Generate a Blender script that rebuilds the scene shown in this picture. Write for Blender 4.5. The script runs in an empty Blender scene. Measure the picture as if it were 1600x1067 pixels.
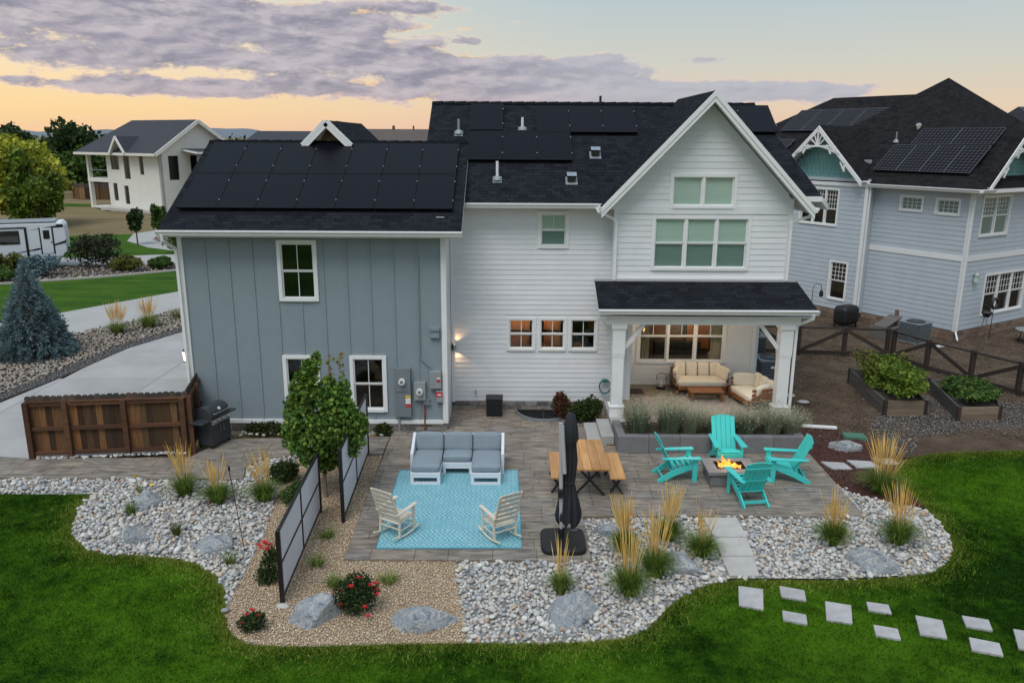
import bpy, bmesh, math, random
import numpy as np
from mathutils import Vector, Matrix
R = math.radians
random.seed(7)
rng = np.random.default_rng(7)
scene = bpy.context.scene
col = scene.collection

# ------------------------------------------------------------------ camera
cam_data = bpy.data.cameras.new('camera')
cam_data.lens = 28.2
cam_data.sensor_width = 36.0
cam_data.clip_end = 20000
cam = bpy.data.objects.new('camera', cam_data)
col.objects.link(cam)
cam.location = (0, 0, 7.5)
cam.rotation_euler = (Matrix.Rotation(R(90 - 14.2), 4, 'X') @ Matrix.Rotation(R(0.3), 4, 'Z')).to_euler()
scene.camera = cam

# ------------------------------------------------------------------ node helpers
class NT:
    def __init__(self, tree):
        self.t = tree
        self.n = tree.nodes
        self.l = tree.links
    def new(self, kind, **kw):
        nd = self.n.new(kind)
        for k, v in kw.items():
            setattr(nd, k, v)
        return nd
    def set(self, sock, v):
        if isinstance(v, bpy.types.NodeSocket):
            self.l.new(v, sock)
        elif v is not None:
            if hasattr(sock.default_value, '__len__') and not hasattr(v, '__len__'):
                sock.default_value = [v] * len(sock.default_value)
            elif hasattr(sock.default_value, '__len__') and len(sock.default_value) == 4 and len(v) == 3:
                sock.default_value = (*v, 1)
            else:
                sock.default_value = v
    def math(self, op, a, b=None, c=None, clamp=False):
        nd = self.new('ShaderNodeMath', operation=op, use_clamp=clamp)
        for i, v in enumerate((a, b, c)):
            if v is not None:
                self.set(nd.inputs[i], v)
        return nd.outputs[0]
    def add(self, a, b): return self.math('ADD', a, b)
    def sub(self, a, b): return self.math('SUBTRACT', a, b)
    def mul(self, a, b): return self.math('MULTIPLY', a, b)
    def smooth(self, x, lo, hi, a=0.0, b=1.0):
        nd = self.new('ShaderNodeMapRange', interpolation_type='SMOOTHSTEP')
        for i, v in enumerate((x, lo, hi, a, b)):
            self.set(nd.inputs[i], v)
        return nd.outputs[0]
    def lin(self, x, lo, hi, a=0.0, b=1.0):
        nd = self.new('ShaderNodeMapRange')
        for i, v in enumerate((x, lo, hi, a, b)):
            self.set(nd.inputs[i], v)
        return nd.outputs[0]
    def mix(self, f, a, b, blend='MIX'):
        nd = self.new('ShaderNodeMix', data_type='RGBA', blend_type=blend)
        self.set(nd.inputs[0], f); self.set(nd.inputs[6], a); self.set(nd.inputs[7], b)
        return nd.outputs[2]
    def ramp(self, f, stops, interp='LINEAR'):
        nd = self.new('ShaderNodeValToRGB')
        cr = nd.color_ramp
        cr.interpolation = interp
        while len(cr.elements) < len(stops):
            cr.elements.new(0.5)
        for e, (p, c) in zip(cr.elements, stops):
            e.position = p
            e.color = (*c, 1)
        self.set(nd.inputs[0], f)
        return nd.outputs[0]
    def noise(self, vec, scale=5, detail=4, rough=0.55, out=0, dist=0.0):
        nd = self.new('ShaderNodeTexNoise')
        if vec is not None:
            self.l.new(vec, nd.inputs['Vector'])
        nd.inputs['Scale'].default_value = scale
        nd.inputs['Detail'].default_value = detail
        nd.inputs['Roughness'].default_value = rough
        nd.inputs['Distortion'].default_value = dist
        return nd.outputs[out]
    def xyz(self, x, y, z):
        nd = self.new('ShaderNodeCombineXYZ')
        for i, v in enumerate((x, y, z)):
            self.set(nd.inputs[i], v)
        return nd.outputs[0]
    def sep(self, v):
        nd = self.new('ShaderNodeSeparateXYZ')
        self.l.new(v, nd.inputs[0])
        return nd.outputs
    def mapping(self, v, scale=(1, 1, 1), rot=(0, 0, 0), loc=(0, 0, 0)):
        nd = self.new('ShaderNodeMapping')
        self.l.new(v, nd.inputs[0])
        nd.inputs['Scale'].default_value = scale
        nd.inputs['Rotation'].default_value = rot
        nd.inputs['Location'].default_value = loc
        return nd.outputs[0]
    def coord(self, which='Object'):
        return self.new('ShaderNodeTexCoord').outputs[which]

def srgb(r, g, b):
    f = lambda c: c / 12.92 if c <= 0.04045 else ((c + 0.055) / 1.055) ** 2.4
    return (f(r / 255), f(g / 255), f(b / 255))

# ------------------------------------------------------------------ sky (dusk, scattered cloud bank)
world = bpy.data.worlds.new('World')
scene.world = world
world.use_nodes = True
wt = NT(world.node_tree)
world.node_tree.nodes.clear()
dirv = wt.coord('Generated')
dx, dy, dz = wt.sep(dirv)
AZ = wt.mul(wt.math('ARCTAN2', dx, dy), 57.2958)            # degrees, 0 = straight ahead, + to the right
EL = wt.mul(wt.math('ARCSINE', dz), 57.2958)
nish = wt.new('ShaderNodeTexSky', sky_type='NISHITA')
nish.sun_disc = False
nish.sun_elevation = R(3.0)
nish.sun_rotation = R(-75)
nish.altitude = 1500
# clear sky: warm low on the sunset side (left), cool and pale higher up
e01 = wt.lin(EL, -2, 90)
clear_r = wt.ramp(e01, [(0.0, srgb(206, 176, 164)), (0.024, srgb(230, 190, 172)), (0.045, srgb(226, 204, 178)), (0.075, srgb(205, 205, 194)),
                        (0.12, srgb(182, 197, 204)), (0.25, srgb(176, 195, 210)), (0.55, srgb(176, 196, 218)), (1.0, srgb(170, 192, 218))])
clear_l = wt.ramp(e01, [(0.0, srgb(228, 182, 160)), (0.024, srgb(242, 200, 160)), (0.040, srgb(250, 214, 156)), (0.07, srgb(246, 224, 184)),
                        (0.12, srgb(226, 224, 204)), (0.25, srgb(182, 199, 210)), (0.55, srgb(176, 196, 218)), (1.0, srgb(170, 192, 218))])
az_side = wt.smooth(wt.math('ABSOLUTE', wt.add(AZ, 45)), 54, 12)
clear = wt.mix(az_side, clear_r, clear_l)
clear = wt.mix(0.02, clear, wt.mix(1.0, nish.outputs[0], (0.06, 0.06, 0.06), 'MULTIPLY'))
# cloud field
def ell(a0, e0, ra, re, wgt):
    a = wt.math('DIVIDE', wt.sub(AZ, a0), ra)
    e = wt.math('DIVIDE', wt.sub(EL, e0), re)
    d2 = wt.add(wt.mul(a, a), wt.mul(e, e))
    return wt.mul(wt.math('EXPONENT', wt.mul(d2, -1.0)), wgt)
den = None
for a in [(-28, 7.4, 13, 1.9, 1.2), (-14, 6.9, 9.0, 1.4, 1.1), (-23, 4.7, 13, 0.9, 1.0), (-9, 5.2, 5.5, 0.85, .9), (-31, 3.2, 5, 0.30, .35),
          (-16, 3.1, 11, 0.7, .95), (-3.4, 4.0, 5.4, 1.15, 1.3), (4.5, 3.8, 6.2, 1.4, 1.3), (5.8, 5.2, 1.7, 0.6, .6), (17.5, 3.1, 7.5, 0.9, 1.1), (9.5, 2.7, 6, 0.7, .8), (-1, 2.4, 9, .4, .5),
          (-24, 3.0, 9, .6, .70), (-24, 1.1, 8, 0.22, .45), (12.6, 5.1, 1.9, .24, .62), (17.2, 8.95, 2.2, .26, .62), (-6.5, 8.3, 3.4, .6, .7), (-3, 6.3, 1.0, .22, .6), (60, 12, 28, 5, .5), (-75, 9, 26, 4, .8), (170, 14, 40, 6, .5)]:
    b = ell(*a)
    den = b if den is None else wt.add(den, b)
cvec = wt.xyz(wt.mul(AZ, 0.36), wt.mul(EL, 1.15), 3.7)
n1 = wt.noise(cvec, 0.75, 8, 0.58, dist=0.25)
n1b = wt.noise(wt.xyz(wt.mul(wt.add(AZ, -.5), 0.36), wt.mul(wt.add(EL, .32), 1.15), 3.7), 0.75, 5, 0.58, dist=0.25)
relief = wt.smooth(wt.sub(n1, n1b), -.16, .16)
n2 = wt.noise(wt.xyz(wt.mul(AZ, 0.5), wt.mul(EL, 1.2), 9.1), 1.6, 6, 0.62)
n3 = wt.noise(wt.xyz(wt.mul(AZ, 0.8), wt.mul(EL, 1.5), 1.3), 2.6, 6, 0.65)
dens = wt.add(wt.add(wt.sub(den, 0.48), wt.mul(wt.sub(n3, 0.5), 0.45)), wt.add(wt.mul(wt.sub(n1, 0.5), 2.2), wt.mul(wt.sub(n2, 0.5), 0.7)))
cover = wt.smooth(dens, -0.04, 0.20)
thick = wt.smooth(dens, 0.04, 0.42)
core = wt.mix(relief, srgb(134, 135, 152), srgb(196, 188, 194))
core = wt.mix(wt.mul(wt.smooth(n2, 0.35, 0.62), .35), core, srgb(168, 160, 178))
core = wt.mix(wt.smooth(EL, 3.6, 1.2, 0, .75), core, srgb(196, 174, 176))
core = wt.mix(wt.smooth(AZ, -6, 10, 0, .7), core, srgb(180, 184, 193))
edge = wt.mix(az_side, srgb(208, 204, 198), srgb(250, 228, 190))
edge = wt.mix(wt.smooth(EL, 5.5, 2.5, 0, .45), edge, srgb(240, 196, 180))
hot = wt.smooth(wt.noise(cvec, 0.9, 3, 0.5), 0.50, 0.66)
edge = wt.mix(wt.mul(hot, wt.smooth(wt.math('ABSOLUTE', wt.add(AZ, 5)), 18, 6)), edge, srgb(255, 214, 160))
ccol = wt.mix(thick, edge, core)
skycol = wt.mix(wt.mul(cover, 0.95), clear, ccol)
skycol = wt.mix(wt.smooth(EL, 0.0, -4.0), skycol, (0.10, 0.11, 0.08))
bg = wt.new('ShaderNodeBackground')
wt.l.new(skycol, bg.inputs[0])
bg.inputs[1].default_value = 0.81
wo = wt.new('ShaderNodeOutputWorld')
wt.l.new(bg.outputs[0], wo.inputs[0])

# ------------------------------------------------------------------ sun: very soft dusk skylight from high behind the camera
sun_data = bpy.data.lights.new('sun', 'SUN')
sun_data.energy = 1.5
sun_data.angle = R(34)
sun_data.color = (1.0, 0.955, 0.90)
sun = bpy.data.objects.new('sun', sun_data)
col.objects.link(sun)
sun.rotation_euler = (R(31), 0, R(-24))

scene.render.engine = 'CYCLES'
scene.view_settings.view_transform = 'Standard'
scene.view_settings.look = 'None'
scene.view_settings.exposure = 0.38
scene.view_settings.gamma = 1.0
scene.cycles.use_denoising = True
scene.cycles.max_bounces = 5
scene.cycles.diffuse_bounces = 3
scene.cycles.adaptive_threshold = 0.02
scene.cycles.transparent_max_bounces = 10
scene.cycles.caustics_reflective = False
scene.cycles.caustics_refractive = False
scene.cycles.sample_clamp_indirect = 4

# ------------------------------------------------------------------ materials
MATS = {}
def material(name):
    m = bpy.data.materials.new(name)
    m.use_nodes = True
    nt = NT(m.node_tree)
    b = m.node_tree.nodes['Principled BSDF']
    MATS[name] = m
    return m, nt, b
def island(nt):
    a = nt.new('ShaderNodeNewGeometry').outputs['Random Per Island']
    b = nt.new('ShaderNodeObjectInfo').outputs['Random']
    return nt.math('FRACT', nt.add(a, b))
def bump(nt, b, h, strength=0.3, dist=0.02):
    bp = nt.new('ShaderNodeBump')
    bp.inputs['Strength'].default_value = strength
    bp.inputs['Distance'].default_value = dist
    nt.l.new(h, bp.inputs['Height'])
    nt.l.new(bp.outputs[0], b.inputs['Normal'])
def simple(name, c, rough=0.6, var=0.12, scale=6.0, bmp=0.0, bscale=40, metal=0.0, spec=0.5, objvar=0.0, streak=None):
    m, nt, b = material(name)
    co = nt.coord()
    if streak: co = nt.mapping(co, streak)
    n = nt.noise(co, scale, 5, 0.6)
    c2 = tuple(x * (1 - var) for x in c); c3 = tuple(min(1, x * (1 + var)) for x in c)
    cc = nt.ramp(n, [(0.25, c2), (0.75, c3)])
    if objvar:
        i = island(nt)
        cc = nt.mix(1.0, cc, nt.ramp(i, [(0, (1 - objvar,) * 3), (1, (1 + objvar * 0.6,) * 3)]), 'MULTIPLY')
    nt.l.new(cc, b.inputs['Base Color'])
    b.inputs['Roughness'].default_value = rough
    b.inputs['Metallic'].default_value = metal
    b.inputs['Specular IOR Level'].default_value = spec
    if bmp:
        bump(nt, b, nt.noise(nt.coord(), bscale, 4, 0.6), bmp)
    return m

simple('white_siding', (0.735, 0.75, 0.775), 0.55, 0.06, 1.3, 0.06, 60, objvar=0.035)
simple('white_trim', (0.78, 0.79, 0.79), 0.5, 0.04, 3)
simple('porch_white', (0.76, 0.755, 0.74), 0.55, 0.05, 2)
simple('blue_grey_siding', (0.235, 0.288, 0.318), 0.6, 0.05, 2.5, 0.08, 90)
simple('neighbour_siding', (0.47, 0.525, 0.575), 0.6, 0.05, 1.5)
simple('teal_shingle_siding', (0.15, 0.33, 0.33), 0.6, 0.12, 4)
simple('far_white', (0.74, 0.73, 0.68), 0.6, 0.05, 1)
simple('stone_veneer', (0.22, 0.20, 0.185), 0.85, 0.3, 9, 0.5, 30, objvar=0.45)
simple('tan_stone', (0.21, 0.145, 0.105), 0.85, 0.3, 7, 0.5, 30, objvar=0.4)
simple('foundation', (0.30, 0.295, 0.285), 0.9, 0.15, 4, 0.2, 60)
simple('concrete', (0.385, 0.38, 0.37), 0.85, 0.20, 0.55, 0.15, 120, objvar=0.08)
simple('road_concrete', (0.38, 0.375, 0.36), 0.9, 0.08, 0.5)
simple('step_stone', (0.47, 0.455, 0.43), 0.85, 0.12, 5, 0.2, 60, objvar=0.08)
simple('lawn_slab', (0.40, 0.395, 0.39), 0.9, 0.18, 6, 0.2, 60, objvar=0.08)
simple('planter_block', (0.175, 0.175, 0.182), 0.85, 0.14, 4, 0.3, 60, objvar=0.12)
simple('firepit_top', (.23, .225, .225), .85, .15, 6, .2, 60)
simple('dark_metal', (0.012, 0.012, 0.013), 0.45, 0.1)
simple('black_plastic', (0.010, 0.0105, 0.012), 0.5, 0.2, 8)
simple('screen_panel', (0.66, 0.65, 0.70), 0.55, 0.06, 3)
simple('metal_grey', (0.30, 0.33, 0.35), 0.45, 0.06, 4, metal=0.3)
simple('meter_grey', (0.17, 0.205, 0.225), 0.5, 0.06, 4)
simple('meter_light', (0.27, 0.30, 0.31), 0.5, 0.06, 4)
simple('galvanised', (0.42, 0.47, 0.50), 0.35, 0.1, 6, metal=0.75)
simple('aluminium', (0.50, 0.50, 0.52), 0.45, 0.06, 6, metal=0.25)
simple('grill_dark', (0.055, 0.062, 0.070), 0.38, 0.15, 6, metal=0.3)
simple('stainless', (0.55, 0.55, 0.56), 0.28, 0.05, metal=0.9)
simple('label_red', (0.55, 0.03, 0.05), 0.5, 0.1)
simple('label_white', (0.8, 0.8, 0.78), 0.5, 0.02)
simple('label_yellow', (0.7, 0.5, 0.08), 0.5, 0.02)
simple('rust_pipe', (0.20, 0.07, 0.03), 0.7, 0.3, 20)
simple('teal_plastic', (0.060, 0.60, 0.56), 0.42, 0.05, 5, 0.03, 80)
simple('sofa_white', (0.72, 0.75, 0.80), 0.42, 0.03)
simple('sofa_cushion', (0.235, 0.285, 0.325), 0.95, 0.07, 5, 0.2, 240)
simple('rocker_cream', (0.68, 0.62, 0.51), 0.6, 0.1, 8, objvar=0.06)
simple('umbrella_fabric', (0.020, 0.023, 0.030), 0.85, 0.2, 6, 0.2, 160)
simple('cream_cushion', (0.82, 0.73, 0.59), 0.95, 0.05, 5, 0.15, 200)
simple('rose_red', (0.62, 0.02, 0.03), 0.55, 0.25, 30, objvar=0.3)
simple('yellow_flower', (0.75, 0.55, 0.06), 0.6, 0.1)
simple('utility_green', (0.06, 0.17, 0.11), 0.5, 0.08)
simple('hose_teal', (0.02, 0.12, 0.13), 0.5, 0.1)
simple('trailer_white', (0.66, 0.70, 0.74), 0.35, 0.03)
simple('trailer_grey', (0.22, 0.24, 0.27), 0.4, 0.1)
simple('trailer_black', (0.01, 0.01, 0.012), 0.25, 0.1)
simple('bark', (0.11, 0.085, 0.06), 0.9, 0.3, 12, 0.6, 30, streak=(1, 1, .2))
simple('pale_bark', (0.26, 0.20, 0.14), 0.9, 0.2, 12, 0.4, 30)
simple('tan_bed', (0.30, 0.22, 0.145), 0.95, 0.3, 10, 0.6, 60)
simple('pebble_bed', (0.24, 0.235, 0.225), 0.95, 0.35, 12, 0.6, 60)
simple('soil', (0.055, 0.043, 0.033), 0.95, 0.35, 8, 0.6, 40)
simple('curb', (0.42, 0.39, 0.35), 0.9, 0.1, 3)
simple('far_roof', (0.035, 0.037, 0.048), 0.8, 0.12, 2)
simple('tan_roof', (0.105, 0.085, 0.075), 0.9, 0.1, 1)
simple('hill', (0.15, 0.175, 0.205), 1.0, 0.12, 0.004)  # distance haze is put into this blue-grey base colour
simple('far_wood', (0.03, 0.05, 0.022), 1.0, 0.4, 0.05)
simple('patio_rug_beige', (0.40, 0.36, 0.30), 0.95, 0.10, 3, 0.2, 90)
simple('terracotta', (0.20, 0.20, 0.19), 0.8, 0.1)
simple('blind', (0.19, 0.285, 0.265), 0.8, 0.04, 3)
simple('blind_pale', (0.50, 0.66, 0.58), 0.8, 0.04, 3)
simple('curtain', (0.40, 0.36, 0.27), 0.9, 0.12, 6, streak=(8, 8, .3))
simple('room_dark', (0.014, 0.0155, 0.016), 0.9, 0.2, 2)
simple('room_warm', (0.16, 0.10, 0.065), 0.9, 0.15, 2)
simple('cabinet', (0.24, 0.10, 0.035), 0.5, 0.3, 5, streak=(3, 3, .5))
simple('red_mulch', (0.085, 0.035, 0.026), 0.95, 0.4, 14, 0.8, 50)
simple('log', (0.05, 0.04, 0.035), 0.9, 0.3, 10)

def wood(name, c1, c2, rough=0.55, axis=1, scale=9, objvar=0.18):
    m, nt, b = material(name)
    s = [1.0, 1.0, 1.0]; s[axis] = 0.08
    co = nt.mapping(nt.coord(), tuple(s))
    n = nt.noise(co, scale * 3, 5, 0.65, dist=0.4)
    cc = nt.ramp(n, [(0.3, c1), (0.7, c2)])
    big = nt.noise(nt.coord(), 1.7, 3)
    cc = nt.mix(nt.lin(big, .3, .7, 0, .35), cc, c1)
    i = island(nt)
    cc = nt.mix(1.0, cc, nt.ramp(i, [(0, (1 - objvar * 1.6, 1 - objvar * 1.7, 1 - objvar * 1.8)), (1, (1 + objvar,) * 3)]), 'MULTIPLY')
    nt.l.new(cc, b.inputs['Base Color'])
    b.inputs['Roughness'].default_value = rough
    bump(nt, b, n, 0.15, 0.01)
    return m
wood('fence_wood', (0.058, 0.030, 0.016), (0.235, 0.120, 0.050), 0.8, 2, 5, 0.50)
m_ = MATS['fence_wood']; nt_ = NT(m_.node_tree); b_ = m_.node_tree.nodes['Principled BSDF']
old = b_.inputs['Base Color'].links[0].from_socket
hue = nt_.ramp(nt_.math('FRACT', nt_.mul(island(nt_), 7.31)), [(0, (1.0, 1.0, 1.0)), (.3, (.55, .62, .62)), (.5, (1.5, 1.25, 1.0)), (.75, (.8, .95, .85)), (1, (1.35, 1.35, 1.2))])
cc = nt_.mix(1.0, old, hue, 'MULTIPLY')
zz = nt_.sep(nt_.coord())[2]
cc = nt_.mix(nt_.smooth(zz, 1.33, 1.42, 0, .75), cc, (.045, .046, .046))      # weathered grey tops
nt_.l.new(cc, b_.inputs['Base Color'])
wood('fence_frame', (0.060, 0.026, 0.013), (0.155, 0.064, 0.028), 0.75, 0, 4, 0.25)
wood('table_wood', (0.44, 0.20, 0.065), (0.68, 0.40, 0.17), 0.45, 1, 4, 0.14)
wood('teak', (0.20, 0.075, 0.026), (0.33, 0.135, 0.05), 0.55, 0, 5, 0.10)
wood('raised_wood', (0.15, 0.115, 0.085), (0.27, 0.20, 0.135), 0.8, 0, 4, 0.15)
wood('raised_grey', (0.085, 0.08, 0.078), (0.15, 0.14, 0.13), 0.85, 1, 4, 0.15)
wood('rail_wood', (0.024, 0.017, 0.014), (0.055, 0.038, 0.030), 0.85, 0, 4, 0.2)

# shingles: UV in metres, x along the course, y up the slope
def shingle(name, c1, c2, c3):
    m, nt, b = material(name)
    uv = nt.coord('UV')
    br = nt.new('ShaderNodeTexBrick')
    nt.l.new(uv, br.inputs['Vector'])
    br.inputs['Scale'].default_value = 1.0
    br.inputs['Brick Width'].default_value = 0.24
    br.inputs['Row Height'].default_value = 0.14
    br.inputs['Mortar Size'].default_value = 0.006
    br.inputs['Mortar Smooth'].default_value = 0.3
    br.inputs['Color1'].default_value = (*c1, 1)
    br.inputs['Color2'].default_value = (*c2, 1)
    br.inputs['Mortar'].default_value = (*[x * 0.45 for x in c1], 1)
    br.offset = 0.37
    n = nt.noise(nt.mapping(uv, (1.2, 1.2, 1)), 1.5, 5, 0.65)
    cc = nt.mix(nt.lin(n, .38, .72, 0, .75), br.outputs[0], c3)
    fine = nt.noise(uv, 30, 3, 0.7)
    cc = nt.mix(1.0, cc, nt.ramp(fine, [(0.3, (.7, .7, .7)), (.7, (1.3, 1.3, 1.3))]), 'MULTIPLY')
    nt.l.new(cc, b.inputs['Base Color'])
    b.inputs['Roughness'].default_value = 1.0
    b.inputs['Specular IOR Level'].default_value = 0.05
    h = nt.add(nt.mul(nt.math('FRACT', nt.math('DIVIDE', nt.sep(uv)[1], 0.14)), -0.8), nt.mul(br.outputs['Fac'], -0.5))
    bump(nt, b, nt.add(h, nt.mul(fine, 0.5)), 0.7, 0.02)
    return m
shingle('shingles', (0.011, 0.013, 0.0165), (0.025, 0.029, 0.036), (0.020, 0.022, 0.027))
shingle('shingles_neighbour', (0.013, 0.013, 0.015), (0.028, 0.027, 0.029), (0.023, 0.022, 0.023))

# patio pavers
m, nt, b = material('paver')
i = island(nt)
base = nt.ramp(i, [(0.0, (0.25, 0.215, 0.18)), (0.2, (0.32, 0.268, 0.212)), (0.45, (0.275, 0.25, 0.222)), (0.65, (0.36, 0.305, 0.24)), (0.85, (0.28, 0.235, 0.19)), (1.0, (0.31, 0.275, 0.235))])
co = nt.mapping(nt.coord('Generated'), (1, 3.2, 1))
wc = nt.new('ShaderNodeNewGeometry').outputs['Position']
n = nt.noise(nt.mapping(wc, (1.3, 6.0, 1)), 1.6, 6, 0.6, dist=0.5)
cc = nt.mix(nt.lin(n, .38, .62, 0, .85), base, (0.115, 0.100, 0.088))
n2_ = nt.noise(wc, 55, 3, .7)
cc = nt.mix(1.0, cc, nt.ramp(n2_, [(.3, (.82, .82, .82)), (.7, (1.15, 1.15, 1.15))]), 'MULTIPLY')
nt.l.new(cc, b.inputs['Base Color'])
b.inputs['Roughness'].default_value = 0.72
bump(nt, b, nt.add(n, nt.mul(n2_, .5)), 0.15, 0.01)

# stones
def stone_mat(name, stops, rough=0.75):
    m, nt, b = material(name)
    i = island(nt)
    cc = nt.ramp(i, stops)
    n = nt.noise(nt.new('ShaderNodeNewGeometry').outputs['Position'], 28, 4, 0.6)
    cc = nt.mix(1.0, cc, nt.ramp(n, [(.3, (.78, .78, .78)), (.7, (1.18, 1.18, 1.18))]), 'MULTIPLY')
    nt.l.new(cc, b.inputs['Base Color'])
    b.inputs['Roughness'].default_value = rough
    return m
stone_mat('river_rock', [(0.0, (.44, .43, .41)), (.12, (.58, .56, .51)), (.24, (.30, .32, .34)), (.38, (.62, .59, .53)), (.50, (.46, .45, .435)), (.60, (.50, .42, .31)), (.70, (.66, .65, .61)), (.79, (.36, .38, .39)), (.87, (.24, .25, .26)), (.93, (.42, .29, .20)), (1, (.58, .57, .54))])
stone_mat('tan_gravel', [(0.0, (.52, .38, .24)), (.2, (.70, .55, .37)), (.4, (.42, .30, .19)), (.6, (.76, .64, .47)), (.8, (.60, .45, .28)), (1, (.80, .72, .60))])
stone_mat('bed_rock', [(0.0, (.30, .24, .19)), (.3, (.38, .32, .26)), (.5, (.22, .19, .17)), (.75, (.45, .40, .34)), (1, (.33, .28, .23))])
stone_mat('dark_gravel', [(0.0, (.10, .10, .105)), (.5, (.17, .17, .175)), (1, (.24, .235, .23))])
stone_mat('mulch_chip', [(0.0, (.10, .038, .028)), (.5, (.055, .022, .018)), (1, (.145, .065, .048))], 0.9)
stone_mat('dirt_chip', [(0.0, (.10, .08, .062)), (.5, (.155, .125, .095)), (1, (.21, .175, .135))], 0.9)

m, nt, b = material('boulder')
co = nt.coord()
n = nt.noise(nt.mapping(co, (1, 1, 2.2), (0.5, 0.4, 0)), 1.7, 9, 0.68, dist=1.6)
cc = nt.ramp(n, [(.34, (.15, .17, .20)), (.43, (.33, .37, .40)), (.50, (.50, .53, .56)), (.535, (.26, .29, .33)), (.58, (.78, .76, .71)), (.63, (.42, .45, .46)), (.72, (.55, .51, .44))])
nt.l.new(cc, b.inputs['Base Color'])
b.inputs['Roughness'].default_value = 0.8
bump(nt, b, nt.noise(co, 7, 9, 0.7), 0.9, 0.12)

# foliage: random tone per leaf
def leafmat(name, stops, rough=0.6, trans=0.25, patch=0.5):
    m, nt, b = material(name)
    i = island(nt)
    cc = nt.ramp(i, stops)
    n = nt.noise(nt.coord(), patch, 2, .5)
    cc = nt.mix(1.0, cc, nt.ramp(n, [(.3, (.75, .75, .75)), (.7, (1.25, 1.25, 1.2))]), 'MULTIPLY')
    nt.l.new(cc, b.inputs['Base Color'])
    b.inputs['Roughness'].default_value = rough
    b.inputs['Specular IOR Level'].default_value = 0.25
    tr = nt.new('ShaderNodeBsdfTranslucent')
    nt.l.new(cc, tr.inputs[0])
    mx = nt.new('ShaderNodeMixShader')
    mx.inputs[0].default_value = trans
    nt.l.new(b.outputs[0], mx.inputs[1]); nt.l.new(tr.outputs[0], mx.inputs[2])
    nt.l.new(mx.outputs[0], nt.n['Material Output'].inputs[0])
    return m
leafmat('leaf_maple', [(0, (.034, .090, .015)), (.5, (.10, .20, .032)), (.85, (.19, .30, .052)), (1, (.30, .36, .07))], patch=1.2)
leafmat('leaf_young_tip', [(0, (.14, .20, .04)), (.6, (.22, .22, .05)), (1, (.40, .16, .05))])
leafmat('leaf_fresh', [(0, (.06, .11, .016)), (.5, (.12, .19, .024)), (1, (.22, .28, .04))], patch=0.3)
leafmat('leaf_yellow', [(0, (.19, .23, .025)), (.5, (.33, .37, .035)), (1, (.50, .48, .05))], patch=0.25)
leafmat('leaf_dark', [(0, (.018, .038, .012)), (.5, (.032, .062, .018)), (1, (.055, .090, .024))], patch=0.3)
leafmat('leaf_mid', [(0, (.032, .072, .016)), (.5, (.065, .125, .024)), (1, (.115, .18, .036))], patch=0.6)
leafmat('leaf_purple', [(0, (.020, .024, .018)), (.5, (.034, .040, .025)), (1, (.055, .055, .030))])
leafmat('leaf_blue', [(0, (.085, .140, .160)), (.5, (.15, .225, .250)), (1, (.25, .33, .36))], patch=0.8)
leafmat('leaf_red_shrub', [(0, (.045, .035, .016)), (.5, (.09, .05, .02)), (1, (.20, .05, .03))])
leafmat('leaf_barberry', [(0, (.018, .038, .010)), (.6, (.04, .065, .015)), (1, (.09, .10, .022))])
leafmat('leaf_sage', [(0, (.18, .23, .15)), (.5, (.29, .34, .23)), (1, (.42, .44, .32))], patch=2)
leafmat('leaf_sage_dark', [(0, (.08, .13, .08)), (.5, (.13, .20, .125)), (1, (.21, .28, .17))], patch=2)
leafmat('leaf_seed', [(0, (.45, .40, .28)), (.5, (.58, .52, .38)), (1, (.68, .62, .48))])
leafmat('grass_green', [(0, (.042, .10, .014)), (.45, (.11, .20, .028)), (1, (.32, .38, .085))], patch=3)
leafmat('plume', [(0, (.76, .46, .11)), (.5, (.92, .63, .20)), (1, (.96, .78, .38))], patch=3)
leafmat('leaf_olive', [(0, (.08, .095, .018)), (.5, (.13, .14, .028)), (1, (.20, .19, .05))])
# lawn blades, with patches of lighter and darker turf
def turf(name, dark, lightc, dry):
    m, nt, b = material(name)
    p = nt.new('ShaderNodeNewGeometry').outputs['Position']
    n = nt.noise(p, 0.28, 3, 0.6)
    n2 = nt.noise(p, 3.2, 5, 0.65)
    cc = nt.mix(nt.lin(nt.add(nt.mul(n, .62), nt.mul(n2, .38)), .40, .60), dark, lightc)
    i = island(nt)
    cc = nt.mix(nt.lin(i, .90, 1, 0, .4), cc, dry)
    thin = nt.smooth(nt.noise(p, 1.3, 5, .7), .60, .78)
    cc = nt.mix(nt.mul(thin, .5), cc, dry)
    cc = nt.mix(1.0, cc, nt.ramp(i, [(0, (.7, .7, .7)), (.8, (1.25, 1.25, 1.25))]), 'MULTIPLY')
    nt.l.new(cc, b.inputs['Base Color'])
    b.inputs['Roughness'].default_value = 0.9
    b.inputs['Specular IOR Level'].default_value = 0.03
    return m
turf('turf', (.0055, .023, .0016), (.043, .104, .0050), (.075, .112, .014))
turf('turf_edge', (.10, .16, .018), (.22, .26, .045), (.42, .37, .14))
m, nt, b = material('turf_far')
p = nt.new('ShaderNodeNewGeometry').outputs['Position']
cc = nt.ramp(nt.noise(nt.mapping(p, (.5, 1.6, 1), (0, 0, -.9)), .6, 6, .68), [(.3, (.018, .058, .004)), (.5, (.040, .10, .008)), (.72, (.075, .135, .012))])
cc = nt.mix(1.0, cc, nt.ramp(nt.noise(p, 9, 4, .7), [(.3, (.75, .75, .75)), (.7, (1.25, 1.25, 1.25))]), 'MULTIPLY')
nt.l.new(cc, b.inputs['Base Color']); b.inputs['Roughness'].default_value = 0.9; b.inputs['Specular IOR Level'].default_value = 0.1
bump(nt, b, nt.noise(p, 30, 4, .7), .6, .03)
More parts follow.
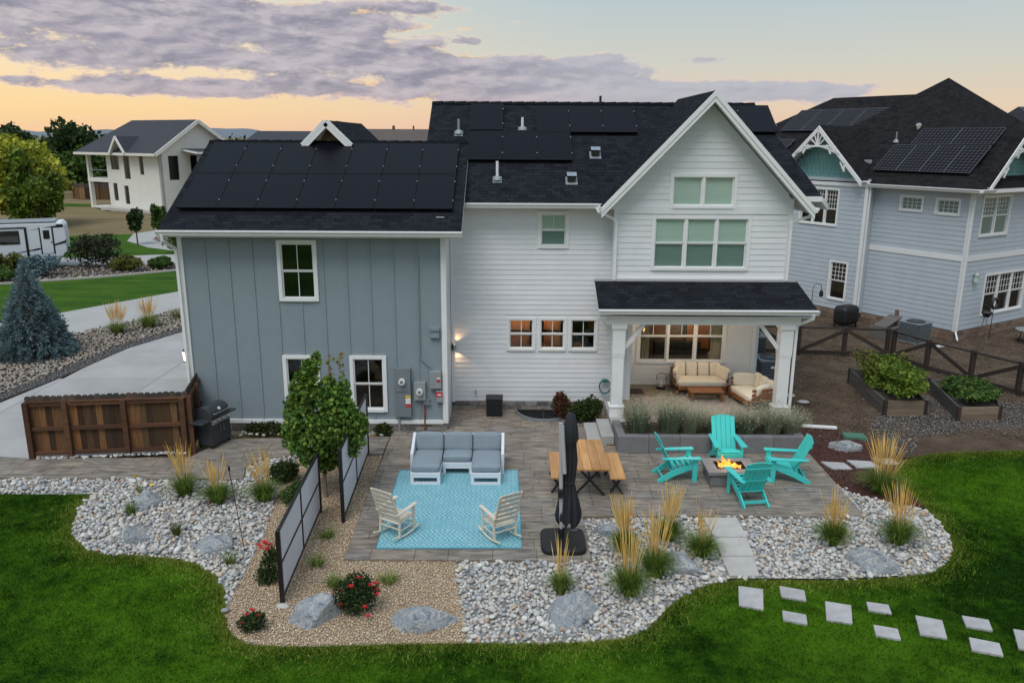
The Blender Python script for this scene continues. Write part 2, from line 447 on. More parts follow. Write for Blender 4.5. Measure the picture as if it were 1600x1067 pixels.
# open ground
m, nt, b = material('open_ground')
p = nt.new('ShaderNodeNewGeometry').outputs['Position']
cc = nt.ramp(nt.noise(nt.mapping(p, (.6, 1.6, 1)), .12, 7, .65), [(.28, (.13, .11, .055)), (.45, (.20, .155, .085)), (.62, (.235, .19, .11)), (.8, (.12, .12, .045))])
nt.l.new(cc, b.inputs['Base Color']); b.inputs['Roughness'].default_value = 1.0; b.inputs['Specular IOR Level'].default_value = 0.05
m, nt, b = material('side_dirt')
p = nt.new('ShaderNodeNewGeometry').outputs['Position']
cc = nt.ramp(nt.noise(p, 1.1, 7, .68), [(.3, (.058, .041, .029)), (.5, (.105, .075, .052)), (.68, (.155, .115, .080)), (.85, (.20, .17, .135))])
cc = nt.mix(1.0, cc, nt.ramp(nt.noise(p, 25, 4, .7), [(.3, (.6, .6, .6)), (.7, (1.4, 1.4, 1.4))]), 'MULTIPLY')
nt.l.new(cc, b.inputs['Base Color']); b.inputs['Roughness'].default_value = 1.0; b.inputs['Specular IOR Level'].default_value = 0.1
bump(nt, b, nt.noise(p, 22, 5, .7), .9, .05)

# patterned aqua rug
m, nt, b = material('aqua_rug')
co = nt.coord('Object')
x, y, z = nt.sep(co)
def tri(v, per):
    return nt.math('PINGPONG', v, per)
d1 = nt.add(tri(nt.add(x, 50), .11), tri(nt.add(y, 50), .15))
lines = nt.math('PINGPONG', d1, .043)
l1 = nt.smooth(lines, .014, .026)
band = nt.smooth(nt.math('PINGPONG', nt.add(y, 50.1), .46), .17, .21)
z2 = nt.math('PINGPONG', nt.add(x, nt.mul(tri(nt.add(y, 50), .08), 1.0)), .048)
l2 = nt.smooth(z2, .014, .026)
fac = nt.add(nt.mul(band, l1), nt.mul(nt.sub(1.0, band), l2))
n = nt.noise(co, 3, 4)
cc = nt.mix(nt.mul(fac, nt.lin(n, .3, .7, .55, 1)), (.10, .33, .41), (.36, .58, .62))
bx_ = nt.math('LESS_THAN', nt.math('ABSOLUTE', x), 1.35)
by_ = nt.math('LESS_THAN', nt.math('ABSOLUTE', y), 1.80)
cc = nt.mix(nt.mul(bx_, by_), (.10, .36, .44), cc)
nt.l.new(cc, b.inputs['Base Color']); b.inputs['Roughness'].default_value = 0.95; b.inputs['Specular IOR Level'].default_value = 0.1
bump(nt, b, nt.noise(co, 160, 2), .3, .005)

# porch rug, pale with fine lines
m, nt, b = material('porch_rug')
co = nt.coord('Object')
x, y, z = nt.sep(co)
l = nt.smooth(nt.math('PINGPONG', nt.add(nt.add(x, 40), nt.mul(y, .6)), .10), .03, .05)
l2 = nt.smooth(nt.math('PINGPONG', nt.sub(nt.add(x, 40), nt.mul(y, .6)), .16), .04, .07)
cc = nt.mix(nt.mul(l, l2), (.30, .26, .22), (.38, .33, .275))
nt.l.new(cc, b.inputs['Base Color']); b.inputs['Roughness'].default_value = .95

# porch floor: warm concrete
simple('porch_floor', (.215, .175, .125), .8, .15, 2.5, .15, 60)

# glass: clear pane with sky reflection
m, nt, b = material('glass')
nt.n.remove(b)
ge = nt.new('ShaderNodeNewGeometry')
dp = nt.new('ShaderNodeVectorMath', operation='DOT_PRODUCT')
nt.l.new(ge.outputs['Normal'], dp.inputs[0]); nt.l.new(ge.outputs['Incoming'], dp.inputs[1])
schl = nt.add(.045, nt.mul(nt.math('POWER', nt.sub(1.0, nt.math('ABSOLUTE', dp.outputs['Value'])), 5.0), .95))
gl = nt.new('ShaderNodeBsdfGlossy'); gl.inputs['Roughness'].default_value = 0.02
tp = nt.new('ShaderNodeBsdfTransparent'); tp.inputs[0].default_value = (.97, .985, .975, 1)
mx = nt.new('ShaderNodeMixShader')
nt.l.new(nt.math('MULTIPLY', schl, 1.3, clamp=True), mx.inputs[0])
nt.l.new(tp.outputs[0], mx.inputs[1]); nt.l.new(gl.outputs[0], mx.inputs[2])
nt.l.new(mx.outputs[0], nt.n['Material Output'].inputs[0])

# solar glass: all black, and one with visible cells
m, nt, b = material('solar_black')
co = nt.coord('Object')
x, y, z = nt.sep(co)
g = nt.math('MINIMUM', nt.math('PINGPONG', nt.add(x, 50), .08), nt.math('PINGPONG', nt.add(y, 50), .0825))
cc = nt.mix(nt.smooth(g, .001, .004), (.006, .006, .008), (.0030, .0034, .007))
nt.l.new(cc, b.inputs['Base Color']); b.inputs['Roughness'].default_value = .38; b.inputs['Specular IOR Level'].default_value = .14
m, nt, b = material('solar_cells')
co = nt.coord('Object')
x, y, z = nt.sep(co)
px_ = nt.math('PINGPONG', nt.add(x, 50), .0825); py_ = nt.math('PINGPONG', nt.add(y, 50), .0825)
g = nt.math('MINIMUM', px_, py_)
dia = nt.smooth(nt.add(px_, py_), .034, .026)
ln = nt.math('MAXIMUM', nt.smooth(g, .009, .003), dia)
cc = nt.mix(ln, (.004, .0035, .005), (.10, .10, .11))
nt.l.new(cc, b.inputs['Base Color']); b.inputs['Roughness'].default_value = .4; b.inputs['Specular IOR Level'].default_value = .10
simple('solar_frame', (.006, .006, .007), .5, .05, spec=.2)
simple('solar_frame_grey', (.14, .14, .145), .4, .05, metal=.5)

def emit(name, c, s):
    m, nt, b = material(name)
    b.inputs['Base Color'].default_value = (*c, 1)
    b.inputs['Emission Color'].default_value = (*c, 1)
    b.inputs['Emission Strength'].default_value = s
    return m
emit('lamp_glow', (1.0, 0.62, 0.25), 9)
emit('lamp_glow_soft', (1.0, 0.70, 0.36), 3.2)
# flame: hotter low down
m, nt, b = material('flame')
z = nt.sep(nt.coord('Generated'))[2]
cc = nt.ramp(z, [(0, (1.0, .55, .12)), (.35, (1.0, .36, .04)), (1, (.95, .15, .01))])
n = nt.noise(nt.coord(), 14, 3)
nt.l.new(cc, b.inputs['Emission Color']); b.inputs['Base Color'].default_value = (0.3, .1, .02, 1)
nt.l.new(nt.mul(nt.lin(n, .3, .7, .5, 1.3), nt.lin(z, 0, 1, 1.7, .8)), b.inputs['Emission Strength'])
tp = nt.new('ShaderNodeBsdfTransparent')
mx = nt.new('ShaderNodeMixShader')
nt.l.new(nt.lin(n, .3, .75, .25, .95), mx.inputs[0])
nt.l.new(tp.outputs[0], mx.inputs[1]); nt.l.new(b.outputs[0], mx.inputs[2])
nt.l.new(mx.outputs[0], nt.n['Material Output'].inputs[0])

# ------------------------------------------------------------------ geometry helpers
class MB:
    def __init__(s):
        s.v = []; s.f = []; s.uv = None
    def add(s, vs, fs):
        o = len(s.v)
        s.v += [tuple(p) for p in vs]
        s.f += [tuple(i + o for i in f) for f in fs]
        return s
    def box(s, x0, x1, y0, y1, z0, z1, T=None):
        vs = [(x, y, z) for z in (z0, z1) for y in (y0, y1) for x in (x0, x1)]
        if T: vs = [T(*p) for p in vs]
        return s.add(vs, [(0, 2, 3, 1), (4, 5, 7, 6), (0, 1, 5, 4), (2, 6, 7, 3), (0, 4, 6, 2), (1, 3, 7, 5)])
    def beam(s, p, q, w, h, up=(0, 0, 1)):
        p = Vector(p); q = Vector(q)
        d = (q - p).normalized(); up = Vector(up)
        sx = d.cross(up)
        if sx.length < 1e-4: sx = d.cross(Vector((1, 0, 0)))
        sx.normalize(); uz = sx.cross(d).normalized()
        vs = []
        for c in (p, q):
            for a, b in ((-1, -1), (1, -1), (1, 1), (-1, 1)):
                vs.append(c + sx * (a * w / 2) + uz * (b * h / 2))
        return s.add(vs, [(3, 2, 1, 0), (4, 5, 6, 7), (0, 1, 5, 4), (1, 2, 6, 5), (2, 3, 7, 6), (3, 0, 4, 7)])
    def prism(s, pts, z0, z1, T=None):
        n = len(pts)
        vs = [(x, y, z0) for x, y in pts] + [(x, y, z1) for x, y in pts]
        if T: vs = [T(*p) for p in vs]
        return s.add(vs, [tuple(range(n - 1, -1, -1)), tuple(range(n, 2 * n))] + [(i, (i + 1) % n, n + (i + 1) % n, n + i) for i in range(n)])
    def tube(s, pts, r, n=8, cap=True):
        pts = [Vector(p) for p in pts]
        rs = r if hasattr(r, '__len__') else [r] * len(pts)
        vs = []; fs = []
        prev = None
        for i, p in enumerate(pts):
            d = (pts[min(i + 1, len(pts) - 1)] - pts[max(i - 1, 0)]).normalized()
            a = Vector((0, 0, 1)) if abs(d.z) < .9 else Vector((1, 0, 0))
            if prev is not None: a = prev
            x = (a - d * a.dot(d)).normalized(); y = d.cross(x); prev = x
            for k in range(n):
                t = 2 * math.pi * k / n
                vs.append(p + (x * math.cos(t) + y * math.sin(t)) * rs[i])
        for i in range(len(pts) - 1):
            for k in range(n):
                fs.append((i * n + k, i * n + (k + 1) % n, (i + 1) * n + (k + 1) % n, (i + 1) * n + k))
        if cap:
            fs.append(tuple(range(n - 1, -1, -1))); fs.append(tuple(range((len(pts) - 1) * n, len(pts) * n)))
        return s.add(vs, fs)
    def lathe(s, prof, n=20, c=(0, 0, 0)):
        vs = []; fs = []
        for r, z in prof:
            for k in range(n):
                t = 2 * math.pi * k / n
                vs.append((c[0] + r * math.cos(t), c[1] + r * math.sin(t), c[2] + z))
        m_ = len(prof)
        for i in range(m_ - 1):
            for k in range(n):
                fs.append((i * n + k, i * n + (k + 1) % n, (i + 1) * n + (k + 1) % n, (i + 1) * n + k))
        fs.append(tuple(range(n - 1, -1, -1))); fs.append(tuple(range((m_ - 1) * n, m_ * n)))
        return s.add(vs, fs)
    def cushion(s, x0, x1, y0, y1, z0, z1, r=0.04, n=6):
        # rounded soft block: superellipsoid grid
        vs = []; fs = []
        cx, cy, cz = (x0 + x1) / 2, (y0 + y1) / 2, (z0 + z1) / 2
        hx, hy, hz = (x1 - x0) / 2, (y1 - y0) / 2, (z1 - z0) / 2
        bm = bmesh.new(); bmesh.ops.create_cube(bm, size=2)
        bmesh.ops.subdivide_edges(bm, edges=bm.edges[:], cuts=n, use_grid_fill=True)
        for v in bm.verts:
            o = Vector((v.co.x * hx, v.co.y * hy, v.co.z * hz))
            inner = Vector((max(-(hx - r), min(hx - r, o.x)), max(-(hy - r), min(hy - r, o.y)), max(-(hz - r), min(hz - r, o.z))))
            d = o - inner
            if d.length > 1e-6: o = inner + d.normalized() * r
            puff = (1 - v.co.x ** 2) * (1 - v.co.y ** 2)
            if abs(v.co.z) > .9: o.z += math.copysign(puff * min(.025, hz * .3), v.co.z)
            v.co = o + Vector((cx, cy, cz))
        bm.verts.index_update()
        s.add([v.co.copy() for v in bm.verts], [[v.index for v in f.verts] for f in bm.faces])
        bm.free()
        return s
    def mesh(s, name, mat, smooth=False):
        me = bpy.data.meshes.new(name)
        me.from_pydata(s.v, [], s.f)
        if mat: me.materials.append(MATS[mat])
        if smooth:
            me.polygons.foreach_set('use_smooth', [True] * len(me.polygons))
        me.update()
        return me
    def build(s, name, mat, parent=None, smooth=False, bevel=0.0, fixn=False):
        me = s.mesh(name, mat, smooth)
        if fixn:
            bm = bmesh.new(); bm.from_mesh(me)
            bmesh.ops.recalc_face_normals(bm, faces=bm.faces)
            bm.to_mesh(me); bm.free()
        o = bpy.data.objects.new(name, me)
        col.objects.link(o)
        o.parent = parent
        if bevel:
            md = o.modifiers.new('bevel', 'BEVEL'); md.width = bevel; md.segments = 2; md.limit_method = 'ANGLE'
        return o

def tag(o, label=None, cat=None, group=None, kind=None):
    if label: o['label'] = label
    if cat: o['category'] = cat
    if group: o['group'] = group
    if kind: o['kind'] = kind
    return o
def thing(name, label, cat, loc=(0, 0, 0), rz=0.0, group=None):
    o = bpy.data.objects.new(name, None)
    o.empty_display_size = .1
    col.objects.link(o)
    o.location = loc; o.rotation_euler = (0, 0, rz)
    return tag(o, label, cat, group)
def struct(o, label=None):
    o['kind'] = 'structure'
    if label: o['label'] = label
    return o
def inst(name, me, parent, loc, rot=(0, 0, 0), sc=(1, 1, 1)):
    o = bpy.data.objects.new(name, me)
    col.objects.link(o)
    o.parent = parent; o.location = loc; o.rotation_euler = rot; o.scale = sc
    return o
def copy_tree(o, parent=None):
    c = o.copy(); col.objects.link(c); c.parent = parent
    for ch in list(o.children): copy_tree(ch, c)
    return c
def box(name, mat, parent, x0, x1, y0, y1, z0, z1, bevel=0.0):
    return MB().box(x0, x1, y0, y1, z0, z1).build(name, mat, parent, bevel=bevel)
def np_mesh(name, verts, faces, mat, parent=None, smooth=False):
    # verts (N,3); faces (M,3) or (M,4)
    me = bpy.data.meshes.new(name)
    verts = np.asarray(verts, dtype=np.float32); faces = np.asarray(faces, dtype=np.int32)
    k = faces.shape[1]
    me.vertices.add(len(verts)); me.vertices.foreach_set('co', verts.ravel())
    me.loops.add(faces.size); me.loops.foreach_set('vertex_index', faces.ravel())
    me.polygons.add(len(faces))
    me.polygons.foreach_set('loop_start', np.arange(0, faces.size, k, dtype=np.int32))
    me.polygons.foreach_set('loop_total', np.full(len(faces), k, dtype=np.int32))
    if smooth: me.polygons.foreach_set('use_smooth', np.ones(len(faces), dtype=bool))
    me.materials.append(MATS[mat])
    me.update(calc_edges=True)
    o = bpy.data.objects.new(name, me)
    col.objects.link(o); o.parent = parent
    return o
def slab_roof(name, mat, parent, pts, thick=0.10, edge='white_trim'):
    # roof plane: corner points (top face), UV in metres with v up the slope
    pts = [Vector(p) for p in pts]
    nrm = (pts[1] - pts[0]).cross(pts[2] - pts[0]).normalized()
    if nrm.z < 0: pts = pts[::-1]; nrm = -nrm
    hor = Vector((0, 0, 1)).cross(nrm).normalized() if abs(nrm.z) < .999 else Vector((1, 0, 0))
    upv = nrm.cross(hor)
    n = len(pts)
    vs = pts + [p - Vector((0, 0, thick)) for p in pts]
    fs = [tuple(range(n)), tuple(range(2 * n - 1, n - 1, -1))] + [((i + 1) % n, i, n + i, n + (i + 1) % n) for i in range(n)]
    me = bpy.data.meshes.new(name)
    me.from_pydata([tuple(v) for v in vs], [], fs)
    me.materials.append(MATS[mat]); me.materials.append(MATS[edge])
    uvl = me.uv_layers.new(name='UVMap')
    for poly in me.polygons:
        if poly.index > 0: poly.material_index = 1
        for li in poly.loop_indices:
            p = me.vertices[me.loops[li].vertex_index].co
            uvl.data[li].uv = (p.dot(hor) + 50, p.dot(upv) + 50)
    me.update()
    o = bpy.data.objects.new(name, me); col.objects.link(o); o.parent = parent
    return o

def inside(px, py, poly):
    poly = np.asarray(poly); r = np.zeros(len(px), bool)
    x1, y1 = poly[:, 0], poly[:, 1]; x2, y2 = np.roll(x1, -1), np.roll(y1, -1)
    for a, b, c, d in zip(x1, y1, x2, y2):
        hit = ((b > py) != (d > py)) & (px < (c - a) * (py - b) / (d - b + 1e-12) + a)
        r ^= hit
    return r
def edge_dist(px, py, poly):
    poly = np.asarray(poly); best = np.full(len(px), 1e9)
    for (a, b), (c, d) in zip(poly, np.roll(poly, -1, axis=0)):
        vx, vy = c - a, d - b; L2 = vx * vx + vy * vy + 1e-12
        t = np.clip(((px - a) * vx + (py - b) * vy) / L2, 0, 1)
        best = np.minimum(best, np.hypot(px - a - t * vx, py - b - t * vy))
    return best
def smooth_line(pts, it=2):
    for _ in range(it):
        out = [pts[0]]
        for a, b in zip(pts[:-1], pts[1:]):
            out.append((a[0] * .75 + b[0] * .25, a[1] * .75 + b[1] * .25))
            out.append((a[0] * .25 + b[0] * .75, a[1] * .25 + b[1] * .75))
        out.append(pts[-1]); pts = out
    return pts
def flat(name, mat, poly, z, thick=0.05):
    mb = MB().prism(poly, z - thick, z)
    o = mb.build(name, mat)
    bm = bmesh.new(); bm.from_mesh(o.data)
    bmesh.ops.recalc_face_normals(bm, faces=bm.faces)
    bmesh.ops.triangulate(bm, faces=[f for f in bm.faces if len(f.verts) > 4])
    bm.to_mesh(o.data); bm.free()
    return struct(o)
def ico(sub, jitter, seed, squash=(1, 1, 1)):
    bm = bmesh.new(); bmesh.ops.create_icosphere(bm, subdivisions=sub, radius=1)
    r = random.Random(seed)
    fr = [Vector((r.uniform(-1, 1), r.uniform(-1, 1), r.uniform(-1, 1))).normalized() for _ in range(5)]
    am = [r.uniform(.55, 1.1) * jitter for _ in range(5)]
    for v in bm.verts:
        d = v.co.normalized(); s = 1.0
        for k, a in zip(fr, am): s += a * max(0, d.dot(k)) ** 2 - a * .35
        v.co = Vector((d.x * squash[0], d.y * squash[1], d.z * squash[2])) * s
    vs = np.array([v.co[:] for v in bm.verts]); fs = np.array([[v.index for v in f.verts] for f in bm.faces])
    bm.free()
    return vs, fs
def scatter_stones(name, mat, P, size, templ, parent=None, sink=0.25, smooth=True):
    # P (N,3) positions, size (N,) radius: one joined mesh
    N = len(P); allv = []; allf = []; off = 0
    which = rng.integers(0, len(templ), N)
    for t, (vs, fs) in enumerate(templ):
        idx = np.where(which == t)[0]
        if not len(idx): continue
        a = rng.uniform(0, 6.283, len(idx)); c, s = np.cos(a), np.sin(a)
        sx = size[idx] * rng.uniform(.8, 1.25, len(idx)); sy = size[idx] * rng.uniform(.7, 1.0, len(idx)); sz = size[idx] * rng.uniform(.5, .8, len(idx))
        v = vs[None] * np.stack([sx, sy, sz], 1)[:, None, :]
        x = v[..., 0] * c[:, None] - v[..., 1] * s[:, None]; y = v[..., 0] * s[:, None] + v[..., 1] * c[:, None]
        tl = rng.uniform(-.35, .35, (len(idx), 1))
        z = v[..., 2] + x * tl
        v = np.stack([x, y, z], -1) + P[idx][:, None, :]
        v[..., 2] += (sz * (1 - sink))[:, None] * .6
        allv.append(v.reshape(-1, 3))
        allf.append((fs[None] + (np.arange(len(idx)) * len(vs))[:, None, None] + off).reshape(-1, 3))
        off += len(idx) * len(vs)
    o = np_mesh(name, np.concatenate(allv), np.concatenate(allf), mat, parent, smooth)
    return o
def fill_points(poly, spacing, jitter=.45, excl=()):
    poly = np.asarray(poly)
    x0, y0 = poly.min(0); x1, y1 = poly.max(0)
    gx, gy = np.meshgrid(np.arange(x0, x1, spacing), np.arange(y0, y1, spacing * .87))
    gx = gx + (np.arange(gx.shape[0]) % 2)[:, None] * spacing / 2
    px = gx.ravel() + rng.uniform(-jitter, jitter, gx.size) * spacing
    py = gy.ravel() + rng.uniform(-jitter, jitter, gx.size) * spacing
    k = inside(px, py, poly)
    for e in excl: k &= ~inside(px, py, e)
    return px[k], py[k]

# ------------------------------------------------------------------ ground
g = MB().add([(-9000, -400, -.10), (9000, -400, -.10), (9000, 14000, -.10), (-9000, 14000, -.10)], [(0, 1, 2, 3)]).build('ground', 'open_ground')
struct(g)

edge_pts = smooth_line([(-9.08, 16.06), (-9.06, 15.5), (-8.84, 14.75), (-8.45, 14.1), (-7.95, 13.61), (-7.44, 13.42), (-6.85, 13.43), (-6.22, 13.34),
    (-5.67, 13.12), (-5.16, 12.69), (-4.80, 12.1), (-4.62, 11.5), (-4.38, 11.0), (-4.0, 10.74), (-3.39, 10.70), (-2.32, 10.75), (-1.35, 10.80), (-0.61, 10.82),
    (0.61, 10.82), (1.31, 10.88), (1.86, 10.98), (2.27, 11.31), (2.63, 11.86), (3.11, 12.35), (3.74, 12.67), (4.3, 12.70), (5.55, 12.68), (6.37, 12.74), (7.2, 12.85),
    (7.78, 13.08), (8.29, 13.61), (8.58, 14.24), (8.73, 14.95), (8.77, 15.8), (8.66, 16.7), (8.94, 17.51), (9.69, 18.3), (10.67, 18.68), (12.84, 18.84)])
left_edge = [(-26, 16.04), (-11.07, 16.04)]
lawn_poly = left_edge + edge_pts + [(26, 19.0), (60, 19.0), (60, -70), (-60, -70), (-60, 16.04)]
lawn = flat('lawn', 'turf', lawn_poly, -.035, .04)
# grass blades: one triangle each, denser near the camera
def blades(name, poly, n, h, w, mat, z=-.035, near=None, excl=()):
    poly_a = np.asarray(poly)
    x0, y0 = np.maximum(poly_a.min(0), (-26, 2)); x1, y1 = np.minimum(poly_a.max(0), (26, 20))
    px = rng.uniform(x0, x1, n); py = rng.uniform(y0, y1, n)
    k = inside(px, py, poly_a)
    k &= (np.abs(px) < .74 * py + 1.6) & (py > 7.0)
    if near: k &= near(px, py)
    for e in excl: k &= ~inside(px, py, e)
    px, py = px[k], py[k]; m_ = len(px)
    clump = .5 + .25 * (np.sin(px * 5.1 + 1.7 * np.sin(py * 3.3)) + np.sin(py * 6.3 + 2.1 * np.sin(px * 2.7))) * rng.uniform(.6, 1, m_)
    a = rng.uniform(0, 6.283, m_); hh = h * rng.uniform(.5, 1.0, m_) * (.65 + .9 * clump); ww = w * rng.uniform(.6, 1.3, m_)
    lean = rng.normal(0, .6, (m_, 2)) * hh[:, None]
    dxy = np.stack([np.cos(a), np.sin(a)], 1) * ww[:, None] / 2
    V = np.zeros((m_, 3, 3))
    V[:, 0, 0] = px - dxy[:, 0]; V[:, 0, 1] = py - dxy[:, 1]
    V[:, 1, 0] = px + dxy[:, 0]; V[:, 1, 1] = py + dxy[:, 1]
    V[:, 2, 0] = px + lean[:, 0]; V[:, 2, 1] = py + lean[:, 1]; V[:, 2, 2] = hh
    V[..., 2] += z
    return np_mesh(name, V.reshape(-1, 3), np.arange(m_ * 3).reshape(-1, 3), mat)
slab_quads = [[(3.95, 12.46), (4.35, 12.36), (4.17, 11.74), (3.80, 11.87)], [(4.66, 12.47), (5.05, 12.33), (4.97, 12.00), (4.59, 12.13)], [(4.47, 11.72), (4.82, 11.60), (4.75, 11.33), (4.40, 11.45)],
    [(5.28, 12.0), (5.67, 11.88), (5.48, 11.36), (5.10, 11.46)], [(5.97, 11.99), (6.30, 11.90), (6.24, 11.64), (5.90, 11.74)], [(5.80, 11.33), (6.14, 11.22), (6.06, 10.94), (5.72, 11.05)],
    [(6.60, 11.60), (6.97, 11.46), (6.80, 10.98), (6.43, 11.09)], [(7.36, 11.60), (7.73, 11.48), (7.63, 11.19), (7.27, 11.30)], [(7.15, 11.01), (7.54, 10.86), (7.42, 10.55), (7.02, 10.69)],
    [(7.98, 11.24), (8.36, 11.11), (8.14, 10.62), (7.76, 10.74)]]
near_edge = lambda d0: (lambda px, py: edge_dist(px, py, edge_pts) > 0)
def shrink(q, f):
    cx = sum(p[0] for p in q) / len(q); cy = sum(p[1] for p in q) / len(q)
    return [(cx + (p[0] - cx) * f, cy + (p[1] - cy) * f) for p in q]
slab_holes = [shrink(q, .86) for q in slab_quads]
ga = blades('lawn_grass', lawn_poly, 1150000, .048, .011, 'turf', excl=slab_holes)
tag(ga, 'short mown dark green lawn grass in the foreground', 'grass', kind='stuff')
def fringe(name, n, mat):
    # paler, thinner turf along the bed edge, fading into the lawn
    ep = np.asarray(edge_pts); seg = np.diff(ep, axis=0); L_ = np.hypot(seg[:, 0], seg[:, 1])
    k = rng.choice(len(seg), n, p=L_ / L_.sum()); t = rng.uniform(0, 1, n)
    base = ep[k] + seg[k] * t[:, None]
    ang = rng.uniform(0, 6.283, n); r = np.abs(rng.normal(0, .50, n)) * rng.uniform(.15, 1, n)
    px = base[:, 0] + np.cos(ang) * r; py = base[:, 1] + np.sin(ang) * r
    ok = inside(px, py, np.asarray(lawn_poly))
    px, py = px[ok], py[ok]; m_ = len(px)
    a = rng.uniform(0, 6.283, m_); hh = .05 * rng.uniform(.5, 1.25, m_); ww = .012 * rng.uniform(.6, 1.3, m_)
    lean = rng.normal(0, .6, (m_, 2)) * hh[:, None]
    V = np.zeros((m_, 3, 3))
    V[:, 0, 0] = px - np.cos(a) * ww / 2; V[:, 0, 1] = py - np.sin(a) * ww / 2
    V[:, 1, 0] = px + np.cos(a) * ww / 2; V[:, 1, 1] = py + np.sin(a) * ww / 2
    V[:, 2, 0] = px + lean[:, 0]; V[:, 2, 1] = py + lean[:, 1]; V[:, 2, 2] = hh
    V[..., 2] -= .035
    return np_mesh(name, V.reshape(-1, 3), np.arange(m_ * 3).reshape(-1, 3), mat)
gb = fringe('edge_grass', 75000, 'turf_edge')
tag(gb, 'paler yellow green grass fringe along the curved stone bed edge', 'grass', kind='stuff')
# steel edging along the bed
em = MB()
for a, b_ in zip(edge_pts[:-4], edge_pts[1:-3]):
    if 3.6 < a[0] < 6.8 and a[1] < 13.2: em.beam((a[0], a[1], -.015), (b_[0], b_[1], -.015), .010, .05)
struct(em.build('bed_edging', 'dark_metal'))

# concrete slabs set in the lawn
names = ['large square concrete stepping stone in the lawn nearest the stone bed', 'small concrete stepping stone, upper of the first pair in the lawn', 'small concrete stepping stone, lower of the first pair in the lawn',
    'large concrete stepping stone between the first and second pairs', 'small concrete stepping stone, upper of the second pair, with a rounded grassy end', 'small concrete stepping stone, lower of the second pair in the lawn',
    'large concrete stepping stone between the second and third pairs', 'small concrete stepping stone, upper of the third pair in the lawn', 'small concrete stepping stone, lower of the third pair, nearest the camera',
    'large concrete stepping stone cut by the right edge of the photo']
for q, nm in zip(slab_quads, names):
    cx = sum(p[0] for p in q) / 4; cy = sum(p[1] for p in q) / 4
    o = MB().prism([(p[0] - cx, p[1] - cy) for p in q][::-1], 0, .05).build('stepping_stone', 'lawn_slab', bevel=.006)
    o.location = (cx, cy, -.045)
    tag(o, nm, 'stepping stone', 'stepping stones in the front lawn')

# beds
gravel_l = smooth_line([(-5.16, 18.24), (-5.18, 16.78), (-4.97, 15.48), (-4.84, 14.35), (-4.77, 13.36), (-4.72, 12.69), (-4.70, 12.0), (-4.62, 11.5)], 1)
def on_edge(x, y): return min(range(len(edge_pts)), key=lambda i: (edge_pts[i][0] - x) ** 2 + (edge_pts[i][1] - y) ** 2)
i_g0, i_g1, i_m = on_edge(-4.62, 11.5), on_edge(-.61, 10.82), on_edge(8.66, 16.7)
walk_front = [(-6.05, 16.77), (-6.2, 17.4), (-6.0, 17.95), (-5.16, 18.24)]
cobble_left = [(-26, 16.04), (-11.07, 16.04)] + edge_pts[:i_g0] + gravel_l[::-1] + walk_front[::-1][1:] + [(-8.66, 16.79), (-26, 16.79)]
gravel_bed = gravel_l + edge_pts[i_g0:i_g1 + 1] + [(-.80, 11.73), (-.93, 12.52), (-1.0, 13.24), (-3.06, 13.24), (-3.14, 18.24)]
cobble_right = [(-1.0, 13.24), (-.93, 12.52), (-.80, 11.73)] + edge_pts[i_g1:on_edge(8.73, 14.95)] + [(8.73, 15.5), (8.2, 15.75), (7.6, 16.15), (7.28, 16.75), (7.28, 15.12), (1.47, 15.0), (1.47, 13.24)]
mulch_bed = [(7.30, 16.75), (7.6, 16.15), (8.2, 15.75), (8.72, 15.6)] + edge_pts[on_edge(8.77, 15.8):on_edge(9.4, 18.0)] + [(9.5, 18.35), (9.1, 19.3), (8.6, 20.3), (7.7, 20.9), (7.36, 18.7)]
for nm, mt, pl, z in (('left_stone_bed', 'pebble_bed', cobble_left, -.030), ('gravel_bed', 'tan_bed', gravel_bed, -.026), ('right_stone_bed', 'pebble_bed', cobble_right, -.030), ('mulch_bed', 'red_mulch', mulch_bed, -.012)):
    flat(nm, mt, pl, z, .05)

slabs_path = [[(3.92, 14.98), (4.60, 14.98), (4.58, 14.17), (3.94, 14.17)], [(3.92, 14.14), (4.57, 14.14), (4.50, 13.44), (3.90, 13.44)], [(3.89, 13.41), (4.49, 13.41), (4.40, 12.74), (3.87, 12.74)]]
umb_pad = [(.45, 13.25), (1.47, 13.25), (1.47, 14.6), (.45, 14.6)]
cob_t = [ico(2, .26, 10 + k) for k in range(10)]
grav_t = [ico(1, .45, 40 + k) for k in range(8)]
def cobble_fill(poly, nm, bed, lab, small, quota):
    px, py = fill_points(poly, small, .5, slabs_path)
    px2, py2 = fill_points(poly, small * 1.75, .5, slabs_path)
    P = np.concatenate([np.stack([px, py, np.full(len(px), -.035)], 1), np.stack([px2, py2, np.full(len(px2), .0)], 1)])
    S = np.concatenate([np.clip(rng.lognormal(-3.2, .25, len(px)), .022, .07), np.clip(rng.lognormal(-3.08, .30, len(px2)), .025, .085)])
    vis = (np.abs(P[:, 0]) < .70 * P[:, 1] + 1)
    P, S = P[vis], S[vis]
    # the stones that show largest: a part each
    app = S / P[:, 1] * (1 + .6 * (P[:, 2] > -.02))
    order = np.argsort(-app)
    big, rest = order[:quota], order[quota:]
    bedo = bpy.data.objects[bed]
    o = scatter_stones(nm, 'river_rock', P[rest], S[rest], cob_t, bedo)
    tag(o, kind='stuff')
    mes = []
    for vs, fs in cob_t:
        me = bpy.data.meshes.new('cobble'); me.from_pydata(vs.tolist(), [], fs.tolist()); me.materials.append(MATS['river_rock'])
        me.polygons.foreach_set('use_smooth', [True] * len(me.polygons)); mes.append(me)
    for i in big:
        s = S[i]
        inst('cobble', random.choice(mes), bedo, (P[i, 0], P[i, 1], P[i, 2] + s * .3), (random.uniform(-.3, .3), random.uniform(-.3, .3), random.uniform(0, 6.3)),
             (s * random.uniform(.9, 1.25), s * random.uniform(.75, 1.0), s * random.uniform(.55, .8)))
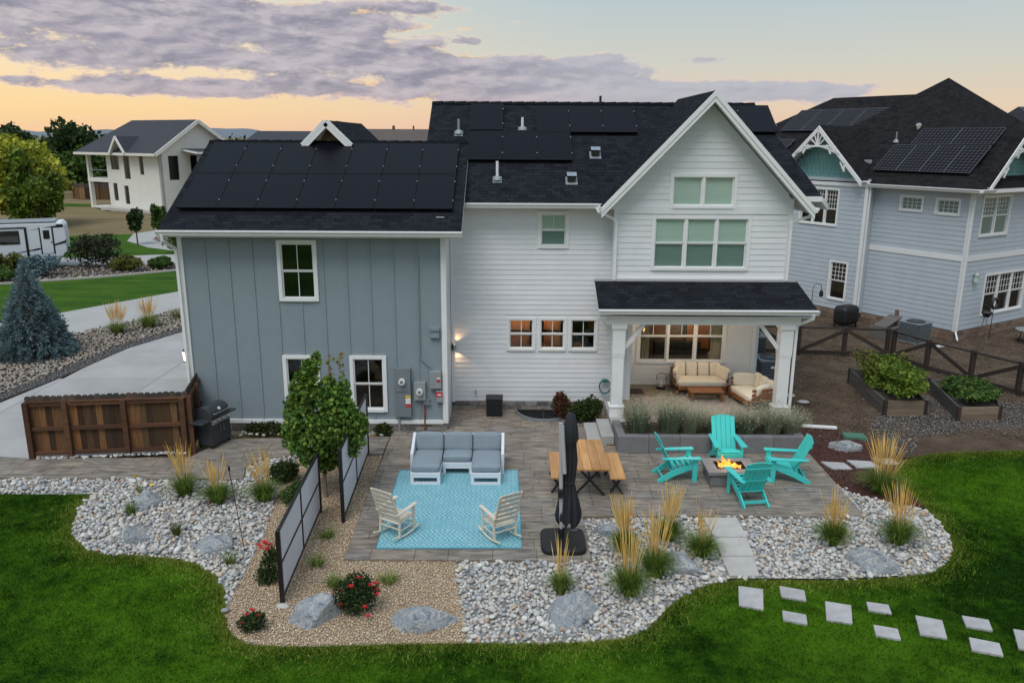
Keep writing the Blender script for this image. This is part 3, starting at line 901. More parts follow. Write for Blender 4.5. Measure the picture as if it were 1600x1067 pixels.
cobble_fill(cobble_right, 'river_rock', 'right_stone_bed', '', .074, 300)
cobble_fill(cobble_left, 'river_rock', 'left_stone_bed', '', .074, 280)
px, py = fill_points(gravel_bed, .036, .5)
o = scatter_stones('tan_gravel', 'tan_gravel', np.stack([px, py, rng.uniform(-.03, -.005, len(px))], 1), rng.uniform(.013, .027, len(px)), grav_t, bpy.data.objects['gravel_bed'], smooth=False)
tag(o, kind='stuff')
px, py = fill_points(mulch_bed, .05, .5)
o = scatter_stones('mulch_chips', 'mulch_chip', np.stack([px, py, rng.uniform(-.02, .01, len(px))], 1), rng.uniform(.015, .036, len(px)), grav_t, bpy.data.objects['mulch_bed'], smooth=False)
tag(o, kind='stuff')

# path slabs across the right bed
for q, nm in zip(slabs_path, ('pale concrete path slab touching the patio edge', 'pale concrete path slab in the middle of three across the stones', 'pale concrete path slab at the lawn end of the three')):
    cx = sum(p[0] for p in q) / 4; cy = sum(p[1] for p in q) / 4
    o = MB().prism([(p[0] - cx, p[1] - cy) for p in q][::-1], 0, .07).build('path_slab', 'step_stone', bevel=.008)
    o.location = (cx, cy, -.03); tag(o, nm, 'paving slab', 'path slabs across the stone bed')
for q, nm in (([(7.42, 17.95), (7.95, 17.88), (8.0, 17.50), (7.52, 17.52)], 'flat flagstone in the red mulch touching the patio'), ([(8.08, 18.05), (8.62, 17.98), (8.72, 17.62), (8.14, 17.60)], 'flat flagstone in the red mulch behind the tall grass'),
              ([(8.75, 18.2), (9.2, 18.15), (9.25, 17.85), (8.85, 17.8)], 'flat flagstone in the red mulch nearest the lawn')):
    cx = sum(p[0] for p in q) / 4; cy = sum(p[1] for p in q) / 4
    o = MB().prism([(p[0] - cx, p[1] - cy) for p in q][::-1], 0, .05).build('flagstone', 'lawn_slab', bevel=.008)
    o.location = (cx, cy, -.01); tag(o, nm, 'flagstone', 'flagstones in the mulch')

# patio and walkway: every paver a piece
patio_poly = [(-3.06, 13.24), (1.47, 13.24), (1.47, 15.05), (7.27, 15.05), (7.33, 18.9), (7.33, 20.5), (2.3, 21.7), (-1.72, 21.7), (-1.72, 19.9), (-3.12, 19.9)]
flat('patio', 'tan_bed', patio_poly, -.004, .05)
walk_poly = [(-26, 16.79), (-8.66, 16.79), (-6.05, 16.77), (-6.2, 17.4), (-6.0, 17.95), (-5.16, 18.24), (-3.14, 18.24), (-3.14, 19.45), (-7.3, 19.25), (-7.75, 18.0), (-11.6, 17.9), (-26, 17.9)]
flat('side_walkway', 'tan_bed', walk_poly, -.006, .05)
def clip_poly(sub, x0, x1, y0, y1):
    # keep the part of polygon sub inside the rectangle
    def cut(pts, fn, ip):
        out = []
        for i in range(len(pts)):
            a, b_ = pts[i - 1], pts[i]
            if fn(b_):
                if not fn(a): out.append(ip(a, b_))
                out.append(b_)
            elif fn(a): out.append(ip(a, b_))
        return out
    def ix(x): return lambda a, b_: (x, a[1] + (b_[1] - a[1]) * (x - a[0]) / (b_[0] - a[0] + 1e-12))
    def iy(y): return lambda a, b_: (a[0] + (b_[0] - a[0]) * (y - a[1]) / (b_[1] - a[1] + 1e-12), y)
    p = list(sub)
    for fn, ip in ((lambda q: q[0] >= x0, ix(x0)), (lambda q: q[0] <= x1, ix(x1)), (lambda q: q[1] >= y0, iy(y0)), (lambda q: q[1] <= y1, iy(y1))):
        if not p: return []
        p = cut(p, fn, ip)
    return p
def area(p): return abs(sum(p[i - 1][0] * p[i][1] - p[i][0] * p[i - 1][1] for i in range(len(p)))) / 2
def pave(parent, poly, xs, ys, rowh, widths, holes=(), zt=.030):
    y = ys[0]; r = 0
    rr = random.Random(3)
    while y < ys[1] - .02:
        h = rowh[r % len(rowh)]
        x = xs[0] - rr.uniform(0, .5)
        while x < xs[1]:
            wd = rr.choice(widths)
            p = clip_poly(poly, x + .005, x + wd - .005, y + .005, y + h - .005)
            if len(p) >= 3 and area(p) > .012:
                cx = sum(q[0] for q in p) / len(p); cy = sum(q[1] for q in p) / len(p)
                if not any(inside(np.array([cx]), np.array([cy]), hp)[0] for hp in holes):
                    z = zt + rr.uniform(-.003, .003)
                    o = MB().prism([(q[0] - cx, q[1] - cy) for q in p], -.03, 0).build('paver', 'paver', parent, fixn=True)
                    o.location = (cx, cy, z)
            x += wd
        y += h; r += 1
pave(bpy.data.objects['patio'], patio_poly, (-3.3, 7.4), (13.24, 21.7), (.40, .40, .30), (.62, .82, .52, .82), holes=[[(2.35, 18.45), (7.2, 18.45), (7.2, 22), (2.35, 22)]])
pave(bpy.data.objects['side_walkway'], walk_poly, (-13.6, -3.1), (16.77, 19.5), (.40, .30, .40), (.62, .82, .52, .82))

# driveway with control joints, far paths, lawns, bed strips
drive = [(-26, 17.9), (-11.6, 17.95), (-8.0, 18.45), (-8.35, 20.1), (-8.35, 34), (-12.6, 34), (-13.0, 31.0), (-14.0, 28.25), (-14.4, 24.6), (-14.9, 21.5), (-16.2, 18.6)]
flat('driveway', 'soil', drive, -.030, .05)
dv = bpy.data.objects['driveway']
for ix in range(4):
    for iy in range(5):
        p = clip_poly(drive[1:], -17.3 + ix * 3.0 + .008, -17.3 + (ix + 1) * 3.0 - .008, 17.9 + iy * 3.3 + .008, 17.9 + (iy + 1) * 3.3 - .008)
        if len(p) >= 3 and area(p) > .3:
            cx = sum(q[0] for q in p) / len(p); cy = sum(q[1] for q in p) / len(p)
            o = MB().prism([(q[0] - cx, q[1] - cy) for q in p], -.03, 0).build('concrete_panel', 'concrete', dv, fixn=True)
            o.location = (cx, cy, .01)
path_far = [(-26, 25.6), (-22.5, 27.0), (-19.8, 28.0), (-18.6, 28.6), (-17.3, 30.2), (-15.9, 32.9), (-14.81, 35.9), (-11.5, 42), (-9, 47), (-11, 50), (-13, 46.5), (-16.46, 40.07), (-19.74, 34.56), (-22.2, 31.8), (-26, 29.6)]
flat('shared_driveway', 'road_concrete', path_far, -.02, .05)
strip = [(-26, 22.5), (-15.2, 21.2), (-14.5, 24.6), (-14.05, 28.25), (-13.05, 31.0), (-12.7, 34), (-10.5, 41), (-11.5, 42), (-14.81, 35.9), (-15.9, 32.9), (-17.3, 30.2), (-18.6, 28.6), (-19.8, 28.0), (-22.5, 27.0), (-26, 25.6)]
flat('rock_strip', 'soil', strip, -.026, .05)
px, py = fill_points(strip, .115, .5)
k = (px > -20.5)
near_drive = edge_dist(px, py, [(-14.9, 21.5), (-14.45, 24.6), (-14.02, 28.25), (-13.02, 31.0), (-13.02, 31.1), (-14.02, 28.3), (-14.45, 24.65), (-14.95, 21.55)]) < .55
o = scatter_stones('landscape_rock', 'bed_rock', np.stack([px[k & ~near_drive], py[k & ~near_drive], rng.uniform(-.03, .03, (k & ~near_drive).sum())], 1), rng.uniform(.05, .095, (k & ~near_drive).sum()), grav_t, bpy.data.objects['rock_strip'])
tag(o, kind='stuff')
px, py = fill_points(strip, .07, .5)
near_drive = (edge_dist(px, py, [(-14.9, 21.5), (-14.45, 24.6), (-14.02, 28.25), (-13.02, 31.0), (-13.02, 31.1), (-14.02, 28.3), (-14.45, 24.65), (-14.95, 21.55)]) < .6)
o = scatter_stones('edge_gravel', 'dark_gravel', np.stack([px[near_drive], py[near_drive], rng.uniform(-.02, .0, near_drive.sum())], 1), rng.uniform(.03, .045, near_drive.sum()), grav_t, bpy.data.objects['rock_strip'])
tag(o, kind='stuff')
lawn_l = [(-40, 22), (-26, 29.6), (-22.2, 31.8), (-19.74, 34.56), (-16.46, 40.07), (-13, 46.5), (-12, 52), (-18.84, 46.4), (-22.5, 43.6), (-26.6, 41.4), (-34, 38)]
flat('side_lawn', 'turf_far', lawn_l, -.03, .05)
bed_far = [(-34, 38), (-26.6, 41.4), (-22.5, 43.6), (-18.84, 46.4), (-14, 50), (-16, 52), (-19.2, 49.0), (-24.2, 48.2), (-30, 47), (-40, 44)]
flat('shrub_bed', 'soil', bed_far, -.028, .05)
px, py = fill_points(bed_far, .28, .5)
o = scatter_stones('bed_rock', 'bed_rock', np.stack([px, py, np.zeros(len(px)) - .03], 1), rng.uniform(.05, .13, len(px)), grav_t, bpy.data.objects['shrub_bed'])
tag(o, kind='stuff')
cm = MB()
cl = [(-34, 38), (-26.6, 41.4), (-22.5, 43.6), (-18.84, 46.4), (-14, 50)]
for a, b_ in zip(cl[:-1], cl[1:]): cm.beam((*a, 0), (*b_, 0), .25, .12)
struct(cm.build('curb', 'curb'))
road = [(-40, 44), (-30, 47), (-24.2, 48.2), (-19.2, 49.0), (-12, 52), (-10, 58), (-14, 57), (-19.5, 53), (-23.4, 52.4), (-27, 51.0), (-34, 50.5), (-44, 49)]
flat('access_road', 'road_concrete', road, -.02, .05)
lawn2 = [(-27, 51.0), (-23.4, 52.4), (-21.2, 53.2), (-25.5, 56.0), (-28.6, 59.5), (-30.2, 64), (-36, 62), (-40, 56), (-34, 50.5)]
flat('verge_lawn', 'turf_far', lawn2, -.03, .05)
walk2 = [(-21.2, 53.2), (-25.5, 56.0), (-28.6, 59.5), (-30.2, 64.0), (-28.6, 69.5), (-25, 73), (-21, 74), (-21, 72.2), (-24.4, 71.2), (-27, 68.6), (-28.2, 64.2), (-27.1, 60.4), (-24.4, 57.2), (-19.2, 54.2), (-18.2, 52.6)]
flat('curved_sidewalk', 'road_concrete', walk2, -.018, .05)
bed2 = [(-19.2, 54.2), (-24.4, 57.2), (-27.1, 60.4), (-28.2, 64.2), (-27, 68.6), (-24.4, 71.2), (-16, 71), (-14, 57)]
flat('verge_bed', 'side_dirt', bed2, -.024, .05)
px, py = fill_points(bed2, .33, .5)
o = scatter_stones('verge_rock', 'bed_rock', np.stack([px, py, np.zeros(len(px)) - .03], 1), rng.uniform(.06, .15, len(px)), grav_t, bpy.data.objects['verge_bed'])
tag(o, kind='stuff')
flat('far_lawn', 'turf_far', [(-60, 95), (-49, 93), (-42, 88), (-42, 84), (-47, 90), (-62, 90)], -.03, .05)

# right side yard
yard = [(7.34, 18.7), (7.7, 20.9), (8.6, 20.3), (9.1, 19.3), (9.5, 18.35), (10.67, 18.68), (12.84, 18.86), (26, 19.0), (40, 30), (40, 60), (7.34, 60)]
flat('side_yard', 'side_dirt', yard, -.03, .05)
gr = [(9.3, 18.5), (9.9, 18.45), (10.6, 19.6), (12.5, 20.3), (26, 20.6), (26, 22.8), (15, 22.6), (12.3, 23.2), (10.3, 21.5), (9.6, 20.3)]
px, py = fill_points(gr, .085, .5)
o = scatter_stones('grey_gravel', 'dark_gravel', np.stack([px, py, rng.uniform(-.03, .0, len(px))], 1), rng.uniform(.02, .05, len(px)), grav_t, bpy.data.objects['side_yard'], smooth=False)
tag(o, kind='stuff')
yv = [(7.4, 19.2), (9, 19.5), (10.6, 19.6), (26, 19.2), (30, 32), (18, 32), (14, 34), (8, 34), (7.5, 24)]
px, py = fill_points(yv, .16, .5)
o = scatter_stones('yard_litter', 'dirt_chip', np.stack([px, py, rng.uniform(-.03, -.01, len(px))], 1), rng.uniform(.015, .05, len(px)), grav_t, bpy.data.objects['side_yard'], smooth=False)
tag(o, kind='stuff')

# ------------------------------------------------------------------ house building kit
def face_y(Y):            # wall facing -y: a along x, z up, d outward
    return lambda a, d, z: (a, Y - d, z)
def face_mx(X):           # wall facing -x: a along y
    return lambda a, d, z: (X - d, a, z)
def face_px(X):
    return lambda a, d, z: (X + d, a, z)
def wbox(mb, T, a0, a1, d0, d1, z0, z1):
    return mb.box(a0, a1, d0, d1, z0, z1, T)
def siding(parent, T, mat, a0, a1, z0, z1, holes=(), expo=.18, top=None, base=.012):
    # lap boards, one object per run of board; top(z) -> (a0, a1) limits under a gable
    n = max(1, round((z1 - z0) / expo)); h = (z1 - z0) / n
    for i in range(n):
        b0, b1 = z0 + i * h, z0 + (i + 1) * h
        la0, la1 = a0, a1; lb0, lb1 = a0, a1
        if top:
            la0, la1 = top(b0); lb0, lb1 = top(b1)
            la0, la1 = max(a0, la0), min(a1, la1); lb0, lb1 = max(a0, lb0), min(a1, lb1)
            if lb1 - lb0 < 0: lb0 = lb1 = (lb0 + lb1) / 2
            if la1 - la0 < .05: continue
        segs = [(la0, la1)]
        for (h0, h1, hz0, hz1) in holes:
            if hz0 < b1 - .03 and hz1 > b0 + .03:
                ns = []
                for s0, s1 in segs:
                    if h1 <= s0 or h0 >= s1: ns.append((s0, s1)); continue
                    if h0 > s0: ns.append((s0, h0))
                    if h1 < s1: ns.append((h1, s1))
                segs = ns
        for s0, s1 in segs:
            if s1 - s0 < .03: continue
            e0 = lb0 if abs(s0 - la0) < 1e-6 else s0
            e1 = lb1 if abs(s1 - la1) < 1e-6 else s1
            vs = [T(s0, 0, b0), T(s1, 0, b0), T(s1, base + .012, b0), T(s0, base + .012, b0), T(e0, 0, b1 + .004), T(e1, 0, b1 + .004), T(e1, base, b1 + .004), T(e0, base, b1 + .004)]
            MB().add(vs, [(0, 1, 2, 3), (7, 6, 5, 4), (3, 2, 6, 7), (1, 0, 4, 5), (0, 3, 7, 4), (2, 1, 5, 6)]).build('siding_board', mat, parent, fixn=True)
def window(parent, T, a0, a1, z0, z1, units=1, lite=(2, 1, 2, 1), split=.5, content='dark', mat='white_trim', case=.09, proud=.045, depth=.9, label=None, name='window', curtain=False):
    """outer size includes the casing; lite = (upper cols, rows, lower cols, rows); split = share of height below the meeting rail (0: fixed)"""
    mb = MB()
    wbox(mb, T, a0, a0 + case, -.02, proud, z0, z1); wbox(mb, T, a1 - case, a1, -.02, proud, z0, z1)
    wbox(mb, T, a0 + case, a1 - case, -.02, proud, z1 - case, z1); wbox(mb, T, a0 + case, a1 - case, -.02, proud + .015, z0, z0 + case * .8)
    win = mb.build(name, mat, parent, fixn=True)
    if label: win['label'] = label
    ia0, ia1, iz0, iz1 = a0 + case, a1 - case, z0 + case * .8, z1 - case
    uw = (ia1 - ia0) / units
    sf = MB(); mt = MB(); has_m = False
    s = .032
    for u in range(units):
        u0, u1 = ia0 + u * uw, ia0 + (u + 1) * uw
        if u: wbox(sf, T, u0 - .03, u0 + .03, -.03, proud - .01, iz0, iz1)
        zr = iz0 + (iz1 - iz0) * split
        sashes = [(iz0, zr, lite[2], lite[3], -.045), (zr, iz1, lite[0], lite[1], -.025)] if split else [(iz0, iz1, lite[0], lite[1], -.03)]
        for (b0, b1, nx, nz, dd) in sashes:
            l, r_ = u0 + (.03 if u else 0), u1 - (.03 if u < units - 1 else 0)
            wbox(sf, T, l, l + s, dd - .02, dd + .02, b0, b1); wbox(sf, T, r_ - s, r_, dd - .02, dd + .02, b0, b1)
            wbox(sf, T, l + s, r_ - s, dd - .02, dd + .02, b1 - s, b1); wbox(sf, T, l + s, r_ - s, dd - .02, dd + .02, b0, b0 + s)
            gx0, gx1, gz0, gz1 = l + s, r_ - s, b0 + s, b1 - s
            for k in range(1, nx):
                x = gx0 + (gx1 - gx0) * k / nx; wbox(mt, T, x - .009, x + .009, dd - .006, dd + .009, gz0, gz1); has_m = True
            for k in range(1, nz):
                z = gz0 + (gz1 - gz0) * k / nz; wbox(mt, T, gx0, gx1, dd - .006, dd + .010, z - .009, z + .009); has_m = True
            if nx * nz <= 2:
                for k in range(nx):
                    for q in range(nz):
                        p = MB(); wbox(p, T, gx0 + (gx1 - gx0) * k / nx, gx0 + (gx1 - gx0) * (k + 1) / nx, dd - .004, dd - .001, gz0 + (gz1 - gz0) * q / nz, gz0 + (gz1 - gz0) * (q + 1) / nz)
                        p.build('pane', 'glass', win, fixn=True)
            else:
                p = MB(); wbox(p, T, gx0, gx1, dd - .004, dd - .001, gz0, gz1); p.build('pane', 'glass', win, fixn=True)
    sf.build('sash', mat, win, fixn=True)
    if has_m: mt.build('muntin', mat, win, fixn=True)
    # what stands behind the glass
    if content.startswith('blind'):
        lo = iz0
        if split and content == 'blind_two':
            p = MB(); wbox(p, T, ia0, ia1, -.050, -.042, zr, iz1); p.build('blind', 'blind_pale', win, fixn=True)
            p = MB(); wbox(p, T, ia0, ia1, -.072, -.064, iz0, zr); p.build('blind', 'blind', win, fixn=True)
        else:
            p = MB(); wbox(p, T, ia0, ia1, -.058, -.050, lo, iz1); p.build('blind', 'blind_pale' if content == 'blind_light' else 'blind', win, fixn=True)
        return win
    rm = MB()
    q = [T(ia0 - .3, -.10, iz0 - .3), T(ia1 + .3, -.10, iz0 - .3), T(ia1 + .3, -.10, iz1 + .3), T(ia0 - .3, -.10, iz1 + .3),
         T(ia0 - .3, -depth, iz0 - .3), T(ia1 + .3, -depth, iz0 - .3), T(ia1 + .3, -depth, iz1 + .3), T(ia0 - .3, -depth, iz1 + .3)]
    rm.add(q, [(4, 5, 6, 7), (0, 1, 5, 4), (2, 3, 7, 6), (1, 2, 6, 5), (3, 0, 4, 7)])
    rm.build('interior', 'room_warm' if content == 'lit' else 'room_dark', win)
    if curtain:
        for c0, c1 in ((ia0, ia0 + (ia1 - ia0) * .13), (ia1 - (ia1 - ia0) * .13, ia1)):
            cv = []; n = 24
            for k in range(n + 1):
                a = c0 + (c1 - c0) * k / n; dd = -.20 + .03 * math.sin(k * 1.6)
                cv += [T(a, dd, iz0 - .1), T(a, dd, iz1 + .05)]
            MB().add(cv, [(2 * k, 2 * k + 2, 2 * k + 3, 2 * k + 1) for k in range(n)]).build('curtain', 'curtain', win)
    return win
def gutter(parent, T, a0, a1, z, d0, name='gutter', mat='white_trim'):
    # K-profile gutter; d0 = outward distance of its back
    prof = [(d0, z - .12), (d0 + .07, z - .12), (d0 + .085, z - .07), (d0 + .12, z - .03), (d0 + .12, z), (d0 + .105, z), (d0 + .10, z - .03), (d0 + .015, z - .03), (d0 + .015, z), (d0, z)]
    n = len(prof)
    vs = [T(a0, d, zz) for d, zz in prof] + [T(a1, d, zz) for d, zz in prof]
    fs = [tuple(range(n)), tuple(range(2 * n - 1, n - 1, -1))] + [(i, (i + 1) % n, n + (i + 1) % n, n + i) for i in range(n)]
    return MB().add(vs, fs).build(name, mat, parent, fixn=True)
def pipe_part(parent, name, mat, pts, w=.075, h=.055):
    mb = MB()
    for p, q in zip(pts[:-1], pts[1:]):
        d = (Vector(q) - Vector(p)).normalized() * .02
        mb.beam(Vector(p) - d, Vector(q) + d, w, h, (0, 1, 0.01))
    return mb.build(name, mat, parent, bevel=.008)

# ------------------------------------------------------------------ our house
house = thing('house', 'white lap-sided two-storey house with a blue-grey board-and-batten wing and black shingle roofs', 'house', (0, 0, 0))
TW = face_y(20.0)
# wing: blue-grey board and batten
wl = [(-5.90, -4.90, 3.47, 5.02), (-5.93, -4.98, .52, 2.05), (-4.20, -3.25, .52, 2.05)]
def holed(T, a0, a1, z0, z1, holes, d0, d1):
    mb = MB()
    xs = sorted({a0, a1, *[h[0] for h in holes], *[h[1] for h in holes]})
    for xa, xb in zip(xs[:-1], xs[1:]):
        hs = sorted([(h[2], h[3]) for h in holes if h[0] < xb - 1e-6 and h[1] > xa + 1e-6])
        z = z0
        for h0, h1 in hs:
            if h0 > z: wbox(mb, T, xa, xb, d0, d1, z, h0)
            z = h1
        if z < z1: wbox(mb, T, xa, xb, d0, d1, z, z1)
    return mb
inner = lambda h: (h[0] + .05, h[1] - .05, h[2] + .05, h[3] - .05)
wall = holed(TW, -8.25, -1.76, .30, 5.16, [inner(h) for h in wl], -.12, 0).build('wing_wall', 'blue_grey_siding', house, fixn=True)
wall['label'] = 'blue-grey board-and-batten wall of the wing'
x = -8.25 + .55
while x < -1.8:
    segs = [(.30, 5.13)]
    for h in wl:
        if h[0] - .02 < x < h[1] + .02:
            ns = []
            for s0, s1 in segs:
                if h[2] > s0: ns.append((s0, min(h[2], s1)))
                if h[3] < s1: ns.append((max(h[3], s0), s1))
            segs = ns
    for s0, s1 in segs:
        mb = MB(); wbox(mb, TW, x - .022, x + .022, 0, .022, s0, s1); mb.build('batten', 'blue_grey_siding', wall, fixn=True)
    x += .5875
# trim, other walls of the wing
box('corner_board', 'white_trim', house, -8.36, -8.25, 19.955, 20.05, .22, 5.14)
box('corner_board', 'white_trim', house, -1.80, -1.67, 19.955, 20.05, .22, 5.14)
box('skirt_board', 'white_trim', house, -8.25, -1.80, 19.95, 20.02, .20, .30)
box('corner_board', 'white_trim', house, -1.70, -1.664, 20.05, 20.16, .22, 5.14)
box('wing_side_wall', 'blue_grey_siding', house, -8.32, -8.10, 20.05, 26.9, .0, 5.2)
box('wing_end_wall', 'white_siding', house, -1.90, -1.70, 20.05, 21.69, .0, 5.6)
box('wing_rear_wall', 'blue_grey_siding', house, -8.1, -1.9, 26.7, 26.9, 0, 5.2)
fnd = box('foundation', 'foundation', house, -8.32, -1.70, 20.0, 20.2, -.1, .22)
r_ = random.Random(5)
for zz in (0.0, .11):
    x = -8.30
    while x < -1.72:
        wd = min(r_.uniform(.25, .55), -1.71 - x)
        if wd > .05:
            box('stone', 'stone_veneer', fnd, x + .006, x + wd - .006, 19.965 + r_.uniform(0, .012), 20.0, zz + .005, zz + .10, .008)
        x += wd
window(house, TW, *wl[0], lite=(2, 1, 2, 1), label='double-hung window high on the blue-grey wing')
window(house, TW, *wl[1], lite=(2, 1, 2, 1), label='lower wing window behind the leafy tree')
window(house, TW, *wl[2], lite=(2, 1, 2, 1), label='lower wing window beside the electric meters')
# wing roof
WR = dict(x0=-8.62, x1=-1.24)
rf = slab_roof('wing_roof', 'shingles', house, [(-8.62, 19.5, 5.30), (-1.24, 19.5, 5.30), (-1.24, 23.5, 7.39), (-8.62, 23.5, 7.39)], .14)
slab_roof('wing_rear_roof', 'shingles', house, [(-1.24, 27.5, 5.30), (-8.62, 27.5, 5.30), (-8.62, 23.5, 7.39), (-1.24, 23.5, 7.39)], .14)
mb = MB()
for k in range(22):
    xx = -8.62 + k * 7.38 / 22
    mb.add([(xx, 23.36, 7.335), (xx + .325, 23.36, 7.345), (xx + .325, 23.5, 7.43), (xx, 23.5, 7.41), (xx, 23.64, 7.335), (xx + .325, 23.64, 7.345)], [(0, 1, 2, 3), (3, 2, 5, 4)])
mb.build('ridge_cap', 'shingles', house)
box('soffit', 'white_trim', house, -8.60, -1.26, 19.52, 20.0, 5.135, 5.155)
gutter(house, face_y(19.5), -8.64, -1.22, 5.30, .0)
pipe_part(house, 'downspout', 'white_trim', [(-8.50, 19.44, 5.18), (-8.50, 19.46, 5.05), (-8.38, 19.90, 4.80), (-8.36, 19.91, .25), (-8.40, 19.78, .10)])
# small white gable peeping over the wing ridge
gx, gz, gy = -5.20, 7.90, 23.05
mb = MB()
mb.beam((gx, gy, gz), (gx - .66, gy, gz - .64), .05, .20, (0, 0, 1)).beam((gx, gy, gz), (gx + .66, gy, gz - .64), .05, .20, (0, 0, 1))
mb.build('dormer_trim', 'white_trim', house)
MB().add([(gx - .55, gy + .42, 7.0), (gx + .55, gy + .42, 7.0), (gx, gy + .42, gz - .05)], [(0, 1, 2)]).build('dormer_wall', 'tan_stone', house)
slab_roof('dormer_roof', 'shingles', house, [(gx - .70, gy - .03, gz - .62), (gx, gy - .03, gz + .06), (gx, 28.5, gz + .06), (gx - .70, 28.5, gz - .62)], .05)
slab_roof('dormer_roof', 'shingles', house, [(gx + .70, gy - .03, gz - .62), (gx + .70, 28.5, gz - .62), (gx, 28.5, gz + .06), (gx, gy - .03, gz + .06)], .05)

# main white wall
TM = face_y(21.7)
mw = [(.68, 1.52, 4.62, 5.62), (-.145, .655, 1.755, 2.705), (.72, 1.52, 1.755, 2.705), (1.575, 2.385, 1.755, 2.705)]
main = holed(TM, -1.69, 3.31, .25, 5.80, [inner(h) for h in mw], -.15, 0).build('main_wall', 'white_siding', house, fixn=True)
main['label'] = 'white lap siding wall between the wing and the gable'
siding(main, TM, 'white_siding', -1.60, 3.22, .28, 5.70, mw, .140)
box('corner_board', 'white_trim', house, -1.69, -1.60, 21.655, 21.70, .25, 5.7)
box('corner_board', 'white_trim', house, 3.22, 3.335, 21.64, 21.78, .33, 3.0)
box('frieze_board', 'white_trim', house, -1.60, 2.66, 21.65, 21.70, 5.70, 5.83)
f2 = box('foundation', 'foundation', house, -1.7, 3.3, 21.72, 21.9, -.1, .26)
for zz in (0.0, .13):
    x = -1.69
    while x < 2.6:
        wd = r_.uniform(.22, .5)
        box('stone', 'stone_veneer', f2, x + .006, x + wd - .006, 21.66 + r_.uniform(0, .015), 21.72, zz + .004, zz + .125, .008)
        x += wd
window(house, TM, *mw[0], lite=(2, 1, 1, 1), content='blind_two', label='small window with drawn shade under the main eave')
for h, lb, ct in ((mw[1], 'first of three small kitchen windows, lit inside', 'lit'), (mw[2], 'middle of three small kitchen windows, lit inside', 'lit'), (mw[3], 'darker last of the three small kitchen windows', 'dark')):
    w_ = window(house, TM, *h, lite=(2, 1, 2, 1), content=ct, depth=1.15, label=lb, case=.07)
    if ct == 'lit':
        for k in range(3):
            a = h[0] + .0 + k * .26
            box('cabinet', 'cabinet', w_, a, a + .25, 22.5, 22.8, 2.16, 2.52)
        box('counter', 'cabinet', w_, h[0], h[1], 22.45, 22.83, 1.70, 1.95)
        ld = bpy.data.lights.new('kitchen_light', 'POINT'); ld.energy = 11; ld.color = (1, .70, .42); ld.shadow_soft_size = .06
        lo = bpy.data.objects.new('kitchen_light', ld); col.objects.link(lo); lo.parent = w_; lo.location = ((h[0] + h[1]) / 2, 22.1, 2.66)
# core walls behind
box('inner_wall', 'room_dark', house, -1.6, 7.2, 24.4, 24.6, 0, 5.7)
box('east_wall', 'white_siding', house, 7.12, 7.33, 23.15, 29.4, 0, 5.7)
box('north_wall', 'white_siding', house, -1.7, 7.33, 29.2, 29.4, 0, 5.7)
box('upper_floor', 'room_dark', house, -1.6, 7.1, 21.9, 29.2, 2.98, 3.1)

# gable block
TG = face_y(21.3)
gw = [(4.10, 5.86, 5.74, 6.64), (3.68, 6.30, 4.10, 5.56)]
ax, az, sl = 5.02, 8.62, 1.05
def topg(z):
    hw = (az - .17 - z) / sl
    return (ax - hw, ax + hw)
gb_ = MB()
ol = [(2.69, 3.25), (7.35, 3.25), (7.35, topg(5.9)[1] and 6.0), (ax, az - .2), (2.69, 6.0)]
gab = MB()
for xa, xb in ((2.69, 3.73), (3.73, 4.15), (4.15, 5.02), (5.02, 5.81), (5.81, 6.25), (6.25, 7.35)):
    ta, tb = min(az - .2 - abs(xa - ax) * sl, 99), min(az - .2 - abs(xb - ax) * sl, 99)
    cuts = [(3.25, None)]
    hs = sorted([(h[2] + .05, h[3] - .05) for h in gw if h[0] + .05 <= xa + 1e-6 and h[1] - .05 >= xb - 1e-6])
    z = 3.25
    for h0, h1 in hs:
        gab.box(xa, xb, 21.3, 21.45, z, h0); z = h1
    gab.add([(xa, 21.3, z), (xb, 21.3, z), (xb, 21.3, tb), (xa, 21.3, ta), (xa, 21.45, z), (xb, 21.45, z), (xb, 21.45, tb), (xa, 21.45, ta)],
            [(0, 1, 2, 3), (7, 6, 5, 4), (0, 4, 5, 1), (3, 2, 6, 7), (1, 5, 6, 2), (4, 0, 3, 7)])
gable = gab.build('gable_wall', 'white_siding', house, fixn=True)
gable['label'] = 'tall white lap-sided gable wall above the porch'
siding(gable, TG, 'white_siding', 2.78, 7.26, 3.92, 5.60, gw, .158, top=topg)
siding(gable, TG, 'white_siding', 2.78, 7.26, 5.80, 8.40, gw, .158, top=topg)
box('band_board', 'white_siding', house, 2.78, 7.26, 21.262, 21.30, 5.60, 5.80)
box('corner_board', 'white_trim', house, 2.67, 2.78, 21.245, 21.36, 3.78, 6.15)
box('corner_board', 'white_trim', house, 7.26, 7.37, 21.245, 21.36, 3.78, 6.0)
box('skirt_board', 'white_trim', house, 2.78, 7.26, 21.255, 21.30, 3.80, 3.92)
box('gable_side_wall', 'white_siding', house, 7.20, 7.35, 21.45, 23.2, 3.0, 5.7)
box('gable_side_wall', 'white_siding', house, 2.69, 2.80, 21.36, 21.7, 3.0, 6.0)
window(house, TG, *gw[0], units=2, lite=(1, 1, 1, 1), split=0, content='blind_light', label='pair of fixed shaded windows high in the white gable')
window(house, TG, *gw[1], units=3, lite=(1, 1, 1, 1), content='blind_two', label='triple double-hung window with drawn shades in the white gable')
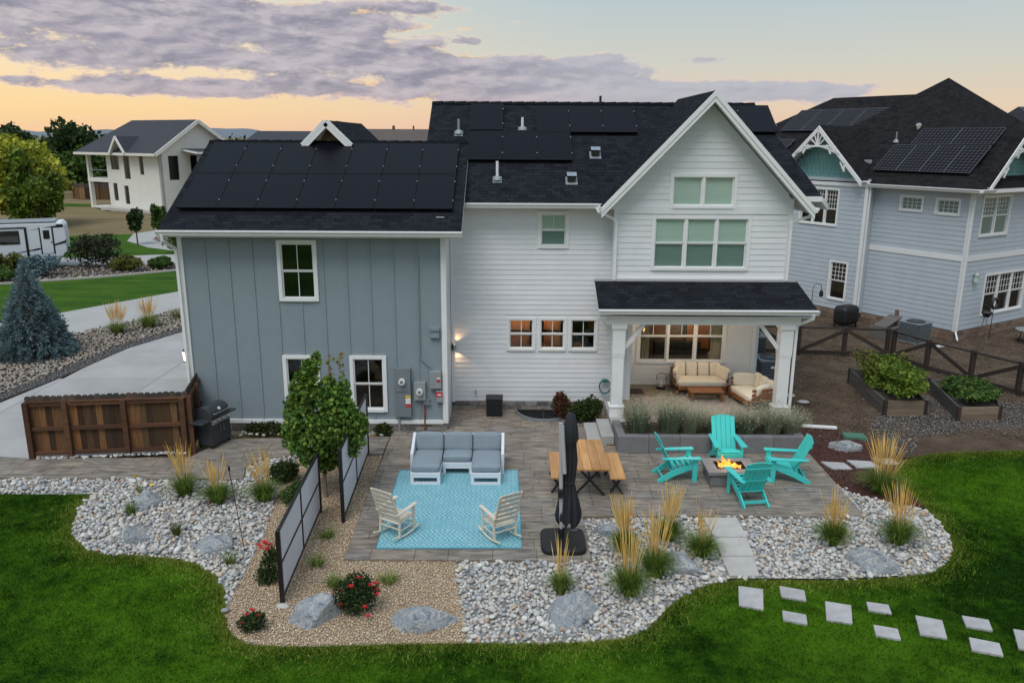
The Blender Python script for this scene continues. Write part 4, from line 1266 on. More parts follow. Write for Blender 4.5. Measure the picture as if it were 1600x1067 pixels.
# main roof (south slope), hip at its right end
m_s = .64
slab_roof('main_roof', 'shingles', house, [(-2.46, 21.2, 5.86), (2.66, 21.2, 5.86), (2.66, 25.4, 8.55), (-2.46, 25.4, 8.55)], .14)
slab_roof('main_roof', 'shingles', house, [(2.66, 21.5, 5.86 + .3 * 2.69 / 4.2), (8.18, 21.5, 5.86 + .3 * 2.69 / 4.2), (7.30, 25.4, 8.55), (2.66, 25.4, 8.55)], .14)
slab_roof('main_rear_roof', 'shingles', house, [(8.25, 29.6, 5.86), (-2.46, 29.6, 5.86), (-2.46, 25.4, 8.55), (7.30, 25.4, 8.55)], .14)
slab_roof('main_roof_end', 'shingles', house, [(8.25, 21.2, 5.86), (8.25, 29.6, 5.86), (7.30, 25.4, 8.55)], .14)
MB().add([(-2.3, 21.4, 5.8), (-2.3, 29.4, 5.8), (-2.3, 25.4, 8.45)], [(0, 1, 2)]).build('end_gable', 'white_siding', house)
mb = MB()
for k in range(28):
    xx = -2.46 + k * 9.8 / 28
    mb.add([(xx, 25.26, 8.485), (xx + .34, 25.26, 8.495), (xx + .34, 25.4, 8.59), (xx, 25.4, 8.575), (xx, 25.54, 8.485), (xx + .34, 25.54, 8.495)], [(0, 1, 2, 3), (3, 2, 5, 4)])
mb.build('ridge_cap', 'shingles', house)
box('soffit', 'white_trim', house, -1.2, 2.68, 21.22, 21.66, 5.70, 5.715)
gutter(house, face_y(21.2), -1.22, 2.22, 5.86, 0)
pipe_part(house, 'downspout', 'white_trim', [(2.20, 21.10, 5.74), (2.24, 21.10, 5.66), (2.66, 21.22, 5.46), (2.725, 21.20, 5.36), (2.725, 21.20, 3.86)])
# gable roof
gl0, gl1 = ax - 2.74, ax + 2.74
zf = az + .06 - 2.74 * sl
slab_roof('gable_roof', 'shingles', house, [(gl0, 20.78, zf), (ax, 20.78, az + .06), (ax, 25.5, az + .06), (gl0, 25.5, zf)], .16)
slab_roof('gable_roof', 'shingles', house, [(gl1, 20.78, zf), (gl1, 25.5, zf), (ax, 25.5, az + .06), (ax, 20.78, az + .06)], .16)
mb = MB()
for sgn in (-1, 1):
    # rake board: parallelogram prism under the roof edge
    x1 = ax + sgn * 2.74
    for (y0, y1, t0, t1) in ((20.755, 20.795, .0, .24), (20.735, 20.755, .0, .11)):
        p = [(ax, az + .055 - t0), (x1, zf - .005 - t0), (x1, zf - .005 - t1 - .03), (ax, az + .055 - t1 - .03)]
        vs = [(a, y0, b) for a, b in p] + [(a, y1, b) for a, b in p]
        mb.add(vs, [(0, 1, 2, 3), (7, 6, 5, 4), (0, 4, 5, 1), (1, 5, 6, 2), (2, 6, 7, 3), (3, 7, 4, 0)])
mb.build('rake_board', 'white_trim', house, fixn=True)
for sgn in (-1, 1):
    x1 = ax + sgn * 2.72
    MB().add([(ax, 20.80, az - .13), (x1, 20.80, zf - .17), (x1, 21.30, zf - .17), (ax, 21.30, az - .13)], [(0, 1, 2, 3)]).build('gable_soffit', 'white_trim', house)
# short eave return and gutter on the right
gutter(house, lambda a, d, z: (gl1 + d, a, z), 20.78, 21.6, zf, .0, name='gutter')
pipe_part(house, 'downspout', 'white_trim', [(7.74, 20.90, 5.66), (7.70, 21.0, 5.56), (7.36, 21.20, 5.42), (7.32, 21.20, 5.34), (7.32, 21.20, 3.86)])

# porch
flr = box('porch_floor', 'porch_floor', house, 3.0, 7.45, 19.65, 23.1, .0, .33)
TB = face_y(23.1)
pw = [(3.70, 6.36, 1.02, 2.52)]
bw = holed(TB, 3.31, 7.2, .33, 3.0, [inner(h) for h in pw], -.15, 0).build('porch_wall', 'porch_white', house, fixn=True)
siding(bw, TB, 'porch_white', 3.40, 7.12, .36, 2.95, pw, .158)
box('corner_board', 'white_trim', house, 7.12, 7.22, 23.05, 23.1, .33, 2.95)
box('recess_wall', 'porch_white', house, 3.12, 3.30, 21.78, 23.1, .33, 3.0)
wn = window(house, TB, *pw[0], units=3, lite=(2, 1, 1, 1), split=.56, content='lit', depth=1.25, curtain=True, label='wide triple window on the porch showing the lit room')
box('picture', 'cabinet', wn, 4.2, 4.7, 24.25, 24.30, 1.5, 2.1)
box('sofa_back', 'room_dark', wn, 4.4, 5.8, 23.9, 24.2, .8, 1.45)
box('shelf', 'cabinet', wn, 5.4, 6.1, 24.1, 24.3, 1.2, 2.3)
ld = bpy.data.lights.new('room_light', 'POINT'); ld.energy = 16; ld.color = (1, .68, .38); ld.shadow_soft_size = .1
lo = bpy.data.objects.new('room_light', ld); col.objects.link(lo); lo.parent = wn; lo.location = (5.5, 23.75, 2.45)
box('porch_ceiling', 'white_trim', house, 2.5, 7.45, 20.2, 23.1, 2.96, 3.02)
box('porch_beam', 'white_trim', house, 2.42, 7.45, 20.18, 20.52, 2.86, 3.10)
box('porch_beam', 'white_trim', house, 2.42, 2.66, 20.53, 21.64, 2.86, 3.02)
box('porch_beam', 'white_trim', house, 7.20, 7.45, 20.53, 23.0, 2.86, 3.02)
slab_roof('porch_roof', 'shingles', house, [(2.20, 19.98, 3.30), (7.78, 19.98, 3.30), (7.62, 21.27, 3.84), (2.20, 21.27, 3.84)], .12)
mb = MB()
mb.box(2.20, 7.60, 21.20, 21.262, 3.78, 3.87)
mb.build('flashing', 'aluminium', house)
box('porch_soffit', 'white_trim', house, 2.24, 7.74, 20.0, 20.2, 3.09, 3.11)
gutter(house, face_y(19.98), 2.20, 7.80, 3.30, 0)
def column(cx, cy):
    c = box('porch_column', 'white_trim', house, cx - .15, cx + .15, cy - .15, cy + .15, .33, 2.86, .01)
    for z0, z1, w in ((.33, .60, .19), (.60, .64, .205), (1.98, 2.05, .158), (2.05, 2.86, .165), (2.74, 2.86, .20)):
        box('column_trim', 'white_trim', c, cx - w, cx + w, cy - w, cy + w, z0, z1 - .002, .006)
    return c
cl_ = column(2.78, 20.36); cr_ = column(7.14, 20.36)
def brace(parent, x0, x1, y):
    MB().beam((x0, y, 2.20), (x1, y, 2.86), .10, .10, (0, 1, 0)).build('brace', 'white_trim', parent)
brace(cl_, 2.95, 3.45, 20.36); brace(cr_, 6.97, 6.45, 20.36)
pipe_part(house, 'downspout', 'white_trim', [(7.66, 19.92, 3.18), (7.66, 19.95, 3.08), (7.40, 20.25, 2.86), (7.385, 20.27, 2.75), (7.385, 20.27, .30)])
# steps and slab edge
box('porch_edge', 'concrete', house, 2.60, 3.0, 19.65, 21.66, .0, .335, .01)
st = thing('porch_steps', 'two pale concrete steps up to the porch beside the leafy shrubs', 'steps', (0, 0, 0))
box('step', 'concrete', st, 1.92, 2.26, 19.0, 20.3, .02, .14, .01)
box('step', 'concrete', st, 2.26, 2.59, 19.0, 20.3, .02, .25, .01)
# lights that are on, plus one added out of sight over the porch
def sconce(name, label, loc, axis):
    t = thing(name, label, 'wall light', loc, axis)
    return t
sc = thing('wall_sconce', 'lit up-and-down wall sconce in the corner of the white wall', 'wall light', (-1.66, 21.60, 1.86))
box('back_plate', 'dark_metal', sc, -.002, .012, -.05, .05, -.09, .09)
mb = MB(); mb.lathe([(.035, -.08), (.042, -.08), (.042, .08), (.035, .08), (.035, -.08)], 14, (.06, 0, 0)); mb.build('shade', 'galvanised', sc)
MB().lathe([(.02, -.05), (.03, 0), (.02, .05)], 10, (.06, 0, 0)).build('bulb', 'lamp_glow', sc)
for sgn in (-1, 1):
    ld = bpy.data.lights.new('sconce_light', 'SPOT'); ld.energy = 9; ld.color = (1, .58, .26); ld.spot_size = R(70); ld.spot_blend = .8; ld.shadow_soft_size = .015
    lo = bpy.data.objects.new('sconce_light', ld); col.objects.link(lo); lo.parent = sc; lo.location = (.06, 0, .09 * sgn)
    lo.rotation_euler = (Vector((.50, .10, sgn)).to_track_quat('-Z', 'Y')).to_euler()
ln = thing('garage_lantern', 'lit lantern on the far side wall of the wing above the driveway', 'wall light', (-8.56, 20.35, 1.95), R(0))
box('bracket', 'dark_metal', ln, -.05, .10, -.03, .03, .12, .16)
MB().lathe([(.02, .16), (.11, .10), (.10, .085), (.02, .085)], 12).build('cap', 'dark_metal', ln)
MB().lathe([(.07, -.16), (.09, .08), (.03, .085)], 12).build('glass_body', 'lamp_glow_soft', ln)
box('base', 'dark_metal', ln, -.07, .07, -.07, .07, -.19, -.16)
ld = bpy.data.lights.new('lantern_light', 'POINT'); ld.energy = 8; ld.color = (1, .72, .42); ld.shadow_soft_size = .1
lo = bpy.data.objects.new('lantern_light', ld); col.objects.link(lo); lo.parent = ln; lo.location = (-.13, 0, 0)
pl = thing('added_porch_lamp', 'unseen round lamp added on the porch ceiling for its warm light', 'added light', (5.0, 21.9, 2.955))  # unseen lamp, added to warm and brighten the porch
MB().lathe([(.14, -.06), (.16, 0)], 18).build('diffuser', 'lamp_glow_soft', pl)
ld = bpy.data.lights.new('added_porch_light', 'POINT'); ld.energy = 27; ld.color = (1, .82, .62); ld.shadow_soft_size = .12
lo = bpy.data.objects.new('added_porch_light', ld); col.objects.link(lo); lo.parent = pl; lo.location = (0, 0, -.18)

# ------------------------------------------------------------------ solar panels
def solar(name, label, group, origin, ux, uy, w, h, mat, frame):
    """origin: lower left corner on the roof; ux across, uy up the slope (unit vectors)"""
    ux = Vector(ux).normalized(); uy = Vector(uy).normalized(); n = ux.cross(uy)
    t = thing('solar_module', label, 'solar panel', (0, 0, 0), 0, group)
    c = Vector(origin) + ux * w / 2 + uy * h / 2 + n * .11
    M3 = Matrix((ux, uy, n)).transposed()
    t.matrix_world = Matrix.Translation(c) @ M3.to_4x4()
    w2, h2 = w / 2 - .008, h / 2 - .008
    MB().box(-w2, w2, -h2, h2, -.035, .0).build('glass_face', mat, t)
    f = .018
    mb = MB().box(-w2, w2, -h2, -h2 + f, .0005, .004).box(-w2, w2, h2 - f, h2, .0005, .004).box(-w2, -w2 + f, -h2 + f, h2 - f, .0005, .004).box(w2 - f, w2, -h2 + f, h2 - f, .0005, .004)
    mb.build('frame', frame, t)
    mb = MB()
    for yy in (-h2 * .55, h2 * .55): mb.box(-w2 + .05, w2 - .05, yy - .02, yy + .02, -.105, -.036)
    mb.build('rail', 'aluminium', t)
    if mat == 'solar_black':
        for yy in (-h2 * .55, h2 * .55):
            MB().box(w2 - .012, w2 + .012, yy - .02, yy + .02, .0045, .012).build('clamp', 'stainless', t)
    return t
ordw = ['first', 'second', 'third', 'fourth', 'fifth', 'sixth', 'seventh', 'eighth']
uyw = Vector((0, 4.0, 2.09)).normalized()
for rrow in range(2):
    for k in range(7):
        og = Vector((-8.40 + k * .985, 20.24, 5.30 + (20.24 - 19.5) * 2.09 / 4.0)) + uyw * (rrow * 1.70)
        solar('solar_panel', '%s black solar panel from the left in the %s row on the wing roof' % (ordw[k], ('lower', 'upper')[rrow]), 'solar panels on the wing roof', og, (1, 0, 0), uyw, .985, 1.70, 'solar_black', 'solar_frame')
uym = Vector((0, 4.2, 2.69)).normalized()
def on_main(x, y): return Vector((x, y, 5.86 + (y - 21.2) * 2.69 / 4.2))
for (x, y, lb) in ((-1.26, 22.72, 'black solar panel at the left end of the lower row on the main roof'), (-.29, 22.72, 'middle black solar panel of the lower row on the main roof'), (.68, 22.72, 'black solar panel at the right end of the lower row on the main roof'),
                   (-1.26, 23.98, 'single black solar panel between two vent pipes near the main ridge'), (.68, 23.90, 'first black solar panel of the upper right row on the main roof'), (1.65, 23.90, 'second black solar panel of the upper right row on the main roof'), (2.62, 23.90, 'third black solar panel of the upper right row, nearest the gable')):
    solar('solar_panel', lb, 'solar panels on the main roof', on_main(x, y), (1, 0, 0), uym, .97, 1.46, 'solar_black', 'solar_frame')
for k in range(2):
    solar('solar_panel', ('black solar panel just right of the white gable peak', 'black solar panel at the right end of the main ridge')[k], 'solar panels right of the gable', on_main(5.72 + k * .97, 23.95), (1, 0, 0), uym, .97, 1.46, 'solar_black', 'solar_frame')
# roof vents
def vent_pipe(label, x, y, h, me='galvanised', base=True):
    p = on_main(x, y)
    t = thing('vent_pipe', label, 'vent pipe', p, 0, 'vent pipes on the main roof')
    MB().tube([(0, 0, -.12), (0, 0, h)], .038, 10).build('pipe', me, t, smooth=False)
    if base:
        MB().lathe([(.14, .0), (.12, .06), (.05, .12)], 14).build('boot', 'metal_grey', t)
        MB().add([(-.12, -.14, -.06), (.12, -.14, -.06), (.12, .10, .09), (-.12, .10, .09)], [(0, 1, 2, 3)]).build('flashing', 'metal_grey', t)
vent_pipe('grey vent pipe at the left end of the main roof', -1.57, 23.94, .42, 'metal_grey')
vent_pipe('white vent pipe between the panels near the main ridge', .27, 24.12, .36, 'white_trim')
vent_pipe('white vent pipe below the lower row of panels', -.42, 22.05, .50, 'white_trim')
vent_pipe('short dark pipe standing on the main ridge', 2.64, 25.35, .24, 'dark_metal', False)
def box_vent(label, x, y):
    p = on_main(x, y)
    t = thing('roof_vent', label, 'roof vent', p, 0, 'box vents on the main roof')
    MB().add([(-.16, -.16, -.08), (.16, -.16, -.08), (.16, .14, .11), (-.16, .14, .11)], [(0, 1, 2, 3)]).build('flashing', 'metal_grey', t)
    MB().box(-.11, .11, -.12, .16, .02, .16).build('throat', 'dark_metal', t)
    MB().add([(-.13, -.16, .15), (.13, -.16, .15), (.13, -.02, .24), (-.13, -.02, .24), (-.13, .18, .24), (.13, .18, .24)], [(0, 1, 2, 3), (3, 2, 5, 4)]).build('hood', 'galvanised', t)
box_vent('galvanised box vent near the gable valley, upper of two', 2.30, 23.05)
box_vent('galvanised box vent lower on the main roof, below the panels', 1.58, 22.02)

# ------------------------------------------------------------------ utilities on the wing wall
def ub(name, label, x0, x1, z0, z1, d, mat='meter_grey', cat='electric box', group='electric boxes on the wing wall'):
    t = thing(name, label, cat, ((x0 + x1) / 2, 19.998, z0), 0, group)
    w = (x1 - x0) / 2
    MB().box(-w, w, -d, -.0, 0, z1 - z0).build('cabinet', mat, t, bevel=.006)
    return t
def stk(parent, name, mat, x0, x1, z0, z1, d):
    MB().box(x0, x1, -d - .004, -d - .001, z0, z1).build(name, mat, parent)
t = ub('electric_panel', 'tall grey electric meter cabinet with red and white warning stickers', -3.04, -2.62, .42, 1.74, .14)
MB().box(-.205, .205, -.156, -.142, .70, 1.30).build('cover', 'meter_grey', t)
mt_ = MB().tube([(-.01, -.155, .98), (-.01, -.24, .98)], .082, 18).build('meter_ring', 'label_white', t)
MB().tube([(-.01, -.242, .98), (-.01, -.25, .98)], .045, 14).build('meter_dial', 'meter_grey', t)
for z0, z1, mm in ((.52, .60, 'label_yellow'), (.44, .51, 'label_white'), (.37, .43, 'label_white'), (.28, .36, 'label_red')):
    stk(t, 'sticker', mm, .07, .20, z0, z1, .142)
MB().tube([(-.12, -.07, 0), (-.12, -.07, -.42)], .03, 10).build('conduit', 'meter_light', t)
t = ub('solar_meter', 'small square grey meter box with a round white dial', -2.54, -2.24, .88, 1.36, .13, 'meter_light')
MB().tube([(0, -.13, .24), (0, -.21, .24)], .082, 18).build('meter_ring', 'label_white', t)
MB().tube([(0, -.212, .24), (0, -.22, .24)], .045, 14).build('meter_dial', 'meter_grey', t)
MB().tube([(.12, -.06, 0), (.12, -.06, -.10), (.28, -.06, -.12)], .018, 8).build('conduit', 'meter_light', t)
t = ub('disconnect_box', 'grey disconnect box with a red sticker near the wing corner', -2.13, -1.83, 1.20, 1.66, .14, 'meter_light')
stk(t, 'sticker', 'label_white', .04, .13, .26, .30, .14); stk(t, 'sticker', 'label_red', .04, .13, .17, .25, .14)
MB().tube([(-.12, -.05, .46), (-.12, -.05, .56), (-.40, -.05, .82), (-.40, -.05, 3.45)], .016, 8).build('conduit', 'metal_grey', t)
t = ub('safety_switch', 'small grey switch box with a large red label under the disconnect box', -1.97, -1.80, .82, 1.14, .11, 'meter_light')
stk(t, 'sticker', 'label_red', -.085, .085, .15, .28, .11)
MB().box(-.05, .05, -.117, -.1155, .19, .225).build('sticker_text', 'label_white', t)
t = ub('junction_box', 'plain grey junction box with a rusty pipe running to the ground', -2.30, -2.14, .74, .90, .09, 'meter_grey')
MB().tube([(-.06, -.04, 0), (-.06, -.05, -.70)], .022, 8).build('rusty_pipe', 'rust_pipe', t)
t = ub('wall_vent', 'square blue-grey vent cover high on the wing wall', -2.10, -1.86, 2.54, 2.82, .09, 'blue_grey_siding', 'vent', None)
MB().box(-.15, .15, -.012, 0, -.02, .30).build('flange', 'blue_grey_siding', t)
MB().box(-.125, .125, -.13, -.09, .20, .285).build('hood', 'blue_grey_siding', t)

# ------------------------------------------------------------------ neighbouring house on the right
nb = thing('neighbour_house', 'pale blue-grey house with teal gables and ornate white gable trim', 'house', (17.1, 30.16, 0), R(31.5))
TC, TBm, TA = face_y(0), face_mx(0), face_mx(-.45)
NS = 'neighbour_siding'
cw = [(.62, 2.62, 3.95, 5.52), (1.55, 4.62, .80, 2.48)]
bwn = [(1.90, 2.92, 4.76, 5.40), (.42, 1.42, 4.73, 5.38)]
awn = [(5.40, 7.42, 3.90, 5.52), (4.62, 5.56, .76, 2.48)]
wc_ = holed(TC, 0, 9.6, .35, 5.72, [inner(h) for h in cw], -.15, 0).build('front_wall', NS, nb, fixn=True)
wb_ = holed(TBm, 0, 4.1, .35, 5.72, [inner(h) for h in bwn], -.15, 0).build('side_wall', NS, nb, fixn=True)
wa_ = holed(TA, 4.1, 8.9, .35, 5.95, [inner(h) for h in awn], -.15, 0).build('bay_wall', NS, nb, fixn=True)
siding(wc_, TC, NS, .10, 9.5, .38, 3.06, cw, .19); siding(wc_, TC, NS, .10, 9.5, 3.27, 5.65, cw, .19)
siding(wb_, TBm, NS, .10, 4.06, .38, 3.06, bwn, .19); siding(wb_, TBm, NS, .10, 4.06, 3.27, 5.65, bwn, .19)
siding(wa_, TA, NS, 4.20, 8.8, .38, 5.60, awn, .19)
for q in ((-.045, .10, -.045, .10, .35, 5.70), (-.5, -.33, 4.06, 4.2, .35, 5.9), (-.5, -.38, 8.8, 8.9, .35, 5.6)): box('corner_board', 'white_trim', nb, *q)
box('band_board', 'white_trim', nb, .10, 9.5, -.04, 0, 3.06, 3.27); box('band_board', 'white_trim', nb, -.04, 0, .10, 4.06, 3.06, 3.27)
box('bay_return', NS, nb, -.449, .0, 4.08, 4.1, .35, 5.9)
box('rear_wall', NS, nb, .1, 9.5, 14.6, 14.8, 0, 5.7); box('end_wall', NS, nb, 9.45, 9.6, .1, 14.7, 0, 5.7); box('back_side_wall', NS, nb, 0, .15, 8.9, 14.7, .0, 5.7)
fo = box('foundation', 'foundation', nb, .02, 9.5, .02, 14.5, -.1, .34)
r_ = random.Random(9)
for (Tf, a0, a1) in ((TC, 0, 7), (TBm, 0, 4.1), (TA, 4.1, 8.8)):
    for zz in (-.02, .16):
        a = a0
        while a < a1:
            wd = min(r_.uniform(.28, .6), a1 - a)
            m_ = MB(); wbox(m_, Tf, a + .008, a + wd - .004, -.01, .03 + r_.uniform(0, .02), zz, zz + .17); m_.build('stone', 'tan_stone', fo, fixn=True)
            a += wd
window(nb, TC, *cw[0], units=2, lite=(4, 4, 1, 1), content='blind', label='upper window with gridded top sashes on the turned face')
window(nb, TC, *cw[1], units=3, lite=(4, 3, 1, 1), content='dark', label='triple window with gridded top sashes near the patio')
window(nb, TBm, *bwn[0], lite=(4, 3, 1, 1), split=0, content='blind', label='small gridded window under the eave, farther one')
window(nb, TBm, *bwn[1], lite=(4, 3, 1, 1), split=0, content='blind', label='small gridded window under the eave, nearer the corner')
window(nb, TA, *awn[0], units=3, lite=(4, 4, 1, 1), split=.45, content='dark', label='wide window under the teal gable')
window(nb, TA, *awn[1], lite=(4, 4, 1, 1), content='dark', label='tall ground-floor window in the bay')
# roofs
SN = 'shingles_neighbour'
e = .5
X0, X1, Y0, Y1, ZE, ZP = -e, 10.5, -e, 10.3, 5.78, 10.15
ap = (5.0, 4.6, ZP)
cor = [(X0, Y0, ZE), (X1, Y0, ZE), (X1, Y1, ZE), (X0, Y1, ZE)]
ap1, ap2 = (4.85, 4.45, ZP), (5.15, 4.75, ZP)
slab_roof('hip_roof', SN, nb, [cor[0], cor[1], ap], .14); slab_roof('hip_roof', SN, nb, [cor[1], cor[2], ap], .14)
slab_roof('hip_roof', SN, nb, [cor[2], cor[3], ap], .14); slab_roof('hip_roof', SN, nb, [cor[3], cor[0], ap], .14)
ZR = 9.52; YE = 16.3
l0, l1, l2, l3 = (X0 - .02, 3.0, ZE - .01), (X0 - .02, YE, ZE - .01), (X1, YE, ZE - .01), (X1, 3.0, ZE - .01)
ra, rb = (5.0, 4.0, ZR), (5.0, 10.4, ZR)
slab_roof('rear_roof', SN, nb, [l1, l0, ra, rb], .14); slab_roof('rear_roof', SN, nb, [l2, l1, rb], .14); slab_roof('rear_roof', SN, nb, [l3, l2, rb, ra], .14)
gutter(nb, lambda a, d, z: (X0 - d, a, z), Y0, 4.1, ZE, .0); gutter(nb, lambda a, d, z: (a, Y0 - d, z), X0, .35, ZE, .0); gutter(nb, lambda a, d, z: (a, Y0 - d, z), 4.4, 9.8, ZE, .0)
box('soffit', 'white_trim', nb, -.45, .0, -.45, 4.1, 5.62, 5.64)
box('soffit', 'white_trim', nb, .0, 9.8, -.45, .0, 5.62, 5.64)
def ornate_gable(T, c, hw, zf, zt, front, wallmat, backlen, dirn):
    """gable on a wall: T(a, d, z); front = outward distance of the rake"""
    pts = [(c - hw + .25, zf), (c + hw - .25, zf), (c, zt - .28)]
    mb = MB()
    vs = [T(a, front - .55, z) for a, z in pts] + [T(a, front - .62, z) for a, z in pts]
    gwl = mb.add(vs, [(0, 1, 2), (5, 4, 3), (0, 3, 4, 1), (1, 4, 5, 2), (2, 5, 3, 0)]).build('gable_wall', wallmat, nb, fixn=True)
    # fish-scale shingle rows
    rows = 12
    for r__ in range(rows):
        z = zf + (zt - .35 - zf) * r__ / rows
        half = (hw - .28) * (1 - r__ / rows) - .03
        if half < .06: continue
        n = max(1, int(half * 2 / .20)); st_ = half * 2 / n
        m2 = MB()
        for k in range(n):
            a0 = c - half + k * st_ + .006; a1 = a0 + st_ - .012; h = (zt - zf) / rows
            am = (a0 + a1) / 2
            pp = [(a0, z + h * 1.05), (a0, z + h * .35), (a0 + st_ * .2, z + h * .06), (am, z - h * .05), (a1 - st_ * .2, z + h * .06), (a1, z + h * .35), (a1, z + h * 1.05)]
            o1 = [T(a, front - .545, q) for a, q in pp]; o2 = [T(a, front - .525, q) for a, q in pp]
            nn = len(pp)
            m2.add(o1 + o2, [tuple(range(nn)), tuple(range(2 * nn - 1, nn - 1, -1))] + [(i, (i + 1) % nn, nn + (i + 1) % nn, nn + i) for i in range(nn)])
        m2.build('shingle_row', wallmat, gwl, fixn=True)
    for s in (-1, 1):
        a1 = c + s * hw
        p = [T(a1, front, zf - .02), T(c, front, zt), T(c, front - backlen, zt), T(a1, front - backlen, zf - .02)]
        slab_roof('gable_roof', SN, nb, p, .08)
        mb = MB()
        q = [(c, zt - .02), (a1, zf - .04), (a1, zf - .24), (c, zt - .24)]
        vs = [T(a, front + .03, z) for a, z in q] + [T(a, front - .03, z) for a, z in q]
        mb.add(vs, [(0, 1, 2, 3), (7, 6, 5, 4), (0, 4, 5, 1), (1, 5, 6, 2), (2, 6, 7, 3), (3, 7, 4, 0)])
        mb.build('rake_board', 'white_trim', nb, fixn=True)
        # scalloped brackets
        for f in (.30, .62):
            mb = MB()
            a = c + s * hw * f; z = zt - (zt - zf) * f - .22
            mb.beam(T(a, front, z + .05), T(a, front, z - .30), .06, .06).beam(T(a + s * -.0, front, z - .28), T(a - s * .22, front, z + .08), .05, .05)
            mb.beam(T(a, front, z - .12), T(a, front - .5, z - .12), .06, .06)
            mb.build('bracket', 'white_trim', nb)
    # sunburst at the peak: collar, king post and struts
    mb = MB()
    zc = zt - (zt - zf) * .30 - .20; ah = hw * .30
    mb.beam(T(c - ah, front, zc), T(c + ah, front, zc), .07, .07).beam(T(c, front, zc - .02), T(c, front, zt - .1), .06, .06)
    for s in (-1, 1):
        mb.beam(T(c, front, zc), T(c + s * ah * .62, front, zc + (zt - zc) * .42), .045, .045)
        mb.beam(T(c, front, zc), T(c + s * ah * .30, front, zc + (zt - zc) * .62), .04, .04)
    # curved arch below
    pr = None
    for k in range(9):
        t_ = k / 8; a = c - hw * .5 + hw * t_; z = zc - .36 + .36 * math.sin(math.pi * t_)
        if pr: mb.beam(T(pr[0], front, pr[1]), T(a, front, z), .06, .07)
        pr = (a, z)
    mb.build('gable_ornament', 'white_trim', nb)
ornate_gable(TA, 6.42, 2.30, 5.92, 8.10, .48, 'teal_shingle_siding', 4.5, 1)
mb = MB(); wbox(mb, TA, 4.7, 8.3, -.05, .05, 5.60, 5.74); mb.build('head_board', 'white_trim', nb, fixn=True)
ornate_gable(TC, 2.25, 2.25, 5.86, 8.05, .52, 'teal_shingle_siding', 5.0, 1)
mb = MB(); wbox(mb, TC, .45, 4.2, -.02, .05, 5.54, 5.70); mb.build('head_board', 'white_trim', nb, fixn=True)
pipe_part(nb, 'downspout', 'white_trim', [(-.45, -.5, 5.66), (-.30, -.35, 5.55), (-.09, -.09, 5.40), (-.09, -.09, .35), (-.35, -.35, .12)])
pipe_part(nb, 'downspout', 'white_trim', [(-.5, 3.98, 5.66), (-.42, 4.0, 5.5), (-.42, 4.0, .3)])
# its solar panels
slb = (ZP - ZE) / (ap[0] - X0)
Mn = nb.matrix_world if False else Matrix.Translation((17.1, 30.16, 0)) @ Matrix.Rotation(R(31.5), 4, 'Z')
nrot = Mn.to_3x3()
ux_n = nrot @ Vector((0, -1, 0)); uy_n = (nrot @ Vector((1, 0, slb))).normalized()
def on_nb(run, y): return Mn @ Vector((X0 + run, y, ZE + run * slb + .02))
for k in range(4):
    solar('solar_panel', '%s gridded solar panel in the lower row on the neighbouring roof' % ordw[k], 'gridded panels on the neighbouring roof', on_nb(.55, 4.30 - k * 1.0), ux_n, uy_n, 1.0, 1.62, 'solar_cells', 'solar_frame_grey')
for k in range(2):
    solar('solar_panel', ('left gridded solar panel of the upper pair on the neighbouring roof', 'right gridded solar panel of the upper pair on the neighbouring roof')[k], 'gridded panels on the neighbouring roof', on_nb(1.86, 3.62 - k * 1.66), ux_n, uy_n, 1.66, 1.0, 'solar_cells', 'solar_frame_grey')
sl2 = (ZR - ZE) / (5.0 - X0)
uy_n2 = (nrot @ Vector((1, 0, sl2))).normalized()
def on_nb2(run, y): return Mn @ Vector((X0 + run, y, ZE + run * sl2 + .02))
for k in range(4):
    solar('solar_panel', '%s gridded solar panel below the far ridge of the neighbouring house' % ordw[k], 'gridded panels near the far ridge', on_nb2(3.0, 11.4 - k * 1.25), ux_n, uy_n2, 1.25, 1.8, 'solar_cells', 'solar_frame_grey')
for k in range(3):
    solar('solar_panel', '%s gridded solar panel low behind the left teal gable' % ordw[k], 'gridded panels behind the teal gable', on_nb2(1.0, 13.6 - k * 1.25), ux_n, uy_n2, 1.25, 1.7, 'solar_cells', 'solar_frame_grey')
t = thing('vent_pipe', 'thin vent pipe on the neighbouring roof left of the panels', 'vent pipe', on_nb(2.05, 4.45))
MB().tube([(0, 0, -.1), (0, 0, .42)], .03, 8).build('pipe', 'metal_grey', t); MB().lathe([(.13, -.02), (.10, .06), (.04, .12)], 12).build('boot', 'metal_grey', t)
t = thing('roof_vent', 'small box vent on the neighbouring roof by the left gable', 'roof vent', on_nb(.95, 4.95))
MB().box(-.16, .16, -.16, .16, -.02, .14).build('hood', 'metal_grey', t, bevel=.02)
t = thing('roof_vent', 'shiny round vent cap above the panels on the neighbouring roof', 'roof vent', on_nb(2.75, 3.95))
MB().lathe([(.09, -.1), (.09, .10), (.13, .10), (.12, .18), (.04, .22)], 14).build('cap', 'stainless', t)

